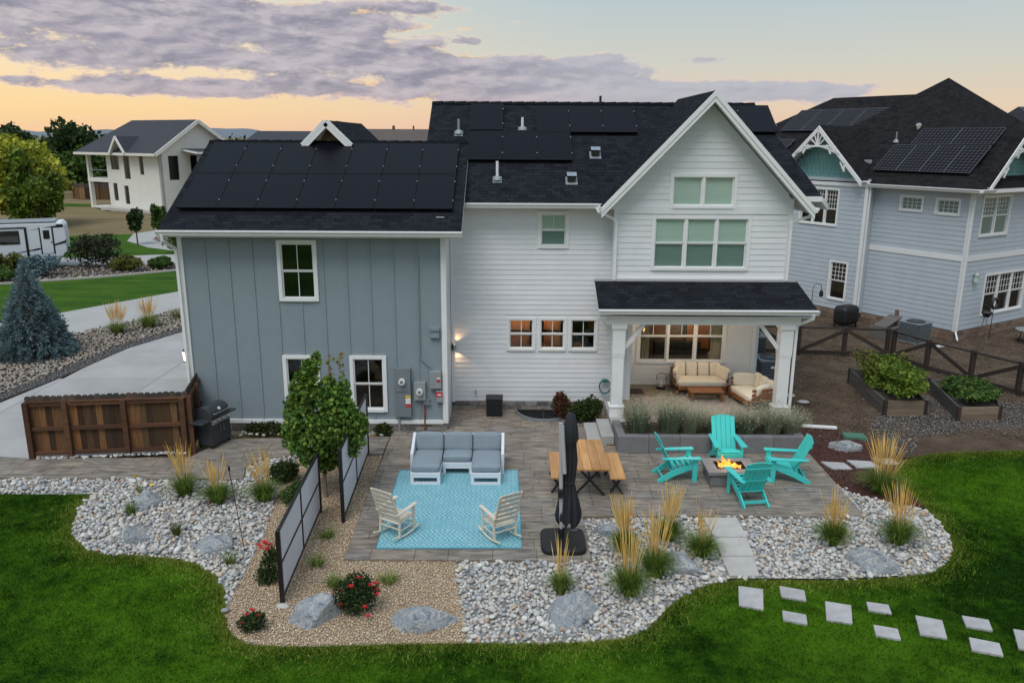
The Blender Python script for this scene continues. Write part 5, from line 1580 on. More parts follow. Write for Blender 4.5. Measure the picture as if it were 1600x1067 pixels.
# things along that house
def ac_unit(label, loc, w, h, rz=0):
    t = thing('air_conditioner', label, 'air conditioner', loc, rz, 'air conditioners')
    MB().box(-w / 2, w / 2, -w / 2, w / 2, 0, .05).build('base', 'metal_grey', t)
    MB().box(-w / 2 + .02, w / 2 - .02, -w / 2 + .02, w / 2 - .02, .05, h - .04).build('coil', 'black_plastic', t)
    mb = MB()
    for k in range(14):
        z = .08 + (h - .16) * k / 13
        mb.box(-w / 2, w / 2, -w / 2, -w / 2 + .015, z, z + .018).box(-w / 2, -w / 2 + .015, -w / 2, w / 2, z, z + .018).box(w / 2 - .015, w / 2, -w / 2, w / 2, z, z + .018)
    mb.build('grille', 'meter_grey', t)
    MB().box(-w / 2, w / 2, -w / 2, w / 2, h - .05, h).build('top_cover', 'meter_grey', t, bevel=.015)
    MB().lathe([(w * .40, h + .001), (w * .40, h + .02), (w * .37, h + .025), (w * .36, h + .004)], 24).build('fan_ring', 'black_plastic', t)
    mb = MB()
    for k in range(6):
        a = k * math.pi / 6
        mb.beam((math.cos(a) * w * .38, math.sin(a) * w * .38, h + .02), (-math.cos(a) * w * .38, -math.sin(a) * w * .38, h + .02), .01, .008)
    mb.build('fan_guard', 'meter_grey', t)
    return t
ac_unit('tall grey air conditioner beyond the porch corner', (8.00, 26.3, -.03), .92, 1.20)
t = ac_unit('lower grey air conditioner with a small white label behind the porch column', (8.25, 24.7, -.03), .85, .80)
MB().box(-.10, .10, -.432, -.427, .55, .62).build('name_plate', 'label_white', t)
ac_unit('grey air conditioner against the pale blue neighbouring wall', (15.55, 30.15, -.03), .85, .78, R(31))
t = thing('covered_grill', 'rounded black covered barrel grill by the pale blue wall', 'grill', (13.75, 32.3, -.03), R(31))
MB().cushion(-.48, .48, -.32, .32, .18, .95, .16).build('cover', 'black_plastic', t, smooth=True)
for a in (-.38, .38):
    for b_ in (-.22, .22): MB().box(a - .03, a + .03, b_ - .03, b_ + .03, 0, .2).build('leg', 'dark_metal', t)
t = thing('wooden_ramp', 'grey weathered wooden bin lid leaning by the neighbouring wall', 'crate', (14.75, 30.75, -.03), R(31))
MB().box(-.55, .5, -.4, .4, 0, .45).build('bin', 'raised_grey', t, bevel=.01)
MB().beam((-.5, 0, .47), (.5, 0, .80), .55, .05).build('lid', 'raised_grey', t)
MB().box(.48, .58, -.06, .06, .0, 1.05).build('post', 'raised_wood', t)
t = thing('plant_stand', 'dark wreath and plant stand by the turned neighbouring wall', 'plant stand', (18.35, 30.35, -.03), R(31))
mb = MB()
for a in range(3):
    an = a * 2.09
    mb.tube([(.18 * math.cos(an), .18 * math.sin(an), 0), (.05 * math.cos(an), .05 * math.sin(an), .95)], .014, 6)
mb.build('stand', 'raised_wood', t)
pts_ = [(.42 + .19 * math.cos(k * .5236), -.02, 1.42 + .19 * math.sin(k * .5236)) for k in range(13)]
MB().tube(pts_, .055, 8, cap=False).build('wreath', 'dark_metal', t)
MB().tube([(.42, 0, 0), (.42, 0, 1.2)], .014, 6).build('wreath_post', 'dark_metal', t)
MB().lathe([(.10, .93), (.20, 1.1), (.16, 1.16), (.02, 1.14)], 12).build('pot', 'dark_metal', t)
t = thing('garden_table', 'low round metal table on the neighbouring patio', 'table', (19.9, 29.9, -.03))
MB().lathe([(.55, .50), (.55, .53), (.1, .535)], 28).build('table_top', 'metal_grey', t)
for k in range(3):
    an = k * 2.09 + .4
    MB().tube([(.4 * math.cos(an), .4 * math.sin(an), 0), (.3 * math.cos(an), .3 * math.sin(an), .5)], .018, 6).build('leg', 'dark_metal', t)
t = thing('wall_lamp', 'small unlit wall lamp on the turned neighbouring wall', 'wall light', Mn @ Vector((.75, -.045, 2.25)), R(31.5))
MB().box(-.09, .09, -.16, 0, -.02, .0).build('base', 'metal_grey', t); MB().box(-.07, .07, -.14, -.02, .0, .26).build('glass_body', 'blind_pale', t); MB().lathe([(.13, .26), (.03, .36)], 6, (0, -.08, 0)).build('cap', 'metal_grey', t)
t = thing('downspout_extension', 'short white downspout piece lying on the dark gravel', 'pipe', (16.0, 29.1, -.02), R(20))
MB().beam((-.22, 0, .05), (.22, 0, .07), .09, .07).build('pipe', 'white_trim', t)
t = thing('wall_hook', 'thin shepherd hook standing before the neighbouring wall', 'hook', (12.55, 33.0, -.03))
MB().tube([(0, 0, 0), (0, 0, 1.5), (.05, 0, 1.68), (.2, 0, 1.74), (.33, 0, 1.66), (.36, 0, 1.5)], .014, 6).build('rod', 'dark_metal', t)
MB().lathe([(.05, 1.18), (.09, 1.24), (.07, 1.42), (.01, 1.48)], 10, (.36, 0, 0)).build('feeder', 'dark_metal', t)

# zig-zag timber fence between the lots
def rail_run(label, pts, h=1.02):
    t = thing('rail_fence', label, 'fence', (pts[0][0], pts[0][1], -.05))
    P = [Vector((a - pts[0][0], b_ - pts[0][1], 0)) for a, b_ in pts]
    for p in P: MB().box(p.x - .065, p.x + .065, p.y - .065, p.y + .065, 0, h + .06).build('post', 'rail_wood', t)
    for i, (p, q) in enumerate(zip(P[:-1], P[1:])):
        off = Vector((0, -.08, 0))
        MB().beam(p + Vector((0, 0, h)), q + Vector((0, 0, h)), .13, .05).build('top_rail', 'rail_wood', t)
        MB().beam(p + off + Vector((0, 0, .14)), q + off + Vector((0, 0, .14)), .045, .13).build('bottom_rail', 'rail_wood', t)
        lo_, hi_ = (p, q) if i % 2 == 0 else (q, p)
        MB().beam(lo_ + off + Vector((0, 0, .18)), hi_ + off + Vector((0, 0, h - .05)), .045, .12).build('diagonal', 'rail_wood', t)
    return t
rail_run('dark timber fence with diagonal braces behind the porch column', [(7.6, 28.4), (8.9, 28.3), (10.35, 28.1), (11.95, 27.95), (13.4, 27.75)])
rail_run('dark timber fence with diagonal braces running down beside the raised beds', [(13.55, 27.6), (14.0, 26.1), (14.75, 24.75), (15.45, 23.4), (16.2, 22.0), (17.0, 20.7)])

# raised beds
def raised(label, P, h=.46):
    cx = sum(p[0] for p in P) / 4; cy = sum(p[1] for p in P) / 4
    t = thing('raised_bed', label, 'raised bed', (cx, cy, -.03), 0, 'raised vegetable beds')
    Q = [Vector((p[0] - cx, p[1] - cy, 0)) for p in P]
    for i in range(4):
        a, b_ = Q[i], Q[(i + 1) % 4]
        mm = 'raised_wood' if i == 0 else 'raised_grey'
        for k in range(2):
            MB().beam(a + Vector((0, 0, h * (k + .5) / 2)), b_ + Vector((0, 0, h * (k + .5) / 2)), .05, h / 2 - .008).build('board', mm, t)
        MB().box(a.x - .045, a.x + .045, a.y - .045, a.y + .045, 0, h + .02).build('corner_post', 'rail_wood', t)
    o = MB().prism([(q.x * .97, q.y * .97) for q in Q], h - .15, h - .07).build('soil', 'soil', t, fixn=True)
    return t
raised('large weathered raised bed full of tall leafy plants', [(10.50, 21.42), (11.62, 21.40), (12.1, 24.2), (10.80, 24.6)])
raised('smaller raised bed of low dark greens beside the large one', [(12.33, 20.98), (13.50, 21.05), (14.4, 23.1), (12.9, 23.7)], .42)
t = thing('utility_lid', 'flat green utility box lid in the red mulch', 'utility cover', (8.95, 19.72, -.02), R(-8))
MB().box(-.27, .27, -.17, .17, 0, .07).build('lid', 'utility_green', t, bevel=.015); MB().box(-.30, .30, -.20, .20, -.02, .03).build('collar', 'utility_green', t)
t = thing('drain_pipe', 'long white downspout pipe lying on the mulch by the porch', 'pipe', (8.15, 20.32, -.0), R(-10))
MB().beam((-.62, 0, .05), (.55, 0, .05), .10, .075).build('pipe', 'white_trim', t, bevel=.015)
for x, y, lb in ((7.95, 22.3, 'pale flat stone lying in the dirt beside the porch'), (8.65, 22.5, 'second pale flat stone in the dirt by the porch'), (8.35, 23.1, 'small third pale stone in the dirt by the porch')):
    vs, fs = ico(2, .3, int(x * 100)); o = np_mesh('flat_stone', vs * np.array([.24, .15, .06]), fs, 'step_stone'); o.location = (x, y, .0)
    tag(o, lb, 'stone', 'pale stones in the dirt')

# ------------------------------------------------------------------ far white house on the left
fh = thing('far_house', 'distant white two-storey house with dark roof and stacked porches', 'house', (-35.3, 82.0, 0), R(-32))
fh.scale = (.84, 1, 1)
L, D = 15.5, 9.0
# local: front face along -x from origin: x from -L to 0, y from 0 (front) to D
TF = face_y(0)
fwn = [(-9.9, -8.2, 4.1, 5.6), (-7.2, -6.0, 3.2, 5.6), (-4.0, -3.2, 3.7, 5.6), (-9.9, -9.0, .9, 2.7), (-7.6, -6.7, .6, 2.5)]
holed(TF, -10.4, 0, 0, 6.0, fwn, -.3, 0).build('front_wall', 'far_white', fh, fixn=True)
box('porch_back_wall', 'far_white', fh, -15.0, -10.4, 2.6, 2.8, 0, 6.0)
for z0, z1 in ((2.75, 3.15), (-.05, .12)): box('porch_slab', 'far_white', fh, -15.2, -10.4, -.05, 2.6, z0, z1)
for x_ in (-15.0, -10.6): box('porch_post', 'far_white', fh, x_ - .2, x_ + .2, -.02, .38, .1, 6.0)
box('porch_door', 'room_dark', fh, -14.2, -11.2, 2.55, 2.6, .2, 2.6); box('porch_door', 'room_dark', fh, -14.4, -11.0, 2.55, 2.6, 3.2, 5.6)
box('porch_railing', 'trailer_grey', fh, -14.8, -10.8, .05, .1, 3.95, 4.05)
for h in fwn:
    m_ = MB().box(h[0], h[1], .1, .16, h[2], h[3]).build('window', 'trailer_black', fh)
    MB().box((h[0] + h[1]) / 2 - .05, (h[0] + h[1]) / 2 + .05, .06, .09, h[2], h[3]).build('mullion', 'dark_metal', m_)
    MB().box(h[0] + .03, h[1] - .03, .055, .06, h[2] + .03, h[3] - .03).build('pane', 'glass', m_)
box('rear_wall', 'far_white', fh, -15, 0, D - .3, D, 0, 6); box('left_wall', 'far_white', fh, -15, -14.7, 2.8, D, 0, 6)
TE = face_px(0)
holed(TE, 0, D, 0, 6.0, [(1.0, 2.2, 3.2, 5.6), (3.6, 5.2, 3.2, 5.6)], -.3, 0).build('gable_end_wall', 'far_white', fh, fixn=True)
for h in ((1.0, 2.2), (3.6, 5.2)):
    m_ = MB().box(-.2, -.14, h[0], h[1], 3.2, 5.6).build('window', 'trailer_black', fh)
MB().add([(0, 0, 6), (0, D, 6), (0, D / 2, 9.0), (-.2, 0, 6), (-.2, D, 6), (-.2, D / 2, 9.0)], [(0, 1, 2), (5, 4, 3)]).build('gable_wall', 'far_white', fh)
slab_roof('roof', 'far_roof', fh, [(-16, -.8, 5.85), (.7, -.8, 5.85), (.7, D / 2, 9.2), (-16 + 3.3, D / 2, 9.2)], .25)
slab_roof('roof', 'far_roof', fh, [(.7, D + .8, 5.85), (-16, D + .8, 5.85), (-16 + 3.3, D / 2, 9.2), (.7, D / 2, 9.2)], .25)
slab_roof('roof_end', 'far_roof', fh, [(-16, D + .8, 5.85), (-16, -.8, 5.85), (-12.7, D / 2, 9.2)], .25)
gcx = -6.6
slab_roof('gablet_roof', 'far_roof', fh, [(gcx - 1.5, -.95, 5.9), (gcx, -.95, 7.5), (gcx, 3.0, 7.5), (gcx - 1.5, 3.0, 5.9)], .18)
slab_roof('gablet_roof', 'far_roof', fh, [(gcx + 1.5, 3.0, 5.9), (gcx, 3.0, 7.5), (gcx, -.95, 7.5), (gcx + 1.5, -.95, 5.9)], .18)
MB().add([(gcx - 1.3, -.05, 5.9), (gcx + 1.3, -.05, 5.9), (gcx, -.05, 7.3)], [(0, 1, 2)]).build('gablet_wall', 'far_white', fh)
for s in (-1, 1): MB().beam((gcx, -.98, 7.42), (gcx + s * 1.55, -.98, 5.8), .1, .28).build('rake_board', 'far_white', fh)
for s in (0, 1): MB().beam((.72, D / 2, 9.05), (.72, -.8 + s * (D + 1.6), 5.7), .12, .35).build('rake_board', 'far_white', fh)
for x0_, x1_ in ((-16, gcx - 1.5), (gcx + 1.5, .7)): box('gutter', 'far_white', fh, x0_, x1_, -.95, -.8, 5.6, 5.85)
slab_roof('porch_roof', 'far_roof', fh, [(0, 2.6, 6.3), (3.0, 2.6, 6.0), (3.0, D, 6.0), (0, D, 6.3)], .2)
box('side_porch_wall', 'trailer_grey', fh, 2.2, 2.4, 3.0, D, 0, 5.8)
box('base_bed', 'step_stone', fh, -10.4, .3, -1.4, -.02, -.05, .25)

# distant roofs along the horizon
def far_roof(name, label, x0, x1, y, z0, z1, mat, depth=8, hip=2.0):
    t = thing(name, label, 'house', ((x0 + x1) / 2, y, 0))
    w = (x1 - x0) / 2
    box('wall', 'far_white', t, -w + .6, w - .6, .6, depth * 2 - .6, 0, z0)
    slab_roof('roof', mat, t, [(-w, 0, z0), (w, 0, z0), (w - hip, depth, z1), (-w + hip, depth, z1)], .3, mat)
    slab_roof('roof', mat, t, [(w, 2 * depth, z0), (-w, 2 * depth, z0), (-w + hip, depth, z1), (w - hip, depth, z1)], .3, mat)
    slab_roof('roof_end', mat, t, [(-w, 2 * depth, z0), (-w, 0, z0), (-w + hip, depth, z1)], .3, mat)
    slab_roof('roof_end', mat, t, [(w, 0, z0), (w, 2 * depth, z0), (w - hip, depth, z1)], .3, mat)
    return t
t = far_roof('far_house', 'distant tan roof with chimneys showing left of the main ridge', -11.0, -3.0, 44, 5.4, 8.0, 'tan_roof', 6, 0.3)
for k, (a, b_) in enumerate(((-.2, .14), (1.0, .08), (2.9, .12), (3.35, .14))): box('chimney_pipe', 'tan_roof', t, a - b_ / 2, a + b_ / 2, 5.9, 6.1, 7.8, 8.2 + .5 * (k > 1))
t = far_roof('far_house', 'distant low dark roof with a round hump behind the wing ridge', -32, -12, 90, 5.2, 8.2, 'far_roof', 9, 1.5)
MB().lathe([(1.6, 8.0), (1.3, 8.8), (.7, 9.3), (.1, 9.4)], 12, (1.0, 9, 0)).build('dome', 'far_roof', t)
far_roof('far_house', 'distant dark roof between the two houses on the right', 21, 34, 68, 5.3, 8.2, 'far_roof', 8, 2)
far_roof('far_house', 'distant dark roof at the right edge behind the hip roof', 40.5, 60, 60, 7.0, 10.2, 'far_roof', 8, .6)

# travel trailer
rv = thing('travel_trailer', 'white travel trailer with black swoosh graphics parked beyond the shrubs', 'trailer', (-25.9, 46.6, 0), R(25))
prof = [(-13.5, .72), (-.3, .72), (-.04, 1.0), (0, 1.7), (-.05, 2.48), (-.2, 2.64), (-13.5, 2.70)]
MB().prism([(a, b_) for a, b_ in prof], 0, 2.4, lambda a, b_, c: (a, c, b_)).build('body', 'trailer_white', rv, fixn=True, bevel=.03)
box('roof_cap', 'trailer_grey', rv, -13.5, -.5, .1, 2.3, 2.70, 2.74)
w_ = box('window', 'trailer_black', rv, -3.55, -2.35, -.03, 0, 1.52, 2.28, .03)
box('pane', 'glass', w_, -3.5, -2.4, -.036, -.032, 1.57, 2.23)
d_ = box('door', 'trailer_white', rv, -1.28, -.72, -.025, 0, .92, 2.38, .02)
box('door_window', 'trailer_black', d_, -1.16, -.84, -.035, -.026, 1.75, 2.25); box('door_handle', 'dark_metal', d_, -.80, -.76, -.05, -.026, 1.5, 1.62)
mb = MB().box(-1.36, -1.29, -.012, 0, .88, 2.42).box(-.71, -.64, -.012, 0, .88, 2.42); mb.build('door_trim', 'dark_metal', rv)
box('slide_edge', 'trailer_black', rv, -2.08, -1.96, -.03, 0, .74, 2.46); box('slide_top', 'trailer_black', rv, -13.4, -2.08, -.03, 0, 2.40, 2.47)
mb = MB()
mb.add([(-1.9, -.012, 2.28), (-.1, -.012, 2.55), (-.1, -.012, 2.40), (-.9, -.012, 2.38)], [(3, 2, 1, 0)])
mb.add([(-1.9, -.012, 1.05), (-.1, -.012, 1.62), (-.02, -.012, 1.72), (-.05, -.012, 1.50)], [(0, 3, 2, 1)])
mb.add([(-3.2, -.012, .92), (-1.4, -.012, 1.18), (-1.4, -.012, 1.26)], [(0, 1, 2)])
mb.build('swoosh', 'trailer_black', rv)
box('front_cap', 'trailer_black', rv, -.45, -.12, -.012, .0, 2.40, 2.56)
box('chassis', 'trailer_black', rv, -13.4, -.8, .2, 2.2, .35, .72)
for a in (-4.6, -3.7):
    wh = MB().tube([(a, .05, .36), (a, .30, .36)], .36, 18).build('wheel', 'black_plastic', rv); MB().tube([(a, .03, .36), (a, .05, .36)], .2, 14).build('hub', 'aluminium', wh)
MB().box(-1.3, -.7, -.5, -.05, .55, .60).build('step', 'dark_metal', rv)
for a in (-9.5, -5.0): MB().box(a, a + .8, .8, 1.6, 2.74, 2.9).build('roof_unit', 'trailer_grey', rv, bevel=.05)

# hills on the horizon
hv = []; hf = []
N = 160
prof_h = [(-4200 + k * 8400 / N) for k in range(N + 1)]
for k, x_ in enumerate(prof_h):
    u_ = x_ / 4200
    hgt = 20 + 40 * max(0, -u_ - .15) + 9 * math.sin(k * .37) + 6 * math.sin(k * .91 + 1) + (30 if -.62 < u_ < -.40 else 0) * math.sin((u_ + .62) / .22 * math.pi)
    if u_ > .1: hgt *= .75
    hv += [(x_, 5600, -5), (x_, 5900, hgt * .72), (x_, 6300, hgt), (x_, 7200, -5)]
for k in range(N):
    for j in range(3): hf.append((4 * k + j, 4 * k + 4 + j, 4 * k + 5 + j, 4 * k + 1 + j))
struct(MB().add(hv, hf).build('hills', 'hill', smooth=True, fixn=True))

# ------------------------------------------------------------------ left: timber fence and grill
fen = thing('timber_fence', 'brown dog-eared timber fence beside the driveway', 'fence', (-11.48, 17.95, 0), math.atan2(.45, 3.62))
FL = 3.65
def picket_mesh(w, h):
    c = .032
    return MB().prism([(-w / 2, 0), (w / 2, 0), (w / 2, h - c), (w / 2 - c, h), (-w / 2 + c, h), (-w / 2, h - c)], 0, .018, lambda a, b_, d: (a, d, b_)).mesh('picket', 'fence_wood')
pm = [picket_mesh(.1405, h) for h in (1.50, 1.49, 1.51)]
x = .07
gate_x = .98
while x < FL:
    if abs(x - gate_x) > .05:
        inst('picket', random.choice(pm), fen, (x, .02, .06), (0, random.uniform(-.004, .004), 0))
    x += .142
for px_ in (.03, .90, 2.22, 3.56): MB().box(px_ - .06, px_ + .06, -.115, -.0, -.1, 1.42).build('post', 'fence_frame', fen, bevel=.006)
for z in (.14, .75, 1.36):
    for a, b_ in ((.09, .84), (.96, 2.16), (2.28, 3.50)): MB().box(a, b_, -.055, .018, z - .045, z + .045).build('rail', 'fence_frame', fen, bevel=.004)
box('cap_rail', 'fence_frame', fen, 0, .93, -.075, .018, 1.41, 1.435); box('cap_rail', 'fence_frame', fen, 1.02, FL, -.075, .018, 1.41, 1.435)
fe2 = thing('timber_fence', 'short return of the timber fence running back to the wing corner', 'fence', (-7.86, 18.44, 0), math.atan2(2.02, -.40))
x = .05
while x < 2.0:
    inst('picket', random.choice(pm), fe2, (x, .02, .06)); x += .142
for px_ in (.0, 1.0, 1.98): MB().box(px_ - .05, px_ + .05, -.10, 0, -.1, 1.44).build('post', 'fence_frame', fe2)
for z in (.14, .75, 1.36): MB().box(.05, 1.95, -.05, .018, z - .045, z + .045).build('rail', 'fence_frame', fe2)
px, py = np.linspace(-11.3, -7.95, 42) + rng.uniform(-.03, .03, 42), None
py = 17.86 + (px + 11.48) * .124 + rng.uniform(-.06, .02, 42)
for q in range(42):
    s = random.uniform(.05, .08); vs_me = [m_ for m_ in bpy.data.meshes if m_.name.startswith('cobble')]
    o = inst('cobble', random.choice(vs_me), bpy.data.objects['side_walkway'], (px[q], py[q], .04), (0, 0, random.uniform(0, 6)), (s, s * .8, s * .6))
for q in range(46):
    s = random.uniform(.04, .075)
    o = inst('cobble', random.choice(vs_me), bpy.data.objects['side_walkway'], (random.uniform(-7.3, -3.2), random.uniform(19.5, 19.85), .03), (0, 0, random.uniform(0, 6)), (s, s * .8, s * .6))

gr_ = thing('barbecue_grill', 'dark grey gas barbecue grill standing by the fence', 'grill', (-7.45, 18.92, .03), R(72))
gr_.scale = (.84, .84, .9)
MB().box(-.42, .42, -.26, .26, .08, .70).build('cart', 'grill_dark', gr_, bevel=.015)
for a, b_ in ((-.40, -.005), (.005, .40)):
    d_ = MB().box(a, b_, -.285, -.262, .12, .68).build('door', 'grill_dark', gr_, bevel=.008)
    MB().beam((a + (.33 if a < 0 else .06), -.31, .42), (a + (.33 if a < 0 else .06), -.31, .64), .018, .018).build('handle', 'stainless', d_)
MB().box(-.44, .44, -.30, .28, .70, .84).build('firebox', 'grill_dark', gr_, bevel=.02)
MB().box(-.43, .43, -.325, -.302, .70, .83).build('control_panel', 'stainless', gr_, bevel=.006)
for k in range(4): MB().tube([(-.30 + k * .2, -.326, .765), (-.30 + k * .2, -.365, .765)], .032, 12).build('knob', 'stainless', gr_)
pr = [(-.28, .84), (-.29, .95), (-.24, 1.07), (-.12, 1.15), (.05, 1.17), (.20, 1.12), (.27, 1.0), (.28, .84)]
lid = MB().prism(pr, -.42, .42, lambda a, b_, c: (c, a, b_)).build('lid', 'grill_dark', gr_, fixn=True, bevel=.015)
MB().tube([(-.34, -.30, 1.0), (-.34, -.36, 1.0), (.34, -.36, 1.0), (.34, -.30, 1.0)], .014, 8).build('handle', 'stainless', lid)
MB().tube([(0, -.235, 1.06), (0, -.262, 1.075)], .045, 14).build('thermometer', 'label_white', lid)
for s in (-1, 1):
    MB().box(min(s * .45, s * .78), max(s * .45, s * .78), -.25, .25, .79, .83).build('side_shelf', 'grill_dark', gr_, bevel=.01)
for a in (-.38, .38):
    for b_ in (-.2, .2): MB().tube([(a - .015, b_, .04), (a + .015, b_, .04)], .045, 12).build('caster', 'black_plastic', gr_)

# ------------------------------------------------------------------ privacy screens
def screen(label, x0, y0, y1, h, zt):
    t = thing('privacy_screen', label, 'privacy screen', (x0, y0, -.02), math.atan2(y1[1] - y0, y1[0] - x0))
    Ls = math.hypot(y1[0] - x0, y1[1] - y0)
    for a in (0, Ls): MB().box(a - .035, a + .035, -.035, .035, 0, h + .02).build('post', 'dark_metal', t, bevel=.004)
    b0 = .10
    for z in (b0, h): MB().box(.035, Ls - .035, -.022, .022, z - .025, z + .025).build('rail', 'dark_metal', t)
    nx, nz = 2, 2
    for k in range(1, nx): MB().box(Ls * k / nx - .022, Ls * k / nx + .022, -.022, .022, b0 + .025, h - .025).build('mullion', 'dark_metal', t)
    for k in range(1, nz):
        z = b0 + (h - b0) * k / nz
        for q in range(nx): MB().box(Ls * q / nx + .036, Ls * (q + 1) / nx - .036, -.020, .020, z - .018, z + .018).build('crossbar', 'dark_metal', t)
    for i in range(nx):
        for k in range(nz):
            MB().box(Ls * i / nx + .03, Ls * (i + 1) / nx - .03, -.006, .006, b0 + (h - b0) * k / nz + .02, b0 + (h - b0) * (k + 1) / nz - .02).build('panel', 'screen_panel', t)
screen('black framed privacy screen with four pale panels, nearest the camera', -3.80, 11.89, (-3.94, 15.2), 1.30, 0)
screen('black framed privacy screen beyond the tree, nearest the wing', -3.38, 14.78, (-3.50, 18.3), 1.55, 0)
vsb, fsb = ico(2, .3, 77)
o = np_mesh('footing_stone', vsb * np.array([.16, .10, .05]), fsb, 'step_stone'); o.location = (-3.78, 11.78, 0); tag(o, 'flat pale stone at the foot of the near privacy screen', 'stone')

# ------------------------------------------------------------------ sofa set on the aqua rug
rug = MB().box(-1.37, 1.37, -1.83, 1.83, 0, .012).build('rug', 'aqua_rug'); rug.location = (-1.19, 15.47, .036); rug.rotation_euler = (0, 0, R(.9))
tag(rug, 'large aqua blue patterned outdoor rug on the patio', 'rug')
sf_ = thing('outdoor_sofa', 'white framed outdoor sofa with grey cushions and two chaise ends', 'sofa', (-1.235, 17.2, .045))
W = 'sofa_white'
for s in (-1, 1):
    ar = MB().prism([(-.32, 0), (-.24, 0), (-.24, .22), (.30, .22), (.30, 0), (.40, 0), (.44, .72), (.36, .76), (-.10, .56), (-.32, .50)], 0, .07, lambda a, b_, c: (s * (1.0 + c), a + .18, b_)).build('arm', W, sf_, fixn=True, bevel=.01)
# base frame of the three seats
for k, (x0, x1, yf) in enumerate(((-1.0, -.34, -.72), (-.335, .335, -.14), (.34, 1.0, -.72))):
    MB().box(x0, x1, yf, .46, .22, .28).build('seat_deck', W, sf_, bevel=.006)
    for (a, b_) in ((x0, x0 + .07), (x1 - .07, x1)): MB().box(a, b_, yf, yf + .07, 0, .22).build('leg', W, sf_, bevel=.005)
    if k != 1:
        MB().box(x0 + .07, x1 - .07, yf, yf + .05, .0, .055).build('stretcher', W, sf_); MB().box(x0 + .07, x1 - .07, yf, yf + .05, .165, .22).build('apron', W, sf_)
        for sd in (x0, x1 - .05): MB().box(sd, sd + .05, yf + .07, .40, .0, .055).build('runner', W, sf_)
    else: MB().box(x0 + .07, x1 - .07, yf, yf + .05, .14, .22).build('apron', W, sf_)
    MB().cushion(x0 + .008, x1 - .008, yf + .015, .34, .285, .43, .035).build('seat_cushion', 'sofa_cushion', sf_, smooth=True)
    c_ = MB().cushion(x0 + .008, x1 - .008, -.08, .08, 0, .40, .04).build('back_cushion', 'sofa_cushion', sf_, smooth=True)
    c_.location = (0, .36, .40); c_.rotation_euler = (R(-14), 0, 0)
MB().box(-1.0, 1.0, .50, .56, .22, .74).build('back_panel', W, sf_, bevel=.006)

def rocker():
    t = thing('rocking_chair', '', 'rocking chair', (0, 0, .048))
    C = 'rocker_cream'
    for s in (-1, 1):
        x_ = s * .27
        pts = [(x_, .42 - .84 * k / 10 * 1.0, .05 + .16 * ((k - 5.2) / 5.2) ** 2 * .55) for k in range(11)]
        MB().tube(pts, .022, 8).build('rocker_rail', C, t)
        MB().beam((x_, .24, .08), (x_, .26, .64), .045, .045).build('leg', C, t, bevel=.006)
        MB().beam((x_, -.22, .08), (x_, -.20, .42), .045, .045).build('leg', C, t, bevel=.006)
        MB().beam((x_ * 1.02, .34, .66), (x_ * 1.02, -.30, .60), .085, .028).build('arm', C, t, bevel=.006)
        MB().beam((x_, -.20, .40), (x_ * .98, -.46, 1.16), .045, .038).build('back_post', C, t, bevel=.006)
        MB().beam((x_, .24, .22), (x_, -.21, .20), .025, .025).build('stretcher', C, t)
    for k in range(7):
        y = .26 - k * .075; MB().box(-.27, .27, y - .032, y + .032, .40 - k * .008, .42 - k * .008).build('seat_slat', C, t, bevel=.004)
    for k in range(6):
        f = .12 + k * .165
        y = -.20 - .26 * f; z = .42 + .75 * f
        sl_ = MB().beam((-.26, y, z), (.26, y, z), .018, .092, (0, -.33, .94)).build('back_slat', C, t, bevel=.004)
    MB().beam((-.27, .24, .24), (.27, .24, .24), .025, .025).build('stretcher', C, t); MB().beam((-.27, -.21, .24), (.27, -.21, .24), .025, .025).build('stretcher', C, t)
    return t
rk = rocker()
rk.location = (-2.22, 14.22, .048); rk.rotation_euler = (0, 0, R(-33)); tag(rk, 'cream slatted rocking chair nearest the privacy screens', group='rocking chairs on the rug')
rk.scale = (.9, .9, .9)
rk2 = copy_tree(rk); rk2.location = (-.22, 14.10, .048); rk2.rotation_euler = (0, 0, R(33)); tag(rk2, 'cream slatted rocking chair nearest the closed umbrella')

# ------------------------------------------------------------------ closed cantilever umbrella
um = thing('cantilever_umbrella', 'closed dark cantilever umbrella on a black square base', 'umbrella', (.99, 13.86, .03))
pp = []
for k in range(32):
    t_ = k / 32 * 2 * math.pi; c, s = math.cos(t_), math.sin(t_)
    pp.append((.43 * math.copysign(abs(c) ** .38, c), .46 * math.copysign(abs(s) ** .38, s)))
MB().prism(pp, 0, .11).build('base', 'black_plastic', um, fixn=True, bevel=.03)
MB().box(.16, .30, .32, .36, .111, .114).build('base_label', 'metal_grey', um)
MB().tube([(-.03, .06, .10), (-.03, .06, .30)], .06, 14).build('socket', 'black_plastic', um)
MB().tube([(-.03, .06, .11), (-.09, .02, 2.42)], .036, 14).build('pole', 'aluminium', um)
MB().box(-.115, -.025, -.04, .10, .95, 1.12).build('crank_box', 'black_plastic', um, bevel=.01)
MB().beam((-.06, .0, 2.38), (-.0, -.03, 1.45), .045, .06).build('arm', 'aluminium', um)
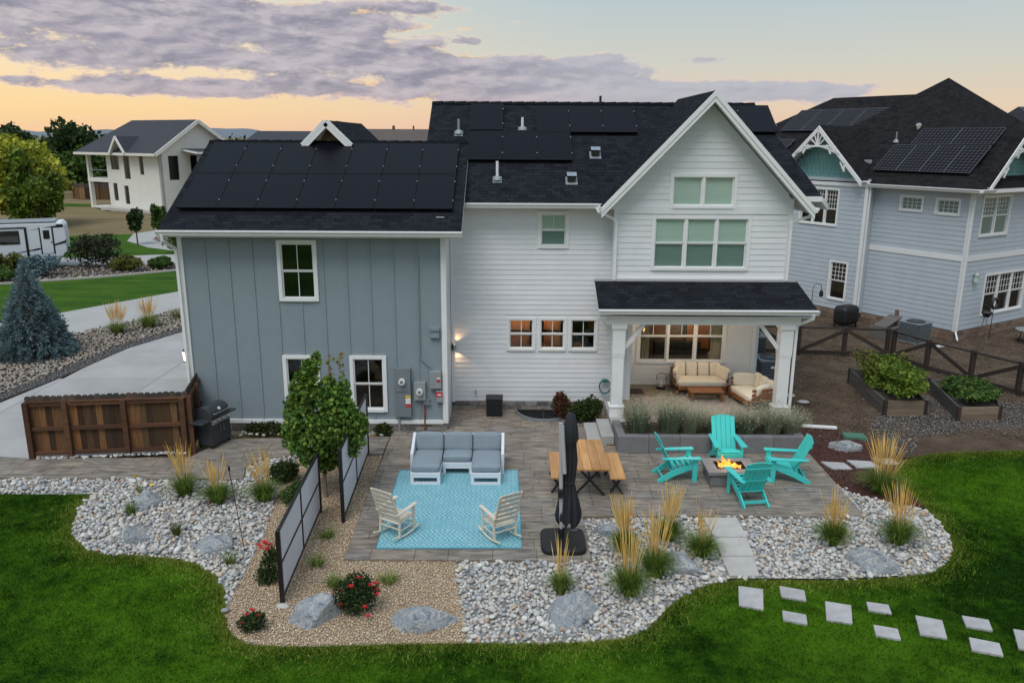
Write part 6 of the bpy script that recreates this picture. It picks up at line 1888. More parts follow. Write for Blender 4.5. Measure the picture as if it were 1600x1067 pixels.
# folded canopy: gathered pleats, wide hem, bound at the waist
vs = []; fs = []; nseg = 48
prof = [(.03, 2.58), (.085, 2.52), (.13, 2.30), (.155, 2.05), (.115, 1.98), (.12, 1.6), (.10, 1.28), (.085, 1.18), (.11, 1.05), (.17, .75), (.20, .52), (.19, .36)]
for i, (r_0, z_) in enumerate(prof):
    amp = .32 if z_ < 1.9 else .08
    for k in range(nseg):
        t_ = 2 * math.pi * k / nseg
        rr_ = r_0 * (1 + amp * math.sin(8 * t_ + i * .16) + .06 * math.sin(3 * t_))
        zz_ = z_ + (.10 * math.sin(8 * t_ + 1.2) * (1 if i == len(prof) - 1 else 0))
        vs.append((.10 + rr_ * math.cos(t_) * .98, .16 + rr_ * math.sin(t_) * .85, zz_))
for i in range(len(prof) - 1):
    for k in range(nseg): fs.append((i * nseg + k, i * nseg + (k + 1) % nseg, (i + 1) * nseg + (k + 1) % nseg, (i + 1) * nseg + k))
fs.append(tuple(range(nseg)))
MB().add(vs, fs).build('canopy', 'umbrella_fabric', um, smooth=True, fixn=True)
MB().lathe([(.10, -.03), (.105, 0), (.10, .03)], 20, (.11, .16, 1.2)).build('strap', 'umbrella_fabric', um)
MB().tube([(.11, .16, 2.56), (.11, .16, 2.66)], .02, 8).build('finial', 'black_plastic', um)

# ------------------------------------------------------------------ table and benches
tb = thing('picnic_table', 'plank-topped wooden table with black crossed legs', 'table', (1.70, 16.55, .03))
nb_p = 4
for k in range(nb_p): MB().box(-.37 + k * .185 + .003, -.37 + (k + 1) * .185 - .003, -.86, .86, .70, .745).build('plank', 'table_wood', tb, bevel=.004)
def xleg(parent, y, w, h):
    for s in (-1, 1): MB().beam((-s * w, y + s * .021, 0), (s * w, y + s * .021, h), .04, .05, (0, 1, 0)).build('leg', 'dark_metal', parent)
for y in (-.52, .52): xleg(tb, y, .32, .70)
MB().beam((0, -.52, .36), (0, .52, .36), .035, .035).build('crossbar', 'dark_metal', tb)
def bench(label, x, y):
    t = thing('bench', label, 'bench', (x, y, .03), 0, 'wooden benches at the table')
    for k in range(2): MB().box(-.17 + k * .17 + .002, -.17 + (k + 1) * .17 - .002, -.72, .72, .42, .46).build('plank', 'table_wood', t, bevel=.004)
    for yy in (-.5, .5): xleg(t, yy, .14, .42)
    return t
bench('wooden bench with black crossed legs half hidden by the umbrella', 1.02, 16.62); bench('wooden bench with black crossed legs on the fire pit side', 2.28, 16.60)

# ------------------------------------------------------------------ fire pit and chairs
fp = thing('fire_pit', 'square grey concrete fire pit table with a lit flame', 'fire pit', (4.91, 16.83, .03))
W2, D2 = .56, .42
mb = MB()
for (w_0, d_0, z_) in (): pass
MB().prism([(-.50, -.37), (.50, -.37), (.50, .37), (-.50, .37)], 0, .30).build('base', 'planter_block', fp, bevel=.03)
ring = MB()
ring.box(-W2, W2, -D2, -.22, .30, .37).box(-W2, W2, .22, D2, .30, .37).box(-W2, -.32, -.22, .22, .30, .37).box(.32, W2, -.22, .22, .30, .37)
ring.build('table_top', 'step_stone', fp)
fp.children[-1].data.materials[0] = MATS['firepit_top']
MB().box(-.32, .32, -.22, .22, .301, .31).build('burner_pan', 'black_plastic', fp)
mb = MB()
for s in (-1, 1): mb.box(-.325, .325, s * .222 - .004, s * .222 + .004, .31, .372).box(s * .322 - .004, s * .322 + .004, -.216, .216, .31, .372)
mb.build('inner_rim', 'dark_metal', fp)
lv, lf = ico(1, .4, 3)
px = rng.uniform(-.30, .30, 130); py = rng.uniform(-.20, .20, 130)
o = scatter_stones('lava_rock', 'log', np.stack([px, py, np.full(130, .31)], 1), rng.uniform(.02, .035, 130), grav_t, fp, smooth=False); tag(o, kind='stuff')
fl_v = []; fl_f = []
def tongue(cx, cy, w, h, ph):
    vs = []; n, m_ = 8, 9
    for j in range(m_):
        f = j / (m_ - 1)
        r_0 = w * (math.sin(math.pi * (.22 + .78 * f)) ** .9) * (1 - .25 * f)
        ox = .05 * math.sin(f * 4 + ph) * f; oy = .04 * math.cos(f * 3.4 + ph) * f
        for k in range(n):
            a = 2 * math.pi * k / n
            vs.append((cx + ox + r_0 * math.cos(a) * (1 + .2 * math.sin(3 * a + ph)), cy + oy + r_0 * math.sin(a) * .7, .32 + h * f))
    return vs, [(j * n + k, j * n + (k + 1) % n, (j + 1) * n + (k + 1) % n, (j + 1) * n + k) for j in range(m_ - 1) for k in range(n)]
mb = MB()
for (a, b_, w_, h_) in ((-.13, .05, .055, .28), (-.06, -.02, .06, .22), (-.19, -.04, .05, .17), (.02, .03, .05, .17), (.10, -.05, .05, .13), (.17, .0, .045, .10), (-.02, -.08, .05, .13), (.22, -.08, .035, .08), (.12, .08, .04, .11), (-.22, .07, .035, .13), (-.10, -.10, .045, .12)):
    v_, f_ = tongue(a, b_, w_, h_, random.uniform(0, 6)); mb.add(v_, f_)
mb.build('flame', 'flame', fp, smooth=True)
ld = bpy.data.lights.new('fire_light', 'POINT'); ld.energy = 9; ld.color = (1, .45, .12); ld.shadow_soft_size = .12
lo = bpy.data.objects.new('fire_light', ld); col.objects.link(lo); lo.parent = fp; lo.location = (-.02, 0, .50)

def adirondack():
    t = thing('adirondack_chair', '', 'chair', (0, 0, .03))
    C = 'teal_plastic'
    # local: faces +y; side boards carry the seat and end as the back feet
    for s in (-1, 1):
        x_ = s * .265
        pf = [(.38, .34), (.38, .40), (.30, .42), (-.20, .26), (-.52, .05), (-.52, 0), (-.40, 0), (-.15, .13), (.15, .25)]
        MB().prism(pf, -.016, .016, lambda a, b_, c: (x_ + c, a, b_)).build('side_board', C, t, fixn=True, bevel=.004)
        MB().box(x_ + s * .018 - .018, x_ + s * .018 + .018, .27, .38, 0, .55).build('front_leg', C, t, bevel=.004)
        MB().prism([(.44, .02), (.42, .10), (-.36, .06), (-.44, .03), (-.44, -.03), (-.3, -.05), (.42, -.06)], 0, .026, lambda a, b_, c: (x_ + s * (.02 + .0) + b_ * s, a, .55 + c)).build('arm', C, t, fixn=True, bevel=.005)
    for k in range(6):
        f = k / 5; y = .33 - f * .52; z = .415 - f * .155
        MB().beam((-.25, y, z), (.25, y, z), .088, .02, (0, .29, .957)).build('seat_slat', C, t, bevel=.003)
    MB().box(-.28, .28, .375, .40, .27, .39).build('front_apron', C, t, bevel=.004)
    lean = Vector((0, -.42, .908)).normalized()
    for k in range(5):
        x_ = -.226 + k * .113
        hh = .80 + (.0 if abs(k - 2) == 2 else .03 if abs(k - 2) == 1 else .04)
        b0 = Vector((x_, -.16, .27)); b1 = b0 + lean * hh
        MB().beam(b0, b1, .106, .02, (0, .908, .42)).build('back_slat', C, t, bevel=.003)
    for hgt in (.30, .66):
        c_ = Vector((0, -.16, .27)) + lean * hgt + Vector((0, -.025, -.012))
        MB().beam(c_ + Vector((-.28, 0, 0)), c_ + Vector((.28, 0, 0)), .02, .07, lean).build('back_brace', C, t, bevel=.003)
    MB().beam((-.25, -.40, .10), (.25, -.40, .10), .03, .06).build('rear_stretcher', C, t)
    return t
ad = adirondack()
ad.location = (5.10, 17.86, .03); ad.rotation_euler = (0, 0, R(180)); tag(ad, 'teal slatted garden chair with its back to the planter wall', group='teal chairs around the fire pit')
for loc, rz, lb in (((3.78, 17.02, .03), -86, 'teal slatted garden chair on the table side of the fire pit'), ((6.22, 16.98, .03), 84, 'teal slatted garden chair on the mulch side of the fire pit'), ((5.06, 15.90, .03), 8, 'teal slatted garden chair seen from behind, nearest the stone bed')):
    c_ = copy_tree(ad); c_.location = loc; c_.rotation_euler = (0, 0, R(rz)); tag(c_, lb)

# ------------------------------------------------------------------ planter in front of the porch
pln = thing('block_planter', 'long low grey block planter full of airy grasses before the porch', 'planter', (2.6, 18.42, 0))
n_b = 6
for k in range(n_b): MB().box(k * 4.58 / n_b + .004, (k + 1) * 4.58 / n_b - .004, 0, .20, .03, .46).build('block', 'planter_block', pln, bevel=.008)
for k in range(2): MB().box(0, .20, .20 + k * .5 + .004, .20 + (k + 1) * .5 - .004, .03, .46).build('block', 'planter_block', pln, bevel=.008)
MB().box(4.38, 4.58, .204, 1.2, .03, .46).build('block', 'planter_block', pln, bevel=.008)
MB().box(.2, 4.38, .2, 1.22, .05, .40).build('soil', 'soil', pln)

# ------------------------------------------------------------------ porch furniture
prg = MB().box(-1.5, 1.5, -.95, .95, 0, .008).build('porch_rug', 'porch_rug'); prg.location = (5.2, 21.0, .332); tag(prg, 'pale patterned rug on the porch floor', 'rug')
def daybed(label, loc, rz, L_, short):
    t = thing('porch_sofa', label, 'sofa', loc, rz)
    h_ = L_ / 2
    # local: faces -y; back along +y, ends angled
    for k in range(9): MB().box(-h_ + .05 + (L_ - .1) * k / 9 + .004, -h_ + .05 + (L_ - .1) * (k + 1) / 9 - .004, -.38, .34, .20, .225).build('seat_slat', 'teak', t)
    MB().box(-h_, h_, -.42, -.38, .14, .24).build('front_rail', 'teak', t, bevel=.006)
    MB().box(-h_, h_, .36, .40, .14, .24).build('back_rail', 'teak', t)
    for a in (-h_ + .04, h_ - .04):
        for b_ in (-.38, .38): MB().box(a - .04, a + .04, b_ - .04, b_ + .04, 0, .30 if b_ < 0 else .62).build('leg', 'teak', t, bevel=.006)
    for z in (.34, .46, .58): MB().box(-h_, h_, .40, .425, z - .04, z + .04).build('back_slat', 'teak', t)
    for s in (-1, 1):
        for z in (.34, .46, .58):
            MB().beam((s * (h_ + .0), -.30 if not short else -.36, z), (s * (h_ + .0), .38, z), .025, .08).build('end_slat', 'teak', t)
    MB().cushion(-h_ + .05, h_ - .05, -.40, .30, .23, .40, .05).build('seat_cushion', 'cream_cushion', t, smooth=True)
    n = 4 if not short else 3
    for k in range(n):
        w = (L_ - .15) / n
        c_ = MB().cushion(-w / 2 + .01, w / 2 - .01, -.07, .07, 0, .38, .06).build('back_cushion', 'cream_cushion', t, smooth=True)
        c_.location = (-h_ + .075 + w * (k + .5), .28, .38); c_.rotation_euler = (R(-12), 0, random.uniform(-.05, .05))
    for s in (-1, 1):
        c_ = MB().cushion(-.30, .30, -.07, .07, 0, .34, .06).build('side_cushion', 'cream_cushion', t, smooth=True)
        c_.location = (s * (h_ - .14), -.02, .39); c_.rotation_euler = (R(-12), 0, s * R(-68))
        if short and s == 1: c_.scale = (.9, 1, .9)
    return t
daybed('teak sofa with cream cushions under the porch window', (5.50, 22.55, .335), 0, 1.55, False)
daybed('teak loveseat with cream cushions beside the right porch column', (6.72, 21.35, .335), R(-78), 1.25, True)
ct = thing('coffee_table', 'low slatted teak coffee table between the porch sofas', 'table', (5.50, 21.72, .34))
for k in range(6): MB().box(-.48, .48, -.24 + k * .08 + .003, -.24 + (k + 1) * .08 - .003, .25, .28).build('slat', 'teak', ct, bevel=.003)
for a in (-.42, .42):
    for b_ in (-.19, .19): MB().box(a - .04, a + .04, b_ - .04, b_ + .04, 0, .25).build('leg', 'teak', ct, bevel=.005)
ln2 = thing('floor_lantern', 'small round glass floor lantern beside the teak sofa', 'lantern', (4.42, 22.72, .335))
MB().lathe([(.13, 0), (.14, .06), (.06, .08)], 16).build('base', 'dark_metal', ln2)
MB().lathe([(.11, .081), (.15, .16), (.15, .30), (.10, .36)], 16).build('glass_body', 'glass', ln2, smooth=True)
MB().tube([(-.15, 0, .28), (-.14, 0, .42), (0, 0, .50), (.14, 0, .42), (.15, 0, .28)], .008, 6).build('handle', 'dark_metal', ln2)
MB().lathe([(.04, .085), (.04, .18)], 10).build('candle', 'label_white', ln2)
dm = MB().box(-.30, .30, -.25, .25, 0, .012).build('door_mat', 'black_plastic'); dm.location = (3.55, 22.45, .332); tag(dm, 'black door mat at the shaded end of the porch', 'door mat')

# black storage box, window well, hose reel
bb = thing('storage_box', 'black square outdoor box against the white wall', 'storage box', (-.48, 21.22, .03))
MB().box(-.22, .22, -.20, .20, 0, .46).build('bin', 'black_plastic', bb, bevel=.012); MB().box(-.235, .235, -.215, .215, .46, .52).build('lid', 'black_plastic', bb, bevel=.012)
for k in range(4): MB().box(-.20, .20, -.212, -.201, .08 + k * .09, .13 + k * .09).build('ridge', 'black_plastic', bb)
sp_ = thing('hose_spigot', 'small dark hose spigot on the white wall beside the black box', 'spigot', (-1.02, 21.66, .55))
MB().tube([(0, .0, 0), (0, -.09, 0), (0, -.10, -.06)], .016, 8).build('pipe', 'metal_grey', sp_); MB().tube([(0, -.05, .045), (0, -.05, .055)], .035, 10).build('wheel', 'metal_grey', sp_)
ww = thing('window_well', 'half-round dark window well set into the patio by the wall', 'window well', (.88, 21.62, .03))
pts_ = [(.78 * math.cos(math.pi * k / 16), -1.0 * math.sin(math.pi * k / 16), .03) for k in range(17)]
mb = MB()
for a, b_ in zip(pts_[:-1], pts_[1:]): mb.beam(a, b_, .03, .10)
mb.build('rim', 'galvanised', ww)
MB().prism([(p[0] * .97, p[1] * .97) for p in pts_][::-1], .004, .010).build('cover', 'room_dark', ww, fixn=True)
for k in range(5):
    y = -.15 - k * .17; hw_ = .75 * math.sqrt(max(.02, 1 - (y / 1.0) ** 2))
    MB().beam((-hw_, y, .035), (hw_, y, .035), .03, .03).build('grate_bar', 'dark_metal', ww)
MB().beam((0, -.02, .045), (0, -.96, .045), .03, .02).build('grate_bar', 'dark_metal', ww)
hr = thing('hose_reel', 'teal hose hanging on the wall behind the left porch column', 'garden hose', (2.62, 21.62, .33))
mb = MB()
for q in range(4): mb.tube([(.16 * math.cos(k * .4488) , -.03 - q * .022, .42 + .20 * math.sin(k * .4488)) for k in range(15)], .014, 6, cap=False)
mb.build('coil', 'hose_teal', hr); MB().box(-.07, .07, -.12, .02, .56, .62).build('holder', 'hose_teal', hr)
# thin iron hook
hk = thing('plant_stake', 'thin black garden stake leaning in the left stone bed', 'garden stake', (-4.98, 13.58, 0))
MB().tube([(0, 0, 0), (-.17, .03, 1.60)], .008, 6).build('rod', 'dark_metal', hk); MB().lathe([(.02, 1.60), (.025, 1.66), (.005, 1.70)], 8, (-.17, .03, 0)).build('tip', 'dark_metal', hk)

# ------------------------------------------------------------------ boulders
def boulder(label, x, y, sx, sy, sz, rz, seed, mat='boulder'):
    bm = bmesh.new(); bmesh.ops.create_icosphere(bm, subdivisions=4, radius=1)
    r_ = random.Random(seed)
    pl_ = []
    for _ in range(15):
        d = Vector((r_.uniform(-1, 1), r_.uniform(-1, 1), r_.uniform(-.15, 1))).normalized()
        pl_.append((d, r_.uniform(.55, .88)))
    from mathutils import noise as mn
    for v in bm.verts:
        for d, o_ in pl_:
            k = v.co.dot(d) - o_
            if k > 0: v.co -= d * k * .98
        n_ = mn.fractal(v.co * 1.9 + Vector((seed, 0, 0)), 1.0, 2.0, 5)
        v.co *= 1 + .06 * n_
        if v.co.z < 0: v.co.z *= .4
    me = bpy.data.meshes.new('boulder'); bm.to_mesh(me); bm.free()
    me.materials.append(MATS[mat])
    o = bpy.data.objects.new('boulder', me); col.objects.link(o)
    o.scale = (sx * .98, sy * .96, sz * 1.0); o.location = (x, y, -.02); o.rotation_euler = (0, 0, rz)
    return tag(o, label, 'boulder', 'landscape boulders')
boulder('blue-grey boulder in the left bed below the walkway', -7.62, 15.55, .40, .30, .34, .2, 3)
boulder('small two-toned boulder near the curved left lawn edge', -7.22, 14.05, .38, .30, .32, 1.0, 5)
boulder('long low boulder beside the thin garden stake', -5.55, 13.75, .50, .32, .34, .3, 8)
boulder('large pale blue boulder at the foot of the near privacy screen', -3.22, 11.55, .50, .42, .50, .5, 12)
boulder('long flat boulder alone in the tan gravel', -1.42, 11.42, .62, .38, .34, .1, 17)
boulder('rounded striped boulder in the middle of the right stone bed', .98, 11.52, .50, .42, .44, .8, 21)
boulder('grey boulder beside the pale path slabs', 3.02, 13.05, .52, .34, .44, -.5, 25)
boulder('jagged low boulder at the patio edge by the umbrella', 1.98, 14.42, .50, .26, .26, .3, 29)
boulder('large grey boulder at the far right of the stone bed', 6.62, 13.25, .62, .40, .42, -.2, 33)
boulder('small boulder half hidden behind the far right grass', 7.75, 14.35, .40, .30, .26, .4, 37)
boulder('dark banded boulder lying in the red mulch', 8.45, 18.85, .52, .28, .28, -.3, 41)

# ------------------------------------------------------------------ foliage kit
def rand_rot(n):
    q = rng.normal(size=(n, 4)); q /= np.linalg.norm(q, axis=1)[:, None]
    w, x, y, z = q.T
    return np.stack([np.stack([1 - 2 * (y * y + z * z), 2 * (x * y - z * w), 2 * (x * z + y * w)], -1), np.stack([2 * (x * y + z * w), 1 - 2 * (x * x + z * z), 2 * (y * z - x * w)], -1),
                     np.stack([2 * (x * z - y * w), 2 * (y * z + x * w), 1 - 2 * (x * x + y * y)], -1)], 1)
def leaves(name, mat, P, size, parent=None, aspect=.7, flat_=0.0):
    n = len(P)
    M_ = rand_rot(n)
    s = size * rng.uniform(.6, 1.35, n)
    t = np.array([[0, -.5, 0], [.5 * aspect, .05, .06], [0, .5, 0], [-.5 * aspect, .05, .06]])
    V = np.einsum('nij,kj->nki', M_, t) * s[:, None, None]
    if flat_: V[..., 2] *= (1 - flat_)
    V += P[:, None, :]
    return np_mesh(name, V.reshape(-1, 3), np.arange(n * 4).reshape(-1, 4), mat, parent)
def blob_points(blobs, n, shell=.55):
    vol = np.array([b[3] * b[4] * b[5] for b in blobs]) ** .72; vol /= vol.sum()
    out = []
    for b, f in zip(blobs, vol):
        k = max(3, int(n * f))
        d = rng.normal(size=(k, 3)); d /= np.linalg.norm(d, axis=1)[:, None]
        r = rng.uniform(shell ** 3, 1, k) ** (1 / 3)
        # ragged outline
        r *= 1 + .16 * np.sin(d[:, 0] * 5 + b[0] * 7) * np.cos(d[:, 2] * 6 + b[1] * 5) + rng.normal(0, .05, k)
        out.append(d * r[:, None] * np.array(b[3:6]) + np.array(b[:3]))
    return np.concatenate(out)
def crown_blobs(c, rad, n, seed, small=.42):
    r_ = random.Random(seed); B = []
    for _ in range(n):
        while True:
            d = Vector((r_.uniform(-1, 1), r_.uniform(-1, 1), r_.uniform(-1, 1)))
            if .2 < d.length < 1: break
        s = r_.uniform(small * .65, small * 1.2)
        B.append((c[0] + d.x * rad[0] * .75, c[1] + d.y * rad[1] * .75, c[2] + d.z * rad[2] * .78, rad[0] * s, rad[1] * s, rad[2] * s * .85))
    return B
def limbs(parent, h0, c, rad, r0, n, seed, mat='bark'):
    mb = MB(); r_ = random.Random(seed)
    top = Vector((c[0], c[1], c[2] + rad[2] * .5))
    mb.tube([(0, 0, -.05), (r_.uniform(-.02, .02), 0, h0 * .5), (c[0] * .3, c[1] * .3, h0), (c[0] * .7, c[1] * .7, c[2]), tuple(top)], [r0 * 1.25, r0, r0 * .85, r0 * .5, r0 * .15], 8)
    for k in range(n):
        a = k * 2.4 + r_.uniform(-.4, .4); z0 = h0 + (c[2] - h0) * r_.uniform(.0, .9)
        e_ = (c[0] + math.cos(a) * rad[0] * .75, c[1] + math.sin(a) * rad[1] * .75, c[2] + rad[2] * r_.uniform(-.3, .6))
        st_ = (c[0] * .4, c[1] * .4, z0); md = tuple((p + q) / 2 + (0, 0, .08 * rad[2])[i] for i, (p, q) in enumerate(zip(st_, e_)))
        mb.tube([st_, md, e_], [r0 * .45, r0 * .28, r0 * .08], 6)
    return mb.build('trunk', mat, parent)
def tree(label, name, loc, h0, c, rad, r0, nblob, nleaf, size, mat, seed, group=None, bark='bark', small=.42, shell=.55):
    t = thing(name, label, 'tree', loc, 0, group)
    limbs(t, h0, c, rad, r0, 7, seed, bark)
    B = crown_blobs(c, rad, nblob, seed, small)
    leaves('crown', mat, blob_points(B, nleaf, shell), size, t)
    return t

# young maple between the screens
mp = thing('maple_tree', 'young leafy green tree growing between the two privacy screens', 'tree', (-4.0, 15.96, -.02))
limbs(mp, .75, (.02, 0, 1.75), (.8, .75, 1.1), .045, 9, 4, 'pale_bark')
MBb = [(-.42, .0, 1.72, .40, .40, .50), (.40, .05, 1.78, .44, .40, .46), (-.15, -.1, 1.20, .50, .45, .42), (.18, .1, 1.02, .42, .40, .36), (-.34, .05, 2.32, .34, .32, .44), (.18, 0, 2.28, .34, .32, .40), (-.22, .05, 2.78, .22, .22, .32),
       (.56, -.1, 1.30, .34, .32, .36), (-.64, .1, 1.40, .26, .28, .34), (.0, 0, .82, .28, .28, .24), (.78, .05, 1.62, .20, .22, .30), (.38, 0, 2.12, .28, .26, .36), (-.06, 0, 3.04, .12, .12, .22), (.12, -.30, 1.58, .36, .30, .42), (-.55, 0, 2.05, .22, .22, .26), (.5, .0, 2.4, .16, .16, .28)]
leaves('crown', 'leaf_maple', blob_points(MBb, 12000, .35), .088, mp, .85)
tip = []
for (a, b_, z0, z1) in ((.22, .0, 2.4, 3.16), (.47, .02, 2.2, 3.20)):
    MB().tube([(a * .8, b_, z0), (a, b_, z1)], .008, 5).build('shoot', 'pale_bark', mp)
    k = 26; tip.append(np.stack([a + rng.normal(0, .04, k), b_ + rng.normal(0, .04, k), rng.uniform(z1 - .5, z1 + .04, k)], 1))
leaves('young_leaves', 'leaf_young_tip', np.concatenate(tip), .085, mp, .8)

# blue spruce
sp = thing('blue_spruce', 'dense blue spruce in the rock bed beside the driveway', 'tree', (-16.72, 27.2, -.02))
sp.scale = (.66, .66, .82)
MB().tube([(0, 0, 0), (0, 0, 4.1)], [.13, .02], 8).build('trunk', 'bark', sp)
V = []; 
bm_ = MB()
tw = []
for lvl in range(24):
    f = lvl / 23; z = .30 + 3.55 * f; rad = 1.85 * (1 - f) ** .85 + .10
    nbr = int(22 * (1 - f) + 6)
    for k in range(nbr):
        a = k * 6.283 / nbr + lvl * 1.3 + rng.uniform(-.12, .12); rr = rad * rng.uniform(.82, 1.12)
        for s_ in np.linspace(.25, 1, max(3, int(rr * 11))):
            x_ = math.cos(a) * rr * s_; y_ = math.sin(a) * rr * s_; zz = z + .05 * s_ * rr - .16 * rr * s_ * s_ + .16 * max(0, s_ - .75)
            tw.append((x_, y_, zz, a, s_))
tw = np.array(tw); n = len(tw)
per = 8
P = np.repeat(tw, per, axis=0); m_ = len(P)
ang = P[:, 3] + rng.normal(0, .8, m_)
ln_ = .16 * rng.uniform(.7, 1.4, m_)
dirs = np.stack([np.cos(ang), np.sin(ang), rng.normal(.25, .45, m_)], 1); dirs /= np.linalg.norm(dirs, axis=1)[:, None]
side = np.cross(dirs, rng.normal(size=(m_, 3))); side /= np.linalg.norm(side, axis=1)[:, None]
c0 = P[:, :3] + rng.normal(0, .035, (m_, 3))
Vq = np.stack([c0, c0 + dirs * ln_[:, None] * .5 + side * .022, c0 + dirs * ln_[:, None], c0 + dirs * ln_[:, None] * .5 - side * .022], 1)
np_mesh('crown', Vq.reshape(-1, 3), np.arange(m_ * 4).reshape(-1, 4), 'leaf_blue', sp)
MB().lathe([(.9, .35), (1.0, .9), (.6, 2.0), (.25, 3.0), (.03, 3.6)], 14).build('inner_branches', 'bark', sp)
# top leader
lz = rng.uniform(3.6, 4.25, 260); la = rng.uniform(0, 6.28, 260)
leaves('leader', 'leaf_blue', np.stack([np.cos(la) * (4.35 - lz) * .2, np.sin(la) * (4.35 - lz) * .2, lz], 1), .09, sp, .35)

# trees beyond
tree('yellow-green rounded tree behind the travel trailer', 'deciduous_tree', (-42.6, 70, 0), 1.0, (-1.0, 0, 4.1), (4.6, 4.0, 3.8), .22, 34, 9000, .42, 'leaf_yellow', 11, 'trees beyond the driveway', small=.40)
tree('fresher green tree merging with the yellow-green one', 'deciduous_tree', (-39.6, 68, 0), .8, (-.6, 0, 3.3), (2.6, 2.6, 3.2), .20, 24, 6000, .40, 'leaf_fresh', 13, 'trees beyond the driveway', small=.40)
for i, (x_, y_, h_, w_, lb) in enumerate(((-57.5, 108, 9.4, 4.4, 'tall dark tree beside the distant white house'), (-64, 118, 8.6, 4.0, 'dark tree in the row left of the tall dark one'), (-71, 118, 9.6, 3.4, 'dark pointed tree at the far left edge'), (-54, 104, 6.5, 3.4, 'lower dark tree touching the distant white house'),
        (-69, 124, 7.0, 5.0, 'broad low dark tree near the left horizon'), (-60.5, 126, 7.5, 4.6, 'dark tree farthest behind the left row'))):
    tree(lb, 'deciduous_tree', (x_, y_, 0), .8, (0, 0, h_ * .54), (w_, w_, h_ * .47), .25, 22, 3600, .65, 'leaf_dark' if i != 3 else 'leaf_mid', 50 + i, 'dark trees left of the white house', small=.42)
tree('small round-headed sapling left of the curved sidewalk bushes', 'sapling', (-26.9, 57.5, 0), 1.0, (0, 0, 1.85), (.75, .75, .95), .05, 12, 1500, .20, 'leaf_dark', 71, 'saplings by the sidewalk')
tree('narrow sapling half hidden by the wing roof', 'sapling', (-24.9, 57.0, 0), .9, (0, 0, 1.95), (.65, .65, 1.35), .05, 12, 1600, .20, 'leaf_mid', 73, 'saplings by the sidewalk')
for k, (x_, y_, h_, w_, mm, lb) in enumerate(((-22.2, 53.6, 1.35, .95, 'leaf_mid', 'rounded green bush near the wing gutter'), (-24.6, 47.0, 2.1, 1.75, 'leaf_purple', 'large dark purple shrub in front of the trailer'), (-26.0, 43.9, 1.35, 1.15, 'leaf_blue', 'low mounded blue spruce shrub by the trailer'),
        (-22.3, 46.0, .95, .95, 'leaf_olive', 'yellowish olive shrub right of the purple shrub'), (-20.6, 46.6, .8, .8, 'leaf_mid', 'low green shrub at the right end of the shrub bed'), (-27.9, 43.6, 1.5, 1.1, 'leaf_olive', 'olive shrub at the left edge by the trailer'), (-27.2, 42.0, .9, 1.0, 'leaf_mid', 'green ground shrub below the olive one at the left edge'))):
    t = thing('shrub', lb, 'shrub', (x_, y_, -.02), 0, 'shrubs beyond the side lawn')
    MB().tube([(0, 0, 0), (.05, 0, h_ * .5)], [.05, .02], 6).build('stem', 'bark', t)
    B = crown_blobs((0, 0, h_ * .5), (w_, w_ * .9, h_ * .5), 16, 80 + k, .45)
    leaves('foliage', mm, blob_points(B, 2600, .4), .15, t)
# far tree line along the horizon: one mass
xs_ = rng.uniform(-900, 900, 1500); ys_ = rng.uniform(420, 620, 1500)
Bq = np.stack([xs_, ys_, rng.uniform(1, 5.0, 1500)], 1)
o = leaves('tree_line', 'far_wood', np.repeat(Bq, 6, axis=0) + rng.normal(0, 2.2, (9000, 3)) * np.array([2, 2, .7]), 3.6)
tag(o, 'distant dark green tree line along the horizon', 'trees', kind='stuff')

# brown fence by the far house
ff = thing('far_fence', 'distant brown board fence left of the white house', 'fence', (-54, 100, 0), R(-6))
for k in range(14): MB().box(k * .75, k * .75 + .72, 0, .05, 0, 1.9).build('board', 'fence_wood', ff)
for k in range(4): MB().box(k * 3.4 - .06, k * 3.4 + .06, -.1, 0, 0, 2.0).build('post', 'fence_frame', ff)

# ------------------------------------------------------------------ grasses
def strip_blades(n, r0, h, spread, width, droop=.5, hv=.3):
    """arched tapering blades from a clump base: returns verts (n*6), quads"""
    a = rng.uniform(0, 6.283, n); rr = r0 * np.sqrt(rng.uniform(0, 1, n))
    bx, by = np.cos(a) * rr, np.sin(a) * rr
    out = a + rng.normal(0, .5, n); L_ = h * rng.uniform(1 - hv, 1 + hv * .4, n)
    sp_ = spread * rng.uniform(.25, 1.2, n)
    V = np.zeros((n, 8, 3)); ts = (0, .4, .75, 1.0)
    sx, sy = -np.sin(out), np.cos(out)
    for i, t in enumerate(ts):
        ho = sp_ * t ** 1.6; z = L_ * (t - droop * t ** 3 * sp_ / max(spread, 1e-6) * .45)
        w = width * (1 - t * .9) / 2
        cx = bx + np.cos(out) * ho; cy = by + np.sin(out) * ho
        V[:, 2 * i, 0] = cx - sx * w; V[:, 2 * i, 1] = cy - sy * w; V[:, 2 * i, 2] = z
        V[:, 2 * i + 1, 0] = cx + sx * w; V[:, 2 * i + 1, 1] = cy + sy * w; V[:, 2 * i + 1, 2] = z
    F = np.array([[0, 1, 3, 2], [2, 3, 5, 4], [4, 5, 7, 6]])
    return V.reshape(-1, 3), (F[None] + (np.arange(n) * 8)[:, None, None]).reshape(-1, 4)
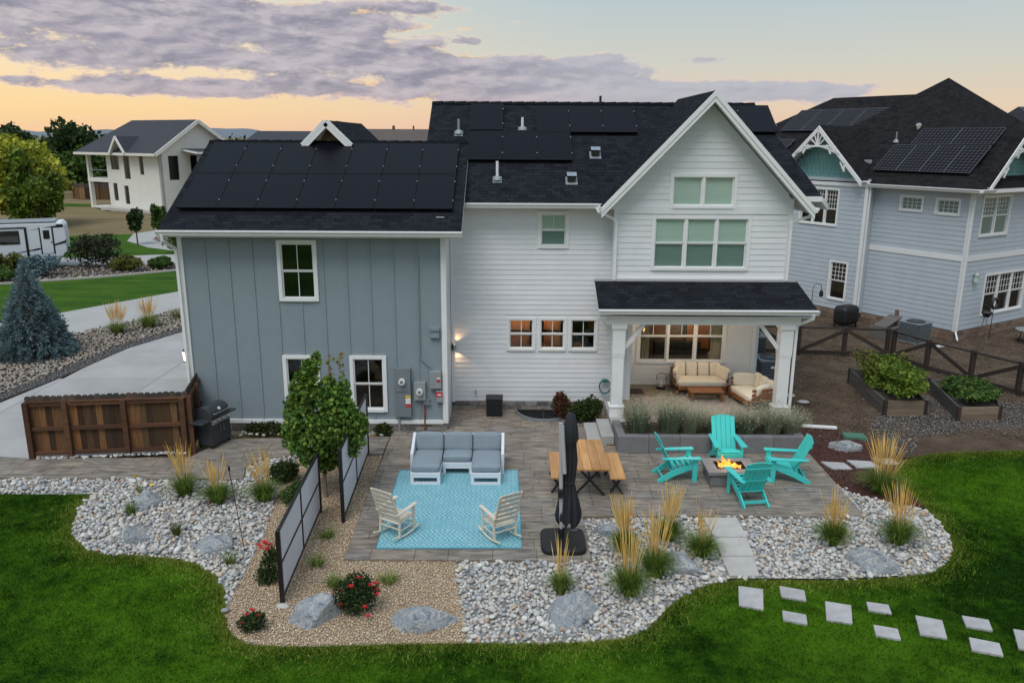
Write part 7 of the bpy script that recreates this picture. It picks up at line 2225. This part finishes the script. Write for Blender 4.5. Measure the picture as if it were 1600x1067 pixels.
def plumes(n, r0, h0, h1, spread):
    """upright stalks, each ending in a slim feathery spindle"""
    V = []; F = []
    for _ in range(n):
        a = random.uniform(0, 6.283); r_ = r0 * math.sqrt(random.random()); sp_ = spread * random.random()
        b0 = Vector((math.cos(a) * r_, math.sin(a) * r_, 0)); tp_ = Vector((math.cos(a) * (r_ + sp_), math.sin(a) * (r_ + sp_), random.uniform(h0, h1)))
        p1 = b0.lerp(tp_, .58); p1.z = tp_.z * .62
        p1 += Vector((-.25 * (tp_.x - b0.x), -.25 * (tp_.y - b0.y), 0)) * random.uniform(0, 1)
        b0 = b0.lerp(p1, .72); p1 = b0.lerp(p1, .5)
        pts = [(b0, .002), (p1, .003), (p1.lerp(tp_, .3), .0068), (p1.lerp(tp_, .65), .0058), (tp_, .0012)]
        o = len(V); nn = 4
        for c, r__ in pts:
            for k in range(nn):
                t = k * math.pi / 2 + .4; V.append((c.x + r__ * math.cos(t), c.y + r__ * math.sin(t), c.z))
        for i in range(len(pts) - 1):
            for k in range(nn): F.append((o + i * nn + k, o + i * nn + (k + 1) % nn, o + (i + 1) * nn + (k + 1) % nn, o + (i + 1) * nn + k))
    return V, F
def reed(label, x, y, h=1.15, np_=42, nb_=420, s=1.05, group='feather reed grasses', z=-.01):
    t = thing('reed_grass', label, 'ornamental grass', (x, y, z), 0, group)
    f_ = random.uniform(.86, 1.12); h *= random.uniform(.92, 1.06); s *= random.uniform(.85, 1.2); np_ = int(np_ * random.uniform(.7, 1.35)); nb_ = int(nb_ * f_)
    t.rotation_euler = (random.uniform(-.09, .09), random.uniform(-.09, .09), 0)
    V, F = strip_blades(int(nb_ * 1.7), .10 * s, h * .50, .34 * s, .013, 1.1)
    np_mesh('foliage', V, F, 'grass_green', t)
    if np_:
        V, F = plumes(int(np_ * 1.3), .06 * s, h * .66, h * 1.08, .27 * s)
        np_mesh('plume', V, F, 'plume', t)
    return t
reed('golden reed grass in the left bed nearest the fence end', -7.05, 16.0, 1.15, 34)
reed('golden reed grass in the left bed beside the walkway bend', -6.22, 15.62, 1.12, 38)
reed('golden reed grass right of the bend, below the dark round shrub', -5.25, 15.75, 1.10, 26)
reed('small reed grass before the rounded striped boulder with thin golden plumes', .84, 12.22, .95, 18, 260, .8)
reed('tall golden reed grass in front of the jagged patio-edge boulder', 2.02, 12.20, 1.32, 42, 380)
reed('golden reed grass leaning beside the grey path boulder', 2.55, 12.75, 1.32, 36, 420)
reed('golden reed grass just left of the pale path slabs', 3.55, 13.52, 1.15, 30, 460)
reed('golden reed grass at the patio edge beside the jagged boulder', 2.12, 13.55, 1.20, 40, 420, 1.1)
reed('tall golden reed grass at the patio edge behind the leaning one', 3.0, 14.05, 1.25, 44, 420)
reed('golden reed grass between the patio corner and the far right boulder', 6.18, 13.98, 1.20, 44, 520, 1.15)
reed('golden reed grass near the right curve of the lawn edge', 7.45, 14.0, 1.20, 40, 480, 1.1)
reed('largest golden reed grass rising from the red mulch', 8.12, 16.25, 1.35, 70, 600, 1.6)
reed('first tall reed grass standing in the driveway rock bed', -15.5, 30.6, 1.25, 70, 340, 1.5, 'reed grasses by the driveway')
reed('second tall reed grass in the driveway rock bed, nearer the wing', -14.75, 31.7, 1.25, 70, 340, 1.5, 'reed grasses by the driveway')
def tuft(label, x, y, h, n, mat='grass_green', s=1.0, cat='ornamental grass', group='small tufts'):
    t = thing('grass_tuft', label, cat, (x, y, -.01), 0, group)
    V, F = strip_blades(n, .07 * s, h, .16 * s, .014, .5)
    np_mesh('foliage', V, F, mat, t)
    return t
tuft('small upright green tuft between the two blue-grey left boulders', -7.78, 15.05, .34, 120)
tuft('loose green tuft in the middle of the left stone bed', -6.5, 14.2, .36, 90, 'leaf_olive')
tuft('tiny green tuft low in the left stones near the red rose', -5.08, 13.1, .26, 70)
tuft('low green mat at the base of the near screen in the gravel', -3.56, 14.15, .16, 120, s=1.5)
tuft('low green tuft in the tan gravel left of the patio corner', -3.5, 13.1, .17, 110, s=1.4)
tuft('low green tuft in the gravel behind the rose bush', -3.05, 12.42, .20, 120, s=1.3)
tuft('low green tuft in the gravel right of the rose bush', -2.12, 12.52, .17, 120, s=1.4)
tuft('olive tuft beside the black screen frame in the gravel', -4.28, 14.4, .45, 130, 'leaf_olive', 1.4)
tuft('olive tuft left of the near screen post', -4.35, 13.3, .42, 120, 'leaf_olive', 1.2)
tuft('low brown-green clump in the driveway rock bed by the wing', -14.2, 33.3, .5, 160, 'leaf_olive', 3.0)
tuft('green clump in the driveway rock bed nearest the wing corner', -13.4, 34.6, .55, 160, 'leaf_mid', 2.5)
yl = thing('lily', 'small yellow flowering lily behind the first left boulder', 'flower', (-8.05, 16.05, -.01))
V, F = strip_blades(40, .05, .28, .12, .012, .5); np_mesh('foliage', V, F, 'grass_green', yl)
leaves('flower', 'yellow_flower', np.array([[-.05, 0, .40], [-.045, .005, .405], [-.06, .005, .41]]), .10, yl, .8)
leaves('flower', 'yellow_flower', np.array([[.35, -.15, .28], [.355, -.145, .285], [.345, -.15, .29]]), .10, yl, .8)

# planter grasses
rr_ = random.Random(4)
labs = ['airy green grass at the step end of the block planter', 'airy grass second from the steps in the block planter', 'airy grass left of the back teal chair in the block planter', 'airy grass right of the back teal chair in the block planter', 'airy pale grass under the right porch column', 'pale airy grass at the far mulch end of the block planter', 'low airy grass directly behind the back teal chair']
for k, (x_, h_, dk) in enumerate(((3.15, .85, 1), (3.95, .95, 1), (4.45, .75, 0), (5.85, .70, 1), (6.50, .78, 0), (6.98, .62, 0), (5.10, .55, 0))):
    t = thing('planter_grass', labs[k], 'ornamental grass', (x_, 18.98 + rr_.uniform(-.06, .06), .40), 0, 'airy planter grasses')
    V, F = strip_blades(620, .22, h_ * .75, .36, .010, .4); np_mesh('foliage', V, F, 'leaf_sage_dark' if dk else 'leaf_sage', t)
    V, F = strip_blades(420, .22, h_ * 1.05, .50, .007, .35); np_mesh('seed_stalks', V, F, 'leaf_sage', t)
    n = 900
    a = rng.uniform(0, 6.283, n); r_ = .52 * np.sqrt(rng.uniform(0, 1, n))
    leaves('seed_heads', 'leaf_seed', np.stack([np.cos(a) * r_, np.sin(a) * r_ * .8, h_ * rng.uniform(.45, 1.1, n) - r_ * .2], 1), .030, t, .6)

# roses, wall shrubs, round shrub
def shrub(label, x, y, blobs, n, size, mat, cat='shrub', name='shrub', z=-.01, flowers=None, group=None, fsize=.07, stem='bark'):
    t = thing(name, label, cat, (x, y, z), 0, group)
    if name == 'rose_bush': t.scale = (.84, .84, .84)
    mb = MB()
    for k in range(5):
        b_ = blobs[k % len(blobs)]
        mb.tube([(0, 0, 0), (b_[0] * .5, b_[1] * .5, b_[2] * .6), (b_[0], b_[1], b_[2])], [.014, .010, .005], 5)
    mb.build('stem', stem, t)
    P = blob_points(blobs, n, .35); P = P[P[:, 2] > .01]
    leaves('foliage', mat, P, size, t)
    if flowers is not None:
        fm = MB()
        for (a, b_, c) in flowers:
            o = MB()
            for q in range(9):
                an = q * .698 + a * 9; rr = fsize * (.55 if q % 2 else 1.0)
                tip_ = Vector((a + math.cos(an) * rr, b_ + math.sin(an) * rr, c + .012 + .02 * (q % 2)))
                n1_ = Vector((a + math.cos(an - .4) * rr * .6, b_ + math.sin(an - .4) * rr * .6, c)); n2_ = Vector((a + math.cos(an + .4) * rr * .6, b_ + math.sin(an + .4) * rr * .6, c))
                o.add([(a, b_, c - .015), n1_, tip_, n2_], [(0, 1, 2, 3)])
            o.lathe([(.002, -.02), (fsize * .34, 0), (fsize * .28, .028), (.004, .036)], 7, (a, b_, c))
            o.build('flower', 'rose_red', t)
    return t
shrub('tall rose bush with red blooms beside the near privacy screen', -4.22, 12.55, [(0, 0, .28, .20, .20, .28), (.05, 0, .55, .14, .14, .25), (-.02, -.05, .15, .26, .24, .16)], 1500, .05, 'leaf_dark', 'rose bush', 'rose_bush', flowers=[(-.09, -.05, .80), (.0, 0, .86), (.06, .04, .82), (-.04, .02, .89), (-.14, 0, .83), (.03, -.06, .78)], group='rose bushes', fsize=.085)
shrub('largest rose bush with scattered red blooms in the gravel', -2.52, 11.62, [(0, 0, .32, .36, .34, .30), (.18, .05, .45, .28, .26, .26), (-.20, 0, .38, .26, .26, .28), (.02, .1, .58, .30, .26, .20)], 3200, .055, 'leaf_dark', 'rose bush', 'rose_bush',
      flowers=[(-.05, -.16, .66), (.30, -.05, .62), (.42, 0, .50), (.38, .08, .58), (-.24, -.2, .30), (.22, -.26, .28), (.28, -.3, .12), (.08, .02, .74), (-.28, .0, .46), (.44, -.06, .44)], group='rose bushes', fsize=.075)
shrub('smallest rose bush near the curved front lawn edge', -4.08, 11.12, [(0, 0, .16, .24, .22, .17), (.12, 0, .22, .18, .18, .15)], 1300, .05, 'leaf_dark', 'rose bush', 'rose_bush', flowers=[(-.06, 0, .33), (.06, .05, .38), (.16, 0, .30), (-.14, -.08, .20), (.10, -.12, .24), (.0, .1, .36)], group='rose bushes', fsize=.055)
shrub('dark round shrub behind the left golden grasses', -5.15, 16.75, [(0, 0, .22, .34, .30, .22), (.12, .05, .28, .26, .24, .2)], 1900, .06, 'leaf_barberry', name='shrub')
shrub('dark trailing shrub left of the near screen', -4.62, 15.7, [(0, 0, .16, .30, .26, .2), (.1, .1, .24, .2, .2, .18)], 1300, .06, 'leaf_mid', name='shrub')
shrub('dark shrub against the wing foundation near the grill', -6.3, 19.72, [(0, 0, .16, .50, .18, .18), (-.4, 0, .14, .3, .16, .16)], 1500, .06, 'leaf_barberry', name='shrub')
shrub('dark shrub against the wing foundation behind the maple', -5.0, 19.72, [(0, 0, .14, .45, .16, .16), (-.3, 0, .14, .3, .16, .16)], 1200, .06, 'leaf_barberry', name='shrub')
shrub('small dark shrub by the foundation at the end of the far screen', -3.35, 19.7, [(0, 0, .14, .26, .18, .17)], 900, .055, 'leaf_barberry', name='shrub')
shrub('reddish leafy shrub between the window well and the steps', 1.38, 20.95, [(0, 0, .34, .26, .24, .32), (-.05, .05, .52, .2, .2, .22)], 1500, .07, 'leaf_red_shrub', name='shrub', z=.02)
shrub('bushy dark green shrub beside the porch steps', 1.98, 20.75, [(0, 0, .30, .40, .32, .30), (.22, .1, .36, .30, .28, .30), (-.2, -.05, .28, .3, .26, .26)], 3000, .07, 'leaf_barberry', name='shrub', z=.02)
# vegetables
B = crown_blobs((0, -.1, .45), (.85, 1.75, .48), 34, 5, .36)
t = thing('vegetable_plants', 'tall leafy vegetable plants filling the large raised bed', 'plants', (11.28, 22.95, .3), R(-8))
leaves('foliage', 'leaf_fresh', blob_points(B, 7000, .3), .11, t)
tag(leaves('yellowing_tips', 'leaf_olive', blob_points([(-.5, 1.0, .75, .4, .4, .2), (.5, .9, .72, .4, .4, .18), (-.6, .1, .6, .25, .4, .2)], 420, .3), .10, t), kind='stuff')
mb = MB()
for k in range(9): mb.tube([(rng.uniform(-.5, .5), rng.uniform(-1.1, 1.1), 0), (rng.uniform(-.5, .5), rng.uniform(-1.1, 1.1), .6)], .012, 5)
mb.build('stem', 'bark', t)
B = crown_blobs((0, -.05, .24), (.80, 1.35, .26), 26, 6, .36)
t = thing('vegetable_plants', 'low dark green vegetables in the smaller raised bed', 'plants', (13.28, 22.2, .3), R(-25))
leaves('foliage', 'leaf_mid', blob_points(B, 4800, .3), .095, t)
mb = MB()
for k in range(9): mb.tube([(rng.uniform(-.5, .5), rng.uniform(-.8, .8), 0), (rng.uniform(-.5, .5), rng.uniform(-.8, .8), .3)], .012, 5)
mb.build('stem', 'bark', t)
